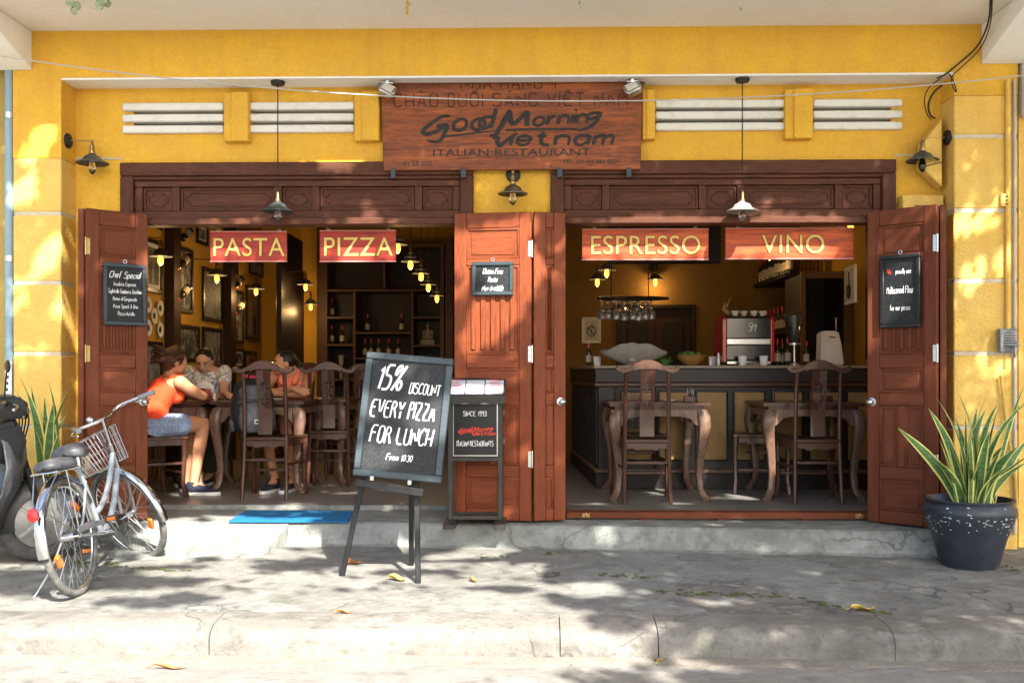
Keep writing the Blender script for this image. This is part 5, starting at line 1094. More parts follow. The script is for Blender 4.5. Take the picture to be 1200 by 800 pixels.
def picture(c, u, W, H, label, k=0, b=.035, mount=True, fm=None, name='framed_picture', img=None):
    """c: centre on wall, u: wall direction seen left to right"""
    M = frame_M(c, u); t = thing(name, label, 'picture', tuple(c-Vector((0,0,H/2)))); fm = fm or FRM
    L = Matrix.Identity(4)
    for i in range(3):
        for j in range(3): L[i][j] = M[i][j]
    L = L.copy(); L.translation = (0,0,H/2)
    for (x0, x1, z0, z1) in ((-W/2, W/2, H/2-b, H/2), (-W/2, W/2, -H/2, -H/2+b), (-W/2, -W/2+b, -H/2+b, H/2-b), (W/2-b, W/2, -H/2+b, H/2-b)):
        m = MB(); m.box(x0, x1, -.026, -.002, z0, z1, M=L); m.build('frame_bar', fm, t, bevel=.003)
    m = MB(); m.box(-W/2+b, W/2-b, -.012, -.004, -H/2+b, H/2-b, M=L); m.build('mount', CHALK if mount else DARKW, t)
    i = b+(min(W, H)*.09 if mount else .004); m = MB(); m.box(-W/2+i, W/2-i, -.0145, -.0125, -H/2+i, H/2-i, M=L); ph = m.build('photo', img or PHOTO[k], t)
    if img is None:
        q = MB(); r_ = random.Random(int(W*1e4)+k); iw_, ih = W/2-i, H/2-i
        for _ in range(r_.choice((1,2,2,3))):
            cx = r_.uniform(-.45,.45)*iw_; hh = ih*r_.uniform(.5,.85); ww = iw_*r_.uniform(.22,.45); z0 = -ih*.96
            out = [(cx+ww*a, z0+hh*b) for a, b in ((-.9,0),(-1,.5),(-.85,.9),(-.4,1.12),(-.22,1.2),(-.30,1.40),(-.22,1.62),(0,1.70),(.22,1.62),(.30,1.40),(.22,1.2),(.4,1.12),(.9,.9),(1,.45),(.8,0))]
            out = [(max(-iw_*.98, min(iw_*.98, a)), min(ih*.95, b)) for a, b in out]; q = MB(); yy = -.0155-.0006*_; q.prism(out, yy, yy+.0005, M=L); q.build('printed_figure', FIGM[(k+_+int(W*100)) % 3], ph)
    return t, L, ph
def wall_pt(px, py, X):      # point on a side wall at constant X
    d = ray(px, py); s_ = X/d.x; return Vector((X, d.y*s_, CAMZ+d.z*s_))
def wpic(x0, x1, yt, yb_, label, k=0, mount=True, b=.04, X=XL, right=False, **kw):
    pa, pb = wall_pt(x0, 400, X), wall_pt(x1, 400, X); xm_ = (x0+x1)/2; W = abs(pb.y-pa.y); cy = (pa.y+pb.y)/2; dd = math.hypot(X, cy)
    s_ = F/(cy*math.cos(YAW)-X*math.sin(YAW)); zt_, zb_ = CAMZ+(HOR-yt)/s_, CAMZ+(HOR-yb_)/s_
    return picture(Vector((X, cy, (zt_+zb_)/2)), (0, 1, 0) if not right else (0, -1, 0), W, zt_-zb_, label, k, b, mount, **kw)
wpic(168, 188, 281, 343, 'framed photo with white mount at the left edge of the dining wall', 1)
wpic(203, 224, 290, 366, 'tall framed dark photo behind the tilted wine bottles', 1, False)
wpic(236, 259, 316, 377, 'framed photo right of the lit arm lamp, tall and grey', 0, False)
wpic(206, 232, 381, 424, 'framed photo of dark figures above the orange top woman', 1, False)
wpic(236, 258, 384, 430, 'framed photo of a pale shape between the two left wall posts', 0, False)
wpic(168, 188, 400, 460, 'framed bluish print low beside the leftmost door leaf', 0, False)
wpic(271, 284, 340, 403, 'narrow framed dark print below the second pair of bottles', 1, False)
wpic(287, 302, 336, 398, 'sepia framed print beside the third lamp', 2, False)
wpic(270, 284, 408, 432, 'small framed print low right of the second post', 1)
wpic(285, 299, 411, 434, 'small sepia framed print low on the far left wall', 2, False)
wpic(229, 242, 262, 287, 'small framed print high on the dining wall left of PASTA', 0)
wpic(268, 277, 300, 330, 'small pale framed print just under the PASTA sign left end', 0)
wpic(291, 307, 300, 323, 'little framed print under the PASTA sign right end', 0)
wpic(176, 188, 250, 268, 'framed print at the very top left of the dining wall', 1)
# posts on the left wall
for i, px in enumerate((196.5, 264)):
    p = wall_pt(px, 400, XL); m = MB(); m.box(XL+.001, XL+.10, p.y-.10, p.y+.10, ZF, 3.34); tag(m.build('wall_post', POSTW, bevel=.006), ('dark timber post on the left wall behind the orange top woman', 'dark timber post on the left wall just left of the PASTA sign')[i], 'post')
# bottles on brackets on the wall
def wbottle(px, py, label, ang=32):
    p = wall_pt(px, py, XL+.10); d = Vector((0.10, math.cos(R(ang)), math.sin(R(ang)))).normalized(); q = (-d).to_track_quat('Z', 'Y'); s_ = 1.05
    top = p+d*.15
    t = bottle(tuple(top), label, 'wine bottles mounted on the dining wall', q, s_)
    m = MB(); m.bar(p+Vector((-.10,0,-.03)), p+Vector((.02,0,-.03)), .02, .02); m.bar(p+Vector((-.10,-.06,-.05)), p+Vector((-.10,.06,.03)), .012, .05); tag(m.build('bottle_bracket', DARKW), 'dark bracket holding a wine bottle on the dining wall', 'bracket', 'bottle brackets on the dining wall')
wbottle(216, 277, 'wine bottle mounted highest on the dining wall'); wbottle(214, 308, 'wine bottle mounted over the tall photo, second from top'); wbottle(214, 344, 'wine bottle mounted low before the tall photo')
wbottle(278, 333, 'upper wine bottle mounted right of the second post'); wbottle(280, 362, 'lower wine bottle mounted right of the second post')
# small round plates on the wall
for k, (px, py) in enumerate(((171,357),(185,361),(178,370),(171,384),(185,386))):
    p = wall_pt(px, py, XL); m = MB(); M = T3((XL+.002, p.y, p.z)) @ Matrix.Rotation(R(90), 4, 'Y'); m.lathe([(.035,0),(.05,.012),(.075,.022),(.075,.026),(.04,.018),(.0001,.018)], 18, M)
    o = tag(m.build('wall_plate', CHALK), 'small round pale plate hung on the wall beside the Chef Special leaf', 'plate', 'little plates on the dining wall')
    m = MB(); m.lathe([(.03,.0185),(.03,.0205),(.0001,.0205)], 12, T3((0, 0, .0)) @ Matrix.Rotation(R(90), 4, 'Y')); q = m.build('painted_centre', SLATE, o); q.location = (-.013 if 0 else -(.026/2)+.002, 0, .075)
# interior lit wall lamps
GEO_ = []
def lit_light(p, e=9, col=(1, .62, .25), r=.03):
    l = bpy.data.lights.new('bulb_light', 'POINT'); l.energy = e*.42; l.color = col; l.shadow_soft_size = r; o = bpy.data.objects.new('bulb_light', l); COL.objects.link(o); o.location = p; return o
def wl(px, py, X, dist, label, e=5, wall=None, along=None):
    p = wall_pt(px, py-12, X+dist) if X < 0 else wall_pt(px, py-12, X-dist)
    t = wall_lamp(p, (X, p.y, 0), label, lit=True, r=.10); lit_light((p.x, p.y, p.z-.10), e); return t
wl(188, 312, XL, .42, 'lit arm lamp nearest the leftmost door inside the dining room')
wl(254, 334, XL, .42, 'lit arm lamp between the two posts of the dining wall')
wl(300, 350, XL, .30, 'lit arm lamp beyond the second post of the dining wall')
p = at(358,333,12.0); wall_lamp(p, (p.x-.3, 12.0, 0), 'upper lit lamp beside the back passage of the dining room', lit=True); lit_light((p.x, p.y, p.z-.10), 4)
p = at(364,356,12.6); wall_lamp(p, (p.x-.3, 12.6, 0), 'lower lit lamp beside the back passage of the dining room', lit=True); lit_light((p.x, p.y, p.z-.10), 4)
px_, py_ = at(350,330,11.2), 0
m = MB(); m.box(at(338,300,12.3).x, at(344,300,12.3).x, 11.7, 12.8, ZF, 2.9); tag(m.build('passage_post', DARKW, bevel=.006), 'broad dark post carrying the two far lamps of the dining room', 'post')
for k, (px, py, Y) in enumerate(((466,300,8.4),(481,320,9.2),(493.5,334,10.0),(502,347,10.8),(512,360,11.5))):
    p = at(px, py-14, Y); pendant(p, 3.35, 'lit bulb pendant, number %s of the row before the back shelves' % ('one, nearest the PIZZA sign', 'two', 'three', 'four', 'five, the lowest')[k] if 0 else ('lit pendant beside the PIZZA sign, nearest of its row', 'second lit pendant in the row right of the PIZZA sign', 'third and middle lit pendant of the row before the back shelves', 'fourth lit pendant of the row before the back shelves', 'lowest and farthest lit pendant above the Buddha figure')[k], lit=True, r=.085, group=None); lit_light((p.x, p.y, p.z-.10), 3.0)
for k, (px, py, Y) in enumerate(((724,310,9.6),(711,332,10.2),(700,343,10.9))):
    p = at(px, py-16, Y); pendant(p, 3.35, ('lit pendant highest under the ESPRESSO sign', 'middle lit pendant under the left end of the ESPRESSO sign', 'lowest lit pendant near the small framed print in the bar')[k], lit=True, r=.10); lit_light((p.x, p.y, p.z-.10), 2.2)
p = at(768,327,YB-.16); wall_lamp(p, (p.x, YB, 0), 'lit wall lamp on the back wall behind the glass rack', lit=True); lit_light((p.x, p.y, p.z-.10), 4)
p = at(997,258,8.2); pendant(p, 3.35, 'lit pendant half hidden above the VINO sign right end', lit=True, r=.08); lit_light((p.x, p.y, p.z-.1), 4)
p = at(902,296,10.6); pendant(p, 3.35, 'lit small lamp over the bottles under the VINO sign', lit=True, r=.05); lit_light((p.x, p.y, p.z-.1), 2)
# pictures of the bar
DR = mat('pale_poster_print', (.55,.52,.46), .7, noise=(30,(.48,.45,.40),.5))
t, L, ph = picture(Vector((at(693,387,YB-.02).x, YB-.003, at(693,387,YB).z)), (1,0,0), .23, .31, 'small white framed no entry style print low on bar back wall', 0, .018, True, fm=CHALK, img=DR)
m = MB(); m.tube([(L @ Vector((.05*math.cos(q), -.017, -.01+.06*math.sin(q)))) for q in [2*PI*k/20 for k in range(20)]], .006, 6, closed=True); m.tube([L @ Vector((-.035,-.017,.03)), L @ Vector((.035,-.017,-.05))], .006, 6); m.tube([L @ Vector((.0,-.017,-.05)), L @ Vector((.01,-.017,.08))], .004, 6); m.build('drawing', BLACK, t)
p = wall_pt(997, 334, XR-.12); t = thing('hanging_picture', 'white framed ink drawing hanging by the right wall of the bar', 'picture', (p.x, p.y, p.z-.2))
a, b = at(991,334,9.5), at(1003,334,9.1); u = (b-a); u.z = 0; c = (a+b)/2; W = u.length; H = at(997,312,9.3).z-at(997,356,9.3).z; M = frame_M(c-Vector((0,0,0)), u); t.location = (c.x, c.y, c.z-H/2)
m = MB(); m.box(-W/2, W/2, -.012, .012, -H/2, H/2, M=M); m.build('frame', CHALK, t, world=True, bevel=.003); m = MB(); m.box(-W/2+.03, W/2-.03, -.014, -.0125, -H/2+.03, H/2-.03, M=M); m.build('sheet', DR, t, world=True)
m = MB(); m.tube([M @ Vector((.06*math.cos(q), -.017, -.06+.06*math.sin(q))) for q in [2*PI*k/16 for k in range(16)]], .008, 6, closed=True); m.tube(chaikin([M @ Vector((0,-.017,-.1)), M @ Vector((.03,-.017,.02)), M @ Vector((-.01,-.017,.06)), M @ Vector((.01,-.017,.12))], 2), .006, 6); m.build('ink_drawing', BLACK, t, world=True)
p = wall_pt(1003, 300, XR-.02); m = MB(); m.box(XR-.10, XR-.001, 9.05, 9.35, at(1000,420,9.2).z, 3.3); tag(m.build('wall_post', POSTW), 'dark timber post on the right wall beside the hanging ink drawing', 'post')
# big dark cloth / duct panel behind ESPRESSO sign
a, b = at(676,262,8.6), at(845,309,8.6); m = MB(); m.box(at(712,262,8.6).x, b.x, 8.6, 8.7, at(700,308,8.6).z, 3.3); tag(m.build('dark_screen', DARKW, bevel=.004), 'dark panel hanging from the ceiling behind the ESPRESSO sign', 'panel')
# ------------------------------------------------------------------ glass rack
gc = at(742,352,9.15); rk = thing('glass_rack', 'oval ring rack hanging over the bar full of upturned wine glasses', 'glass rack', tuple(gc))
RA, RB = at(783,350,9.15).x-gc.x, .26
m = MB(); tilt = .05; m.tube([(RA*math.cos(q), RB*math.sin(q), .02+tilt*math.sin(q)*.6) for q in [2*PI*k/32 for k in range(32)]], .012, 8, closed=True); m.build('ring', DARKW, rk)
for y in (-.16, -.08, 0, .08, .16):
    xx = RA*math.sqrt(1-(y/RB)**2); m = MB(); m.tube([(-xx, y, .02+tilt*y/RB*.6), (xx, y, .02+tilt*y/RB*.6)], .004, 6); m.build('rail', STEEL, rk)
for x in (-.20, .14): m = MB(); m.tube([(x, 0, .02), (x, 0, 3.35-gc.z)], .005, 6); m.build('hanging_rod', BLACK, rk)
gm = MB(); gm.lathe([(.032,0),(.030,-.003),(.006,-.006),(.0035,-.02),(.0035,-.075),(.012,-.09),(.030,-.11),(.037,-.14),(.034,-.175),(.033,-.175),(.0355,-.14),(.028,-.112),(.010,-.094),(.0001,-.09)], 12)
g0 = gm.build('wine_glass', mat('rack_glass', (.9,.9,.88), .05, trans=.85), smooth=70); gi = 0
for y in (-.22, -.15, -.08, -.01, .06, .13, .20):
    for x in (-.33,-.265,-.20,-.135,-.07,-.005,.06,.125,.19):
        if abs(x) > RA*.95*math.sqrt(max(0, 1-(y/RB)**2)): continue
        o = g0 if gi == 0 else g0.copy()
        if gi: COL.objects.link(o)
        gi += 1; tag(o, 'clear wine glass hanging upside down in the oval rack', 'glass', 'wine glasses in the hanging rack'); o.location = (gc.x+x-.03, gc.y+y, gc.z-.175+tilt*y-.0+.175-.01-.17)
        o.location.z = gc.z-.158+tilt*y/RB*.6-rnd.uniform(0,.012); o.location.x += rnd.uniform(-.012,.012)
# ------------------------------------------------------------------ back shelves of the dining room
bx0_, bx1_ = at(372,400,13.15).x, at(531,400,13.15).x; bz1 = at(450,283,13.15).z; cb = thing('display_shelves', 'large dark display shelves across the back of the dining room', 'shelves', ((bx0_+bx1_)/2, 13.4, ZF))
m = MB(); m.box(bx0_, bx1_, 13.65, 13.7, ZF, bz1); m.build('back_board', DARKW, cb, world=True)
SHW = mat('shelf_edge_wood', (.085,.042,.022), .5, noise=(9,(.05,.025,.015),.6), stretch=(2,2,2))
def zz_(py): return at(450,py,13.15).z
def XX(px): return at(px,400,13.15).x
def vb(px, y0, y1, w_=.03): m = MB(); x = XX(px); m.box(x-w_/2, x+w_/2, 13.16, 13.64, zz_(y1), zz_(y0)); m.build('upright', SHW, cb, world=True, bevel=.002)
def hb(x0, x1, py, w_=.028): m = MB(); m.box(XX(x0)+.016, XX(x1)-.016, 13.165, 13.64, zz_(py)-w_/2, zz_(py)+w_/2); m.build('shelf_board', SHW, cb, world=True, bevel=.002)
vb(381, 285, 560, .05); vb(518, 285, 560, .05); vb(375, 283, 563, .10); vb(526, 283, 563, .10)
hb(381, 518, 287, .05); hb(381, 518, 340); vb(450, 290, 338); vb(415, 342, 560); vb(483, 342, 560); hb(381, 415, 372); hb(381, 415, 404); hb(381, 415, 445); hb(415, 483, 390); hb(415, 483, 420); hb(415,483,450); hb(483, 518, 372); hb(483, 518, 405); hb(483, 518, 440); hb(381, 518, 480); hb(381, 518, 520)
# seated statue, bottles, mask on the shelves
STONE = mat('pale_stone', (.34,.32,.29), .8, noise=(20,(.22,.2,.18),.5)); p = at(501,404,13.3)
t = thing('seated_statue', 'small pale stone seated meditating statue on the back shelves', 'statue', (p.x, 13.35, zz_(405)+.014)); m = MB(); m.prism([(-.10,0),(.10,0),(.085,.05),(.09,.075),(-.09,.075),(-.085,.05)], -.06, .06); m.build('pedestal', STONE, t, bevel=.004)
m = MB(); m.ball((0,0,.105), (.085,.06,.032), 16); m.tube([(0,0,.10),(0,0,.17),(0,0,.205),(0,0,.225)], [(.042,.035),(.050,.034),(.030,.025),(.014,.014)], 12); m.ball((0,-.004,.252), (.024,.026,.031), 12); m.ball((0,0,.285), (.010,.010,.012), 8)
for s in (-1, 1): m.tube([(s*.045,0,.20),(s*.068,-.005,.15),(s*.045,-.035,.115),(s*.01,-.05,.115)], [.015,.014,.011,.009], 8)
m.build('figure', STONE, t, smooth=60)
p = at(398,423,13.3); m = MB(); m.ball((p.x, 13.4, p.z), (.035,.03,.075), 12); m.ball((p.x, 13.4, p.z+.06), (.05,.02,.03), 10); m.tube([(p.x, 13.4, zz_(445)+.014), (p.x, 13.4, p.z-.05)], .02, 8); tag(m.build('carved_mask', STONE), 'small pale carved mask on the left back shelf', 'carving')
for k, (px, py) in enumerate(((427,420),(434,420),(443,420),(455,420),(466,420),(388,404),(400,404),(492,440),(507,440),(430,390),(470,390),(388,372))):
    p = at(px, py, 13.35); bottle((p.x, 13.4, zz_(py)+.015), 'dim bottle on the back display shelves of the dining room', 'bottles on the display shelves', None, .85)
# ================================================================== SNAKE PLANTS
SG = mat('snake_leaf_green', (.085,.17,.055), .45, noise=[(4,(.17,.28,.11),.85),(14,(.03,.08,.02),.75)], stretch=(1.5,1.5,9))
SY = mat('snake_leaf_margin', (.70,.66,.20), .45, noise=(14,(.45,.50,.14),.5))
def blade(root, base, tip, L, w, seed, bend=.2, name='leaf'):
    r_ = random.Random(seed); b = Vector(base); d = Vector(tip)-b; side = d.cross(Vector((r_.uniform(-1,1), r_.uniform(-1,1), .2))).normalized(); out = Vector((d.x, d.y, 0)); out = out.normalized() if out.length > .01 else Vector((1,0,0))
    n = 9; m = MB(); vs = []; tw = r_.uniform(-.8,.8)
    for i in range(n+1):
        t = i/n; c = b+d*t+out*(bend*d.length*(t*t-t))*.9; wd = w*.9*(.55+.9*math.sin(PI*min(1, t*.62+.22)))*(1-t**5)**.8*(.72 if t < .05 else 1); wd = max(wd, .0015)
        q = Matrix.Rotation(tw*t, 3, d.normalized()); s_ = q @ side; nn = s_.cross(d).normalized()
        for k, f in enumerate((-1, -.70, 0, .70, 1)): vs.append(c+s_*(wd*.5*f)+nn*(wd*.20*abs(f)))
    m.v = vs
    for i in range(n):
        for k in range(4): m.f.append((i*5+k, i*5+k+1, (i+1)*5+k+1, (i+1)*5+k)); m.m.append(1 if k in (0,3) else 0)
    return m.build(name, [SG, SY], root, smooth=80)
def snake(root, c, R0, tips, seed):
    for k, (tip, w) in enumerate(tips):
        r_ = random.Random(seed+k); a = math.atan2(tip[1]-c.y+1e-4, tip[0]-c.x); rr = R0*r_.uniform(.1,.8)
        blade(root, (rr*math.cos(a), rr*math.sin(a), c.z), (tip[0]-root.location.x, tip[1]-root.location.y, tip[2]-root.location.z), 1, w, seed+k, bend=r_.uniform(.1,.8))
POT = mat('scuffed_blue_black_pot', (.028,.035,.045), .38, noise=[(5,(.055,.065,.08),.6),(40,(.012,.014,.016),.5)], ramp=(.45,.7), coat=.1)
pc = fl(1150,667,-.005); pot = thing('potted_plant', 'big variegated snake plant in a scuffed black pot by the right column', 'plant', (pc.x, pc.y+.17, -.012)); yP = pc.y+.17; s_ = F/(yP*math.cos(YAW)-pc.x*math.sin(YAW)); RP = 50.5/s_; hP = CAMZ-(583-HOR)/s_+.01
m = MB(); b_ = RP*.63; m.lathe([(b_*.97,0),(b_,.02),(b_*1.05,.03),(RP*.80,hP*.42),(RP*.97,hP*.70),(RP*1.02,hP*.80),(RP*1.01,hP*.88),(RP*.93,hP*.945),(RP*.92,hP*.96),(RP*.985,hP*.975),(RP*.99,hP),(RP*.93,hP),(RP*.88,hP*.9),(RP*.86,hP*.86),(.0001,hP*.86)], 48); m.build('pot', POT, pot, smooth=50)
q = MB()
prof_ = [(.42,.80),(.70,.97),(.80,1.02),(.88,1.01),(.945,.93)]
def rad_(f_):
    for (a_, ra_), (b2, rb2) in zip(prof_[:-1], prof_[1:]):
        if a_ <= f_ <= b2: return RP*(ra_+(rb2-ra_)*(f_-a_)/(b2-a_))
    return RP*.8
for k in range(105):
    an = rnd.uniform(-PI, 0) if k < 90 else rnd.uniform(0, PI); f_ = min(.92, max(.45, rnd.gauss(.69, .055))) if k < 75 else rnd.uniform(.5,.93); wd, hh = rnd.uniform(.003,.012)*(1.6 if k % 7 == 0 else 1), rnd.uniform(.0015,.0035)
    pts_ = []
    for (du, dv) in ((-1,-.3),(-.2,-1),(1,-.5),(.7,.8),(-.4,1)):
        a2 = an+du*wd/RP*rnd.uniform(.6,1.2); f2 = f_+dv*hh/hP*rnd.uniform(.6,1.4); rr_ = rad_(f2)+.0022; pts_.append((rr_*math.cos(a2), rr_*math.sin(a2), f2*hP))
    q.add(pts_, [(0,1,2,3,4)])
stuff(q.build('paint_chips', CHALK, pot))
m = MB(); m.lathe([(RP*.87,hP*.87),(RP*.5,hP*.885),(.0001,hP*.89)], 24); m.build('soil', SOIL, pot)
tips = []
for (px, py, dy, w) in ((1052,501,-.28,.055),(1088,478,-.1,.05),(1097,465,.05,.045),(1122,459,0,.055),(1101,515,-.22,.045),(1132,487,-.18,.05),(1143,494,.1,.045),(1162,452,.1,.020),(1155,480,.0,.05),(1168,475,-.1,.045),(1170,470,.15,.045),(1200,452,-.05,.035),(1206,468,-.15,.032),(1193,523,-.24,.06),(1190,512,.0,.05),(1205,514,.12,.05),(1204,541,-.1,.045),(1112,520,-.28,.04),(1128,520,-.26,.05),(1160,505,-.2,.05),(1176,500,-.12,.045),(1105,505,.1,.045),(1145,478,.18,.05),(1183,545,-.3,.045),(1120,490,.12,.045),(1150,540,-.30,.04),(1137,508,-.25,.045),(1172,528,-.27,.045),(1212,530,.0,.04)):
    p = at(px, py, yP+dy); tips.append(((p.x, p.y, p.z), w))
snake(pot, Vector((pc.x, yP, hP*.87)), RP*.7, tips+[((p_[0]+rnd.uniform(-.10,.10), p_[1]+rnd.uniform(-.12,.12), p_[2]-rnd.uniform(.03,.16)), w_*.95) for p_, w_ in tips[4:11]], 11)
lp = at(56,600,6.60); pl = thing('potted_plant', 'tall snake plant against the yellow left column behind the motor scooter', 'plant', (lp.x, 6.60, 0)); m = MB(); m.lathe([(.11,0),(.12,.01),(.165,.30),(.175,.34),(.16,.34),(.155,.31),(.0001,.30)], 32); m.build('pot', POT, pl); m = MB(); m.lathe([(.155,.305),(.0001,.315)], 20); m.build('soil', SOIL, pl)
tips = []
for (px, py, dy, w) in ((30,455,-.05,.055),(36,452,.08,.05),(57,448,.0,.048),(87,446,-.05,.05),(63,470,-.12,.06),(22,438,.1,.03),(16,455,.05,.03),(46,480,-.1,.05),(78,485,.08,.04),(52,465,.12,.05),(70,505,-.15,.06),(40,500,-.15,.05)):
    p = at(px, py, 6.60+dy); tips.append(((p.x, p.y, p.z), w))
snake(pl, Vector((lp.x, 6.6, .31)), .12, tips, 77)
# ================================================================== BICYCLE
bc0, bc1 = fl(93,698,-.035), fl(163,657,-.01); hd = math.atan2(bc1.y-bc0.y, bc1.x-bc0.x)
bike = thing('bicycle', 'old silver city bicycle with wire basket leaning on its kickstand', 'bicycle', (bc0.x, bc0.y, bc0.z)); bike.rotation_euler = (R(-9.5), 0, hd+R(.5))
RW = .330
def wheel(name, M, par):
    e = bpy.data.objects.new(name, None)
    mt = MB(); n = 48; mt.tube([M @ Vector((( RW-.018)*math.cos(2*PI*k/n), 0, (RW-.018)*math.sin(2*PI*k/n))) for k in range(n)], .019, 10, closed=True); w_ = mt.build(name, TYREG, par, smooth=60)
    mt = MB(); mt.tube([M @ Vector(((RW-.041)*math.cos(2*PI*k/n), 0, (RW-.041)*math.sin(2*PI*k/n))) for k in range(n)], [(.011,.008)]*n, 8, closed=True); mt.build('rim', CHROME, w_, smooth=60)
    mt = MB(); mt.tube([M @ Vector((0,-.055,0)), M @ Vector((0,.055,0))], .009, 10); mt.tube([M @ Vector((0,-.03,0)), M @ Vector((0,.03,0))], .022, 14)
    for s in (-1, 1): mt.tube([M @ Vector((0,s*.03,0)), M @ Vector((0,s*.034,0))], .034, 16)
    mt.build('hub', CHROME, w_)
    mt = MB()
    for k in range(32):
        a = 2*PI*k/32; s = 1 if k % 2 else -1; b = a+(.95 if (k//2) % 2 else -.95)
        mt.tube([M @ Vector((.030*math.cos(b), s*.031, .030*math.sin(b))), M @ Vector(((RW-.045)*math.cos(a), 0, (RW-.045)*math.sin(a)))], .0016, 4)
    stuff(mt.build('spokes', STEEL, w_)); mt = MB()
    for k, a in enumerate((2.6, 5.4)): mt.box(-.018, .018, -.012, .012, -.035, .035, M=M @ Matrix.Rotation(a, 4, 'Y') @ T3((.20,0,0)))
    q = MB(); q.v = mt.v[:8]; q.f = mt.f[:6]; q.m = mt.m[:6]; q.build('spoke_reflector', REFO, w_, bevel=.003); q = MB(); q.v = mt.v[8:]; q.f = [tuple(i-8 for i in f) for f in mt.f[6:]]; q.m = mt.m[6:]; q.build('spoke_reflector', REFO, w_, bevel=.003)
    return w_
def arc_sheet(M, r, a0, a1, w, n=26, drop=.012, th=.002):
    m = MB(); vs = []
    for i in range(n+1):
        a = a0+(a1-a0)*i/n
        for (y, dr) in ((-w/2, -drop), (-w*.35, -drop*.25), (0, 0), (w*.35, -drop*.25), (w/2, -drop)): vs.append(M @ Vector(((r+dr)*math.cos(a), y, (r+dr)*math.sin(a))))
    m.add(vs, [(i*5+k, i*5+k+1, (i+1)*5+k+1, (i+1)*5+k) for i in range(n) for k in range(4)]); return m
HR = Vector((0,0,RW)); HFr = Vector((1.00,0,RW)); ax0 = Vector((.845,0,.62)); axd = Vector((-.34,0,.94)).normalized()
STEER = T3(ax0) @ Matrix.Rotation(R(58), 4, axd) @ T3(-ax0)
wheel('rear_wheel', T3(HR), bike); wheel('front_wheel', STEER @ T3(HFr), bike)
arc_sheet(T3(HR), RW+.025, R(25), R(190), .058).build('rear_mudguard', CHROME, bike, smooth=80)
arc_sheet(STEER @ T3(HFr), RW+.022, R(62), R(200), .056).build('front_mudguard', CHROME, bike, smooth=80)
def tb(name, pts, r, m_, n=8, it=2, M=None, par=bike, **k):
    p = [Vector(q) for q in pts]; p = chaikin(p, it) if len(p) > 2 and it else p; p = [M @ q for q in p] if M else p; m = MB(); m.tube(p, r, n); return m.build(name, m_, par, smooth=70, **k)
BBx = Vector((.43,0,.28)); hb_ = ax0+axd*0; ht = ax0+axd*.17
tb('head_tube', [hb_-axd*.02, ht+axd*.02], .019, CHROME, 12)
tb('down_tube', [ax0+axd*.02, (.66,0,.40), (.50,0,.30), BBx], .019, PAINTG, 12)
tb('top_tube', [ax0+axd*.13, (.66,0,.56), (.50,0,.44), (.375,0,.41)], .017, PAINTG, 12)
tb('seat_tube', [BBx, (.255,0,.70)], .017, PAINTG, 12); tb('seat_post', [(.262,0,.68), (.235,0,.775)], .013, CHROME, 10)
for s in (-1, 1):
    tb('chain_stay', [BBx+Vector((0,s*.03,0)), (.05,s*.055,.325), (0,s*.058,RW)], .009, PAINTG); tb('seat_stay', [(.29,s*.015,.61), (.12,s*.05,.44), (0,s*.058,RW)], .008, PAINTG)
    tb('fork_blade', [ax0+Vector((-.0,s*.02,-.02)), ax0+Vector((.05,s*.048,-.08)), (.955,s*.05,.40), (1.0,s*.056,RW)], .010, PAINTG, M=STEER)
    tb('mudguard_stay', [(0,s*.06,RW), (-.29,s*.031,.50)], .0025, STEEL, 5, 0); tb('mudguard_stay', [(1.0,s*.058,RW), (.70,s*.03,.50)], .0025, STEEL, 5, 0, M=STEER)
# handlebar
hs = ax0+axd*.36
tb('stem', [ht, hs], .012, CHROME, 10, M=STEER)
bars = [(.70,.285,.965), (.76,.24,.975), (.83,.19,.985), (.815,.12,.965), (.765,.05,.955), (.755,0,.955)]
off = hs-Vector((.755,0,.955)); pts = [Vector(p)+off for p in bars]; pts += [Vector((p.x,-p.y,p.z)) for p in pts[-2::-1]]
pts = [Vector((p.x-.10*max(0,(abs(p.y)-.15))/.13, p.y, p.z)) for p in pts]
tb('handlebar', pts, .011, CHROME, 10, M=STEER)
for s in (-1, 1):
    e = pts[0] if s > 0 else pts[-1]; i_ = pts[1] if s > 0 else pts[-2]; d = (e-i_).normalized(); tb('grip', [e-d*.085, e+d*.028], .0165, mat('grey_grip_rubber', (.20,.21,.22), .6), 10, 0, M=STEER)
    tb('brake_lever', [i_+Vector((.03,0,-.012)), i_+Vector((.035,s*.03,-.025)), e+Vector((.03,0,-.03))], .005, CHROME, 6, M=STEER)
    tb('brake_cable', [i_+Vector((.03,0,-.01)), i_+Vector((.09,-s*.06,.02)), ht+Vector((.07,s*.02,.07)), ht+Vector((.03,0,-.08))], .003, CABLE, 5, 3, M=STEER)
m = MB(); m.ball(STEER @ (pts[4]+Vector((.03,.0,.03))), (.028,.028,.022), 12); m.build('bell', CHROME, bike)
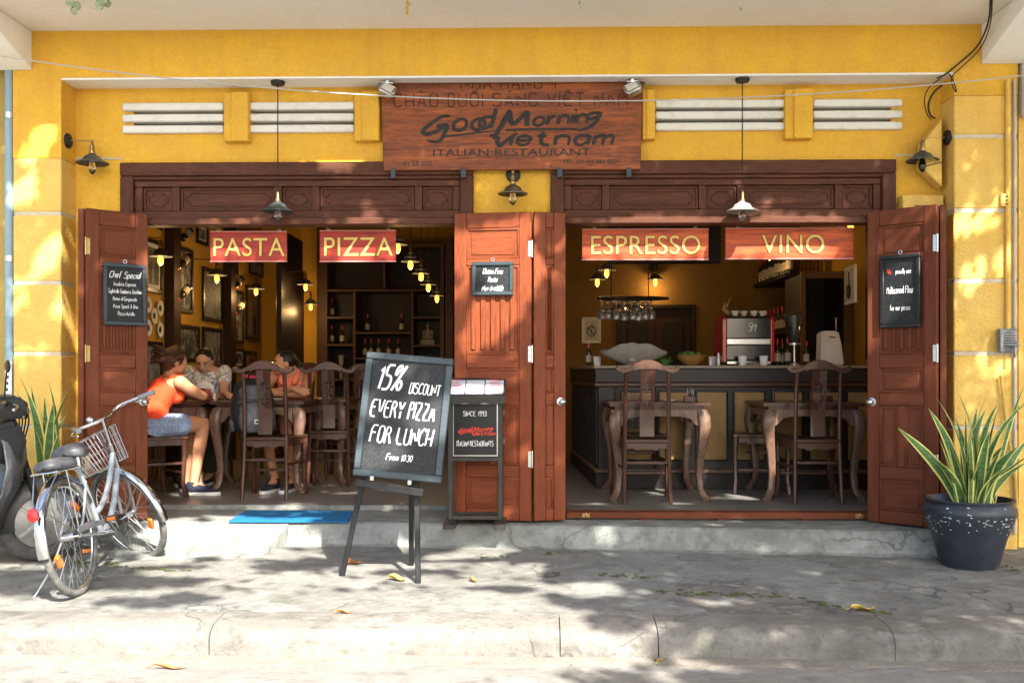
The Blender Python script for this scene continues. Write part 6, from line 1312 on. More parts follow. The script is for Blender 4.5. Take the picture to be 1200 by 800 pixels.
# basket
def bpt(u, v, w_): # u across -1..1, v forward 0..1, w height 0..1
    f = .78+.22*w_; return STEER @ Vector((.86+.24*v*f, u*.150*f, .67+.22*w_))
bk = MB(); W = .0022
for k in range(11):
    u = -1+2*k/10; bk.tube([bpt(u,0,1), bpt(u,0,0), bpt(u,1,0), bpt(u,1,1)], W, 4)
for k in range(1, 8):
    v = k/8; bk.tube([bpt(-1,v,1), bpt(-1,v,0), bpt(1,v,0), bpt(1,v,1)], W, 4)
for w_ in (.25,.5,.75): bk.tube([bpt(-1,0,w_), bpt(1,0,w_), bpt(1,1,w_), bpt(-1,1,w_)], W, 4, closed=True)
bsk = bk.build('basket', STEEL, bike, smooth=60); stuff(bsk)
m = MB(); m.tube([bpt(-1,0,1), bpt(1,0,1), bpt(1,1,1), bpt(-1,1,1)], .005, 6, closed=True); m.tube([bpt(-1,0,0), bpt(1,0,0), bpt(1,1,0), bpt(-1,1,0)], .004, 6, closed=True); m.build('basket_rim', STEEL, bike)
# saddle and rear pad
def pad(name, c, L, w0, w1, h, M=None):
    m = MB(); vs = []; n1, n2 = 14, 12
    for i in range(n1+1):
        t = i/n1; x = L*(t-.5); e = (1-(2*t-1)**6)**.5 if 0 < t < 1 else .12; w_ = (w0+(w1-w0)*(t**1.5))*max(e,.15)
        for j in range(n2):
            a = 2*PI*j/n2; y = w_*.5*math.copysign(abs(math.cos(a))**.7, math.cos(a)); z = h*.5*math.copysign(abs(math.sin(a))**.8, math.sin(a))*max(e,.3)-(.25*h*(abs(y)/(w_*.5+1e-6))**2)
            vs.append(Vector((c[0]+x, c[1]+y, c[2]+z)))
    m.add(vs, [(i*n2+j, i*n2+(j+1) % n2, (i+1)*n2+(j+1) % n2, (i+1)*n2+j) for i in range(n1) for j in range(n2)]+[tuple(range(n2))[::-1], tuple(n1*n2+j for j in range(n2))]); return m.build(name, VINYL, bike, smooth=60)
pad('saddle', (.235,0,.80), .27, .21, .07, .085)
for s in (-1, 1): m = MB(); m.tube([(.15,s*.05,.70),(.15,s*.05,.765)], .018, 10); m.build('saddle_spring', STEEL, bike)
pad('rear_pad', (-.02,0,.745), .30, .17, .155, .065)
m = MB(); m.tube([(-.17,-.07,.705), (-.17,.07,.705), (.13,.06,.705), (.13,-.06,.705)], .006, 6, closed=True); m.build('carrier', CHROME, bike)
for s in (-1, 1): tb('carrier_stay', [(-.05,s*.065,.705), (0,s*.062,RW)], .005, CHROME, 6, 0); tb('carrier_stay', [(-.15,s*.065,.705), (-.335,s*.02,.52)], .004, CHROME, 6, 0)
m = MB(); M = T3((-.368,.0,.505)) @ Matrix.Rotation(R(-90+8), 4, 'Y'); m.lathe([(.026,-.01),(.030,0),(.028,.012),(.0001,.016)], 16, M, sx=1.3); m.build('rear_reflector', REFR, bike)
# chain guard, crank, pedals, kickstand
m = MB(); poly = [(-.03,.385),(.10,.39),(.40,.365),(.48,.345),(.505,.29),(.48,.325),(.40,.34),(.10,.352),(-.03,.345),(-.05,.365)]; m.prism(poly, -.075, -.068); m.build('chain_guard', PAINTG, bike, bevel=.002)
m = MB(); m.prism([(.02,.60),(.17,.56),(.27,.47),(.29,.41),(.06,.43),(-.0,.50)], .045, .048); m.build('skirt_guard', PAINTG, bike)
m = MB(); m.tube([(.43,-.08,.28),(.43,.08,.28)], .022, 12); m.build('bottom_bracket', STEEL, bike)
for s, an in ((1, R(-35)), (-1, R(145))):
    e = BBx+Vector((.165*math.cos(an), s*.095, .165*math.sin(an))); m = MB(); m.bar(BBx+Vector((0,s*.085,0)), e, .022, .014); m.build('crank', CHROME, bike, bevel=.003)
    m = MB(); m.box(e.x-.045, e.x+.045, e.y+s*.01-(0 if s > 0 else .075), e.y+s*.01+(.075 if s > 0 else 0), e.z-.014, e.z+.014); p_ = m.build('pedal', PLASTIC, bike, bevel=.003)
    for sx in (-1, 1): m = MB(); m.box(e.x+sx*.046-.003, e.x+sx*.046+.003, e.y+s*.022-(0 if s > 0 else .05), e.y+s*.022+(.05 if s > 0 else 0), e.z-.011, e.z+.011); m.build('pedal_reflector', REFO, p_)
tb('kickstand', [(.03,.06,RW-.02), (.0,.12,.18), (-.02,.245,.024), (-.05,.262,.022)], .007, STEEL, 6, 1)
# ================================================================== MOTOR SCOOTER (only its front shows in the picture)
sc0 = fl(47,656,-.008); sco = thing('motor_scooter', 'parked silver and black motor scooter cut off by the left picture edge', 'scooter', (sc0.x, sc0.y, -.012)); sco.rotation_euler = (R(3), 0, R(38))
def sprofile(poly, y0, y1, name, m_, bev=.01, par=sco, seg=2): m = MB(); m.prism(poly, y0, y1); return m.build(name, m_, par, bevel=bev, seg=seg)
for nm, x in (('front_wheel', -.0), ('rear_wheel', -1.24)):
    m = MB(); n = 40; m.tube([(x+.215*math.cos(2*PI*k/n), 0, .265+.215*math.sin(2*PI*k/n)) for k in range(n)], [(.048,.05)]*n, 12, closed=True); w_ = m.build(nm, RUBBER, sco, smooth=60)
    m = MB(); M = T3((x,0,.265)) @ Matrix.Rotation(R(90), 4, 'X'); m.lathe([(.17,-.03),(.175,-.02),(.15,.0),(.175,.02),(.17,.03),(.05,.04),(.0001,.045)], 28, M); m.build('rim', STEEL, w_)
    for k in range(5): a = 2*PI*k/5; m = MB(); m.bar((x+.03*math.cos(a), -.035, .265+.03*math.sin(a)), (x+.165*math.cos(a), -.02, .265+.165*math.sin(a)), .03, .02); m.build('rim_spoke', STEEL, w_, bevel=.003)
arc_sheet(T3((0,0,.265)), .287, R(-8), R(195), .15, drop=.12).build('front_mudguard', PLASTIC, sco, smooth=80)
for s in (-1, 1): tb('fork_leg', [(0,s*.075,.265), (-.10,s*.07,.62)], .019, BLACK, 10, 0, par=sco)
tb('steering_column', [(-.09,0,.58), (-.20,0,.98)], .03, BLACK, 12, 0, par=sco)
# leg shield: curved plate, silver front, black inside
def shell_(name, rows, m_, bev=0):
    m = MB(); k = len(rows[0]); vs = [Vector(p) for r_ in rows for p in r_]; m.add(vs, [(i*k+j, (i+1)*k+j, (i+1)*k+j+1, i*k+j+1) for i in range(len(rows)-1) for j in range(k-1)]); ob = m.build(name, m_, sco, smooth=60)
    so_ = ob.modifiers.new('thickness', 'SOLIDIFY'); so_.thickness = .012; so_.offset = 0; return ob
rows = []
for (z, w_, xc_) in ((.24,.14,-.20),(.36,.24,-.20),(.52,.29,-.12),(.68,.28,-.09),(.82,.22,-.10),(.92,.12,-.15)): rows.append([(xc_-.16*abs(u)**1.6, u*w_, z-.03*abs(u)) for u in (-1,-.75,-.45,-.15,.15,.45,.75,1)])
shell_('leg_shield', rows, SCOOT)
rows = [[(x-.035-.11*abs(u)**1.6, u*w_*.93, z) for u in (-1,-.6,-.2,.2,.6,1)] for (z, w_, x) in ((.34,.14,-.31),(.5,.22,-.25),(.7,.22,-.20),(.88,.15,-.19))]
shell_('inner_shield', rows, PLASTIC)
sprofile([(-.30,.28),(-.30,.36),(-.75,.36),(-.78,.28)], -.16, .16, 'footboard', PLASTIC, .012)
for s in (-1, 1): sprofile([(-.34,.40),(-.40,.30),(-.80,.30),(-1.05,.40),(-1.45,.62),(-1.50,.74),(-1.30,.76),(-.85,.70),(-.74,.60),(-.62,.44)], s*.13-.02, s*.13+.02, 'side_cover', SCOOT, .012)
sprofile([(-.70,.70),(-1.45,.76),(-1.50,.83),(-1.1,.82),(-.98,.80),(-.76,.79),(-.68,.75)], -.14, .14, 'seat', VINYL, .02)
sprofile([(-.60,.22),(-.62,.34),(-1.1,.36),(-1.2,.26),(-.95,.16)], -.10, .10, 'engine', STEEL, .015)
tb('exhaust', [(-.7,-.13,.22), (-1.0,-.16,.20), (-1.25,-.17,.25), (-1.5,-.17,.30)], .04, CHROME, 12, 1, par=sco)
sprofile([(-.11,.93),(-.10,1.03),(-.16,1.08),(-.28,1.07),(-.32,1.0),(-.28,.93)], -.10, .10, 'handlebar_cover', PLASTIC, .02)
m = MB(); m.lathe([(.0001,.02),(.05,.012),(.06,0),(.055,-.02)], 18, T3((-.098,0,.98)) @ Matrix.Rotation(R(85), 4, 'Y')); m.build('headlight', GLASS, sco)
for s in (-1, 1):
    tb('handlebar_end', [(-.22,s*.08,1.02), (-.25,s*.2,1.04), (-.30,s*.36,1.035)], .013, BLACK, 8, 1, par=sco); tb('grip', [(-.265,s*.24,1.04), (-.305,s*.37,1.035)], .02, PLASTIC, 10, 0, par=sco)
    tb('brake_lever', [(-.20,s*.19,1.03), (-.18,s*.24,1.02), (-.235,s*.40,1.015)], .006, STEEL, 6, 1, par=sco); m = MB(); m.ball((-.238,s*.405,1.015), .011, 8); m.build('lever_end', STEEL, sco)
    tb('mirror_stalk', [(-.24,s*.12,1.05), (-.24,s*.16,1.18), (-.25,s*.24,1.24)], .005, BLACK, 6, 1, par=sco); m = MB(); m.ball((-.25,s*.27,1.27), (.015,.06,.04), 12); m.build('mirror', PLASTIC, sco)
tb('lock_chain', [(-.30,-.22,.83), (-.29,-.235,.70), (-.30,-.24,.60), (-.29,-.23,.52)], .007, STEEL, 6, 1, par=sco)
for z in (.80,.72,.63,.55): m = MB(); m.tube([(-.30+.014*math.cos(a), -.24, z+.02*math.sin(a)) for a in [2*PI*k/10 for k in range(10)]], .004, 5, closed=True); m.build('chain_ring', STEEL, sco)
sprofile([(-.16,.62),(-.12,.80),(-.17,.93),(-.30,.90),(-.34,.70)], -.20, .20, 'front_cover', PLASTIC, .03)
for k in range(4): tb('control_cable', [(-.22,-.12+.07*k,1.04), (-.10,-.20+.12*k,.98), (-.12,-.10+.06*k,.80), (-.16,0,.60)], .005, CABLE, 5, 3, par=sco)
m = MB(); m.box(-.34,-.30,-.05,.05,.70,.76); m.tube([(-.32,0,.73),(-.37,0,.71),(-.37,0,.68)], .006, 6); m.build('bag_hook', STEEL, sco, bevel=.004)
sprofile([(-.42,.14),(-.40,.26),(-.60,.30),(-.74,.20),(-.60,.12)], -.15, -.08, 'crankcase_cover', STEEL, .02)
tb('side_stand', [(-.62,.12,.22), (-.60,.26,.01)], .009, STEEL, 6, 0, par=sco)
# ================================================================== FALLEN LEAVES
def dead(px, py, z, L, w, ang, m_, label, curl=.4, sl=0):
    p = fl(px, py, z); m = MB(); vs = []; n = 8
    for i in range(n+1):
        t = i/n; wd = w*math.sin(PI*min(.98, max(.03, t)))**.8
        for f in (-1, 0, 1): vs.append((L*(t-.5), f*wd*.5, .004+curl*L*(t-.5)**2*1.2+abs(f)*w*.22*(1+math.sin(t*5))+.004*math.sin(7*t)))
    m.add(vs, [(i*3+k, i*3+k+1, (i+1)*3+k+1, (i+1)*3+k) for i in range(n) for k in range(2)]); m.tube([(-L*.5,0,.004+curl*L*.3), (-L*.72,.006,.003)], .0018, 4)
    M = Matrix.Rotation(ang, 4, 'Z'); ob = m.build('fallen_leaf', m_, xf=T3(p) @ M, smooth=80); tag(ob, label, 'leaf', 'fallen leaves on the pavement and road'); return ob
dead(437,637,.0,.10,.04,.1,DRYL,'curled brown leaf on the pavement behind the easel legs')
dead(414,661,-.012,.11,.07,.5,DRYL,'crumpled tan leaf at the foot of the left easel leg')
dead(466,680,-.022,.115,.06,-.2,YELL,'yellow leaf on the pavement between the easel legs')
dead(404,719,-.037,.09,.035,.3,DRYL,'brown and pale leaf alone on the kerb top near picture centre')
dead(200,784,-.198,.16,.03,.05,DRYL,'orange leaf lying on the road at the left')
dead(1012,715,-.037,.13,.045,.1,YELL,'yellow leaf on the pavement far right near the kerb')
dead(772,776,-.198,.06,.045,1.2,YELL,'tiny yellow leaf on the road against the kerb stones')
dead(1068,613,.152,.10,.05,-.4,DRYL,'brown leaf on the doorstep at the right door foot')
dead(555,681,-.022,.05,.04,-.4,DRYL,'very small brown leaf right of the easel')
# leaves and twigs dangling from the canopy edge
def dangle(px, y1, label, n, m_, size):
    a = at(px, y1, 6.20); t = thing('hanging_twig', label, 'twig', (a.x, 6.20, a.z)); top = 3.60-a.z; m = MB(); m.tube(chaikin([Vector((0,0,top)), Vector((.01,.0,top*.6)), Vector((-.008,0,top*.3)), Vector((.004,0,0))], 2), .0025, 5); m.build('stem', m_, t)
    for k in range(n):
        z = top*(k+.4)/n*.8; d = Vector((rnd.uniform(-1,1), rnd.uniform(-.6,.6), -.9)).normalized(); b = MB(); vs = []; sd = d.cross(Vector((0,1,0.2))).normalized()
        for i in range(6):
            q = i/5; wd = size*.36*math.sin(PI*min(.97,max(.05,q)))
            for f in (-1,0,1): vs.append(Vector((0,0,z))+d*(size*q)+sd*(f*wd)+Vector((0,.25*wd*abs(f)+.012*math.sin(9*q+k),0)))
        b.add(vs, [(i*3+j, i*3+j+1, (i+1)*3+j+1, (i+1)*3+j) for i in range(5) for j in range(2)]); b.build('leaf', m_, t, smooth=80)
    return t
dangle(84,6,'pale dry leaf cluster dangling from the canopy edge, leftmost of the two',4,PALEL,.075)
dangle(121,4,'pale dry leaf cluster dangling from the canopy edge, right of its neighbour',5,PALEL,.07)
dangle(478,14,'thin yellowish sprig hanging from the canopy above the wooden sign',7,YELL,.028)
dangle(867,14,'short pale twig hanging from the canopy above the right pendant',2,PALEL,.02)
dangle(680,10,'tiny grey stem hanging from the canopy right of the wooden sign centre',1,PALEL,.018)
# ================================================================== STREET TREE (behind the camera; its crown dapples the sunlight)
def soft(x, a, b): return max(0.0, min(1.0, (x-a)/(b-a)))
def gp(px, py, z=0): q = fl(px, py, z); return (q.x, q.y)
def wp(px, py, Y):           # where the sun ray through a facade point meets the pavement level
    q = at(px, py, Y); return (q.x-V.x/V.z*q.z, q.y-V.y/V.z*q.z)
holes = []                   # sunlit gaps: centre, radii
def H_(c, rx, ry, s=1.0): holes.append((c[0], c[1], rx, ry, s))
# road and kerb, left and middle
H_(gp(60,745,-.1), 1.05, .33); H_(gp(430,740,-.1), 1.0, .55); H_(gp(180,760,-.1), .5, .14); H_(gp(350,765,-.20), 1.5, .25); H_(gp(300,790,-.20), 1.9, .33); H_(gp(520,700), .45, .30); H_(gp(330,700), .38, .17); H_(gp(120,690), .35, .10); H_(gp(560,745,-.1), .42, .3); H_(gp(50,790,-.20), 1.0, .30)
H_(gp(255,640), .62, .55); H_(gp(200,625,.1), .3, .25); H_(gp(462,628,.08), .14, .16); H_(gp(400,650), .2, .08); H_(gp(225,668), .3, .12); H_(gp(470,660), .22, .10); H_(gp(545,650), .25, .10); H_(gp(520,625,.15), .16,.10); H_(gp(570,628,.1), .22, .13); H_(gp(300,672), .25, .09)
H_(gp(690,685), .22, .16); H_(gp(650,735,-.05), .16, .2); H_(gp(860,700), .20, .10, .8); H_(gp(740,690), .12, .07, .8); H_(gp(740,790,-.20), .20, .07, .8); H_(gp(830,610,.15), .12, .05, .5)
H_(gp(700,640), .14, .05, .7); H_(gp(1150,720), .25, .06, .6); H_(gp(950,745,-.06), .16, .05, .6)
# facade and things before it
for (px, py, Y, rx, rz_, s) in ((50,165,6.88,.10,.12,1),(35,180,6.88,.06,.06,.9),(26,224,6.88,.06,.08,1),(56,300,6.88,.10,.13,1),(72,355,6.88,.05,.10,.9),(20,345,6.88,.06,.08,.8),(30,420,6.88,.12,.05,.5),
    (1130,262,6.88,.06,.07,.9),(1152,258,6.88,.05,.08,.9),(1150,315,6.88,.10,.08,.8),(1170,305,6.88,.05,.05,.8),(1125,345,6.88,.05,.08,.7),(1170,230,6.88,.07,.03,.7),(1160,430,6.88,.20,.14,.6),(1130,520,6.88,.1,.2,.5),
    (575,285,6.98,.30,.16,1),(590,350,6.98,.20,.28,1),(560,400,6.98,.1,.1,.9),(545,330,6.98,.10,.14,.8),(600,420,6.98,.08,.2,.6),(645,330,7.1,.10,.3,.6),(605,520,6.98,.10,.16,.5),
    (160,330,7.0,.05,.2,.6),(130,450,6.9,.10,.14,.4),
    (290,292,7.2,.30,.06,.9),(420,290,7.2,.26,.06,.8),(750,292,7.2,.45,.07,1),(920,292,7.2,.42,.07,1),
    (480,455,6.0,.10,.06,.8),(465,500,5.95,.12,.10,.7),(440,545,5.9,.14,.10,.7),(560,453,6.8,.22,.05,1),(1120,600,6.05,.12,.05,.6),
    (188,468,8.0,.20,.12,1),(215,450,8.1,.12,.10,1),(222,560,8.15,.14,.12,1),(222,520,8.1,.08,.10,.8),(305,430,8.05,.12,.05,.8),(345,458,8.85,.18,.14,1),(335,428,8.9,.10,.12,1),(205,450,8.1,.06,.05,.7),(365,500,8.4,.10,.28,1),(335,600,7.5,.35,.05,.6),(243,432,9.1,.20,.16,.9),
    (757,432,7.80,.28,.13,1),(905,530,7.95,.12,.30,1),(817,500,7.95,.11,.25,.9),(725,500,7.95,.05,.15,.6),(745,510,8.8,.14,.1,.7),(945,432,7.80,.24,.09,.7),
    (600,150,7.03,.6,.10,.25),(90,500,6.0,.25,.2,.6),(120,560,5.9,.2,.2,.6),(70,590,5.5,.18,.25,.6)):
    c = wp(px, py, Y); holes.append((c[0], c[1], rx, rz_*1.1+.02, s))
for (px, py) in ((640,585),(690,590),(790,590),(850,583),(960,590),(405,577),(430,583),(350,590),(310,592)): c = gp(px, py, ZF); q = Vector((c[0], c[1], ZF)); holes.append((c[0]-V.x/V.z*ZF, c[1]-V.y/V.z*ZF, .12, .035, .8))
blobs = []
for (px, py, rx, ry) in ((60,680,.85,.30),(175,672,.55,.20),(205,705,.42,.20),(225,735,.28,.20),(245,757,.10,.14),(350,664,.30,.13),(500,672,.30,.07),(590,655,.30,.14),(440,690,.20,.05),(585,690,.20,.08),(620,720,.12,.10),(60,655,.6,.2),(420,645,.3,.06)):
    c = gp(px, py, -.02); blobs.append((c[0], c[1], rx, ry))
def shade_amount(x, y):
    n = mn.noise(Vector((x*1.6, y*1.6, 4)))+.6*mn.noise(Vector((x*4.2, y*4.2, 9)))+.4*mn.noise(Vector((x*9, y*9, 2)))
    d = 1.0 if (n > -.62 or y > 7.5) else .45
    if y < 6.35 and x < .1:
        d = .04
        for (cx, cy, rx, ry) in blobs:
            wob = mn.noise(Vector((x*2.6, y*4.5, cx)))*.8+mn.noise(Vector((x*8, y*12, cx)))*.55
            if ((x-cx)/rx)**2+((y-cy)/ry)**2+wob < 1.0: d = 1.0
    for (cx, cy, rx, ry, s) in holes:
        rx = max(rx, .10)*1.12; ry = max(ry, .09)*1.12
        q = ((x-cx)/rx)**2+((y-cy)/ry)**2
        if q < 2.4:
            wob = (mn.noise(Vector((x*3.5, y*5.5, cx)))*.9+mn.noise(Vector((x*9, y*12, cx)))*.5)*(1 if rx > .3 else .35)
            if q+wob < 1.0: d = min(d, 1-s)
    return d
tree = thing('street_tree', 'broad leafy street tree standing on the far side of the road behind the viewer', 'tree', (4.6, -3.6, -.3))
rt_ = random.Random(5); TB = Vector((4.6, -3.6, -.3))
crown = []
tries = 0
XA, XB, YA, YB_ = -5.4, 5.2, 3.6, 11.0
while len(crown) < 90000 and tries < 260000:
    tries += 1; gx, gy = rt_.uniform(XA, XB), rt_.uniform(YA, YB_)
    if rt_.random() > shade_amount(gx, gy): continue
    h = (5.0 if gy > 6.6 else 4.3)+2.4*rt_.random()**.9
    crown.append(Vector((gx, gy, 0))+V*(h/V.z))
lim = []
hubs = [TB+Vector((0,0,3.4))]
for k in range(70):
    tgt = crown[rt_.randrange(len(crown))]
    for _ in range(400):
        gx_ = tgt.x-V.x/V.z*tgt.z; gy_ = tgt.y-V.y/V.z*tgt.z
        if (gx_ > .9) if k < 30 else (gy_ > 6.9 or gx_ > .3): break
        tgt = crown[rt_.randrange(len(crown))]
    near = min(hubs, key=lambda q: (q-tgt).length*(1 if q.z < tgt.z+.2 else 1.6)); mid = (near+tgt)/2+Vector((rt_.uniform(-.2,.2), rt_.uniform(-.2,.2), rt_.uniform(-.1,.2)))
    lv = lim[-1] if lim else None; r0 = max(.006, .024*(.95**k)); lim.append((near, mid, tgt, r0)); hubs += [mid, tgt]
tm = MB(); tm.tube([TB+Vector((0,0,-.05)), TB+Vector((.03,0,.3)), TB+Vector((0,.05,1.5)), TB+Vector((-.05,.1,2.8)), TB+Vector((0,0,3.5))], [.34,.24,.20,.18,.15], 14); tm.build('trunk', BARK, tree, world=True)
for (a, m_, b, r0) in lim[:12]:
    q = MB(); q.tube([a, m_, b], [max(.03, r0*1.6), r0*1.3, r0*.6], 7); q.build('limb', BARK, tree, world=True)
q = MB()
for (a, m_, b, r0) in lim[12:]: q.tube([a, m_, b], [r0, r0*.7, r0*.3], 5)
stuff(q.build('twigs', BARK, tree, world=True))
me = bpy.data.meshes.new('crown'); vs = []; fs = []
for c in crown:
    d = Vector((rt_.gauss(0,1), rt_.gauss(0,1), rt_.gauss(0,.5))).normalized(); u = Vector((rt_.gauss(0,1), rt_.gauss(0,1), rt_.gauss(0,1))); u = d.cross(u).normalized(); L = rt_.uniform(.045,.078); k = len(vs); nn = d.cross(u)*.012; c = c-TB
    vs += [tuple(c-d*L), tuple(c+u*L*.5+nn), tuple(c+d*L), tuple(c-u*L*.5+nn)]; fs += [(k, k+1, k+2), (k, k+2, k+3)]
me.from_pydata(vs, [], fs); me.materials.append(LEAFM); co_ = bpy.data.objects.new('crown', me); COL.objects.link(co_); co_.parent = tree; stuff(co_)
# ================================================================== PEOPLE
SKIN1 = mat('tanned_skin', (.50,.24,.13), .5, noise=(9,(.44,.19,.10),.5)); SKIN2 = mat('light_skin', (.52,.29,.19), .5, noise=(9,(.46,.23,.15),.5))
TANK = mat('orange_red_jersey', (.80,.075,.02), .8, noise=(6,(.66,.05,.015),.5), bump=[(9,.7,.03),(60,.3,.003)]); PEACH = mat('peach_jersey', (.85,.22,.12), .8, noise=(6,(.75,.17,.09),.5), bump=[(9,.7,.03),(60,.3,.003)])
BLOUSE = mat('grey_patterned_blouse', (.62,.62,.60), .85, noise=[(45,(.10,.11,.11),.9),(18,(.75,.75,.73),.5)], ramp=(.47,.55), bump=[(9,.7,.03),(60,.3,.003)]); WTEE = mat('white_cotton', (.75,.75,.74), .85)
SHORTS = mat('blue_grey_checked_cotton', (.13,.20,.34), .9, noise=(110,(.42,.48,.60),.8), ramp=(.46,.54)); DSH = mat('dark_red_shorts', (.12,.02,.02), .9); TROU = mat('dark_olive_trousers', (.035,.035,.022), .9, noise=(8,(.055,.052,.035),.5))
HAIR1 = mat('reddish_brown_hair', (.045,.018,.009), .5, noise=[(8,(.15,.065,.03),.8)], bump=(30,.9,.012), stretch=(1,1,4), ramp=(.45,.6)); HAIR2 = mat('black_hair', (.012,.009,.008), .38, noise=(10,(.03,.02,.015),.5), bump=(40,.6,.006), stretch=(1,1,4))
NAVY = mat('navy_canvas', (.02,.025,.045), .85); SOLE = mat('white_rubber_sole', (.72,.72,.70), .7); LIP = mat('lip_skin', (.45,.12,.09), .5); EYEW = mat('eye_white', (.7,.68,.65), .3); EYED = mat('dark_eye', (.02,.012,.01), .2); BROW = mat('dark_brow', (.03,.018,.012), .8)
def loft(mb, pts, W, rab, n=16):
    """closed tube through pts with elliptical rings; W = width direction; rab = list of (half width, half depth)"""
    pts = [Vector(p) for p in pts]; W = Vector(W).normalized(); o = len(mb.v); k = len(pts)
    for i, p in enumerate(pts):
        t = (pts[min(i+1, k-1)]-pts[max(i-1, 0)]).normalized(); u = (W-t*W.dot(t)).normalized(); v = t.cross(u)
        for j in range(n): a = 2*PI*j/n; mb.v.append(p+u*(math.cos(a)*rab[i][0])+v*(math.sin(a)*rab[i][1]))
    for i in range(k-1):
        for j in range(n): mb.f.append((o+i*n+j, o+i*n+(j+1) % n, o+(i+1)*n+(j+1) % n, o+(i+1)*n+j)); mb.m.append(0)
    mb.f += [tuple(o+j for j in range(n))[::-1], tuple(o+(k-1)*n+j for j in range(n))]; mb.m += [0, 0]
def limb(mb, pts, rs, n=12):
    pts = [Vector(p) for p in pts]; mb.tube(pts, rs, n)
    for p, r in zip(pts, rs): mb.ball(p, r*.995, 12)
def fuse(mb, name, m_, root, vox=.007, sm=4, cut=None):
    ob = mb.build(name, m_, root, world=True); md = ob.modifiers.new('r', 'REMESH'); md.mode = 'VOXEL'; md.voxel_size = vox; md.use_smooth_shade = True
    s = ob.modifiers.new('s', 'SMOOTH'); s.iterations = sm; s.factor = .5
    dg = bpy.context.evaluated_depsgraph_get(); me = bpy.data.meshes.new_from_object(ob.evaluated_get(dg)); ob.modifiers.clear(); old = ob.data; ob.data = me; bpy.data.meshes.remove(old)
    me.name = name; me.materials.clear(); me.materials.append(m_)
    if cut:
        bm = bmesh.new(); bm.from_mesh(me)
        for (co_, no) in cut:
            o = root
            bmesh.ops.bisect_plane(bm, geom=bm.verts[:]+bm.edges[:]+bm.faces[:], plane_co=Vector(co_)-Vector(root.location), plane_no=Vector(no), clear_outer=True)
        bm.to_mesh(me); bm.free()
    me.polygons.foreach_set('use_smooth', [True]*len(me.polygons)); return ob
def hframe(c, f, up=(0,0,1)):
    f = Vector(f).normalized(); up = Vector(up).normalized(); r = f.cross(up).normalized(); u = r.cross(f); M = Matrix.Identity(4)
    for i in range(3): M[i][0] = r[i]; M[i][1] = f[i]; M[i][2] = u[i]; M[i][3] = c[i]
    return M       # local x = person's right, y = forward, z = up
def head(mb, M):
    def B(c, r, n=16):
        q = MB(); q.ball(c, r, n); mb.add([M @ p for p in q.v], q.f)
    B((0,-.012,.025), (.073,.092,.088), 22); B((0,.018,-.030), (.060,.066,.070), 20); B((0,.048,-.072), (.030,.030,.024)); B((0,.060,.02), (.045,.026,.045))
    for s in (-1, 1): B((s*.032,.058,-.018), (.024,.022,.024)); B((s*.043,.030,-.052), (.022,.035,.026)); B((s*.074,-.008,-.008), (.008,.019,.030)); B((s*.030,.073,.028), (.022,.012,.008))
    q = MB(); q.tube([(0,.080,.018),(0,.094,-.004),(0,.105,-.022)], [.007,.009,.012], 10); q.ball((0,.104,-.024), (.013,.012,.010), 10)
    for s in (-1, 1): q.ball((s*.011,.094,-.027), (.008,.009,.007), 8)
    mb.add([M @ p for p in q.v], q.f); B((0,.081,-.052), (.022,.012,.011)); B((0,.078,-.040), (.016,.012,.010))
def face(root, M, lids=False):
    for s in (-1, 1):
        q = MB(); q.ball((s*.030,.0755,.008), (.0125,.009,.0055 if not lids else .003), 10); q.build('eye', EYEW if not lids else BROW, root, world=True, xf=M)
        if not lids: q = MB(); q.ball((s*.030,.084,.008), (.0055,.003,.005), 8); q.build('iris', EYED, root, world=True, xf=M)
        q = MB(); q.tube([(s*.014,.087,.026),(s*.032,.086,.033),(s*.050,.072,.027)], [.003,.0035,.002], 6); q.build('eyebrow', BROW, root, world=True, xf=M)
        q = MB(); q.tube([(s*.017,.0825,.012),(s*.030,.085,.0155),(s*.044,.077,.011)], .0018, 5); q.build('eyelash', BROW, root, world=True, xf=M)
    q = MB(); q.tube([(-.023,.083,-.053),(-.010,.0925,-.049),(0,.0935,-.050),(.010,.0925,-.049),(.023,.083,-.053)], [.002,.004,.0035,.004,.002], 8); q.tube([(-.020,.083,-.055),(0,.0925,-.059),(.020,.083,-.055)], [.002,.005,.002], 8); q.build('lips', LIP, root, world=True, xf=M)
def hand(mb, wrist, d, nrm, s=1, curl=.5, thumb=1):
    """wrist point, finger direction d, back-of-hand normal; five separate fingers"""
    d = Vector(d).normalized(); nrm = Vector(nrm); nrm = (nrm-d*nrm.dot(d)).normalized(); x = d.cross(nrm)*thumb; w_ = Vector(wrist)
    loft(mb, [w_, w_+d*.035, w_+d*.085], x, [(.026,.017),(.036,.014),(.038,.011)], 12)
    for k, (off, L) in enumerate(((.029,.072),(.010,.080),(-.009,.075),(-.027,.058))):
        a = w_+d*.080+x*off; p1 = a+d*L*.45-nrm*(curl*.01)+x*off*.15; p2 = p1+(d*math.cos(curl)-nrm*math.sin(curl))*L*.32; p3 = p2+(d*math.cos(curl*1.8)-nrm*math.sin(curl*1.8))*L*.26
        mb.tube([a-d*.02, p1, p2, p3], [.0088,.0082,.0075,.006], 8); mb.ball(p3, .0062, 8); mb.ball(p1, .0083, 8)
    a = w_+d*.025+x*.028; p1 = a+(d*.7+x*.75)*.035-nrm*.006; p2 = p1+(d*.95+x*.2)*.030-nrm*.008; mb.tube([w_+d*.01+x*.012, a, p1, p2], [.012,.012,.0095,.007], 8); mb.ball(p2, .007, 8)
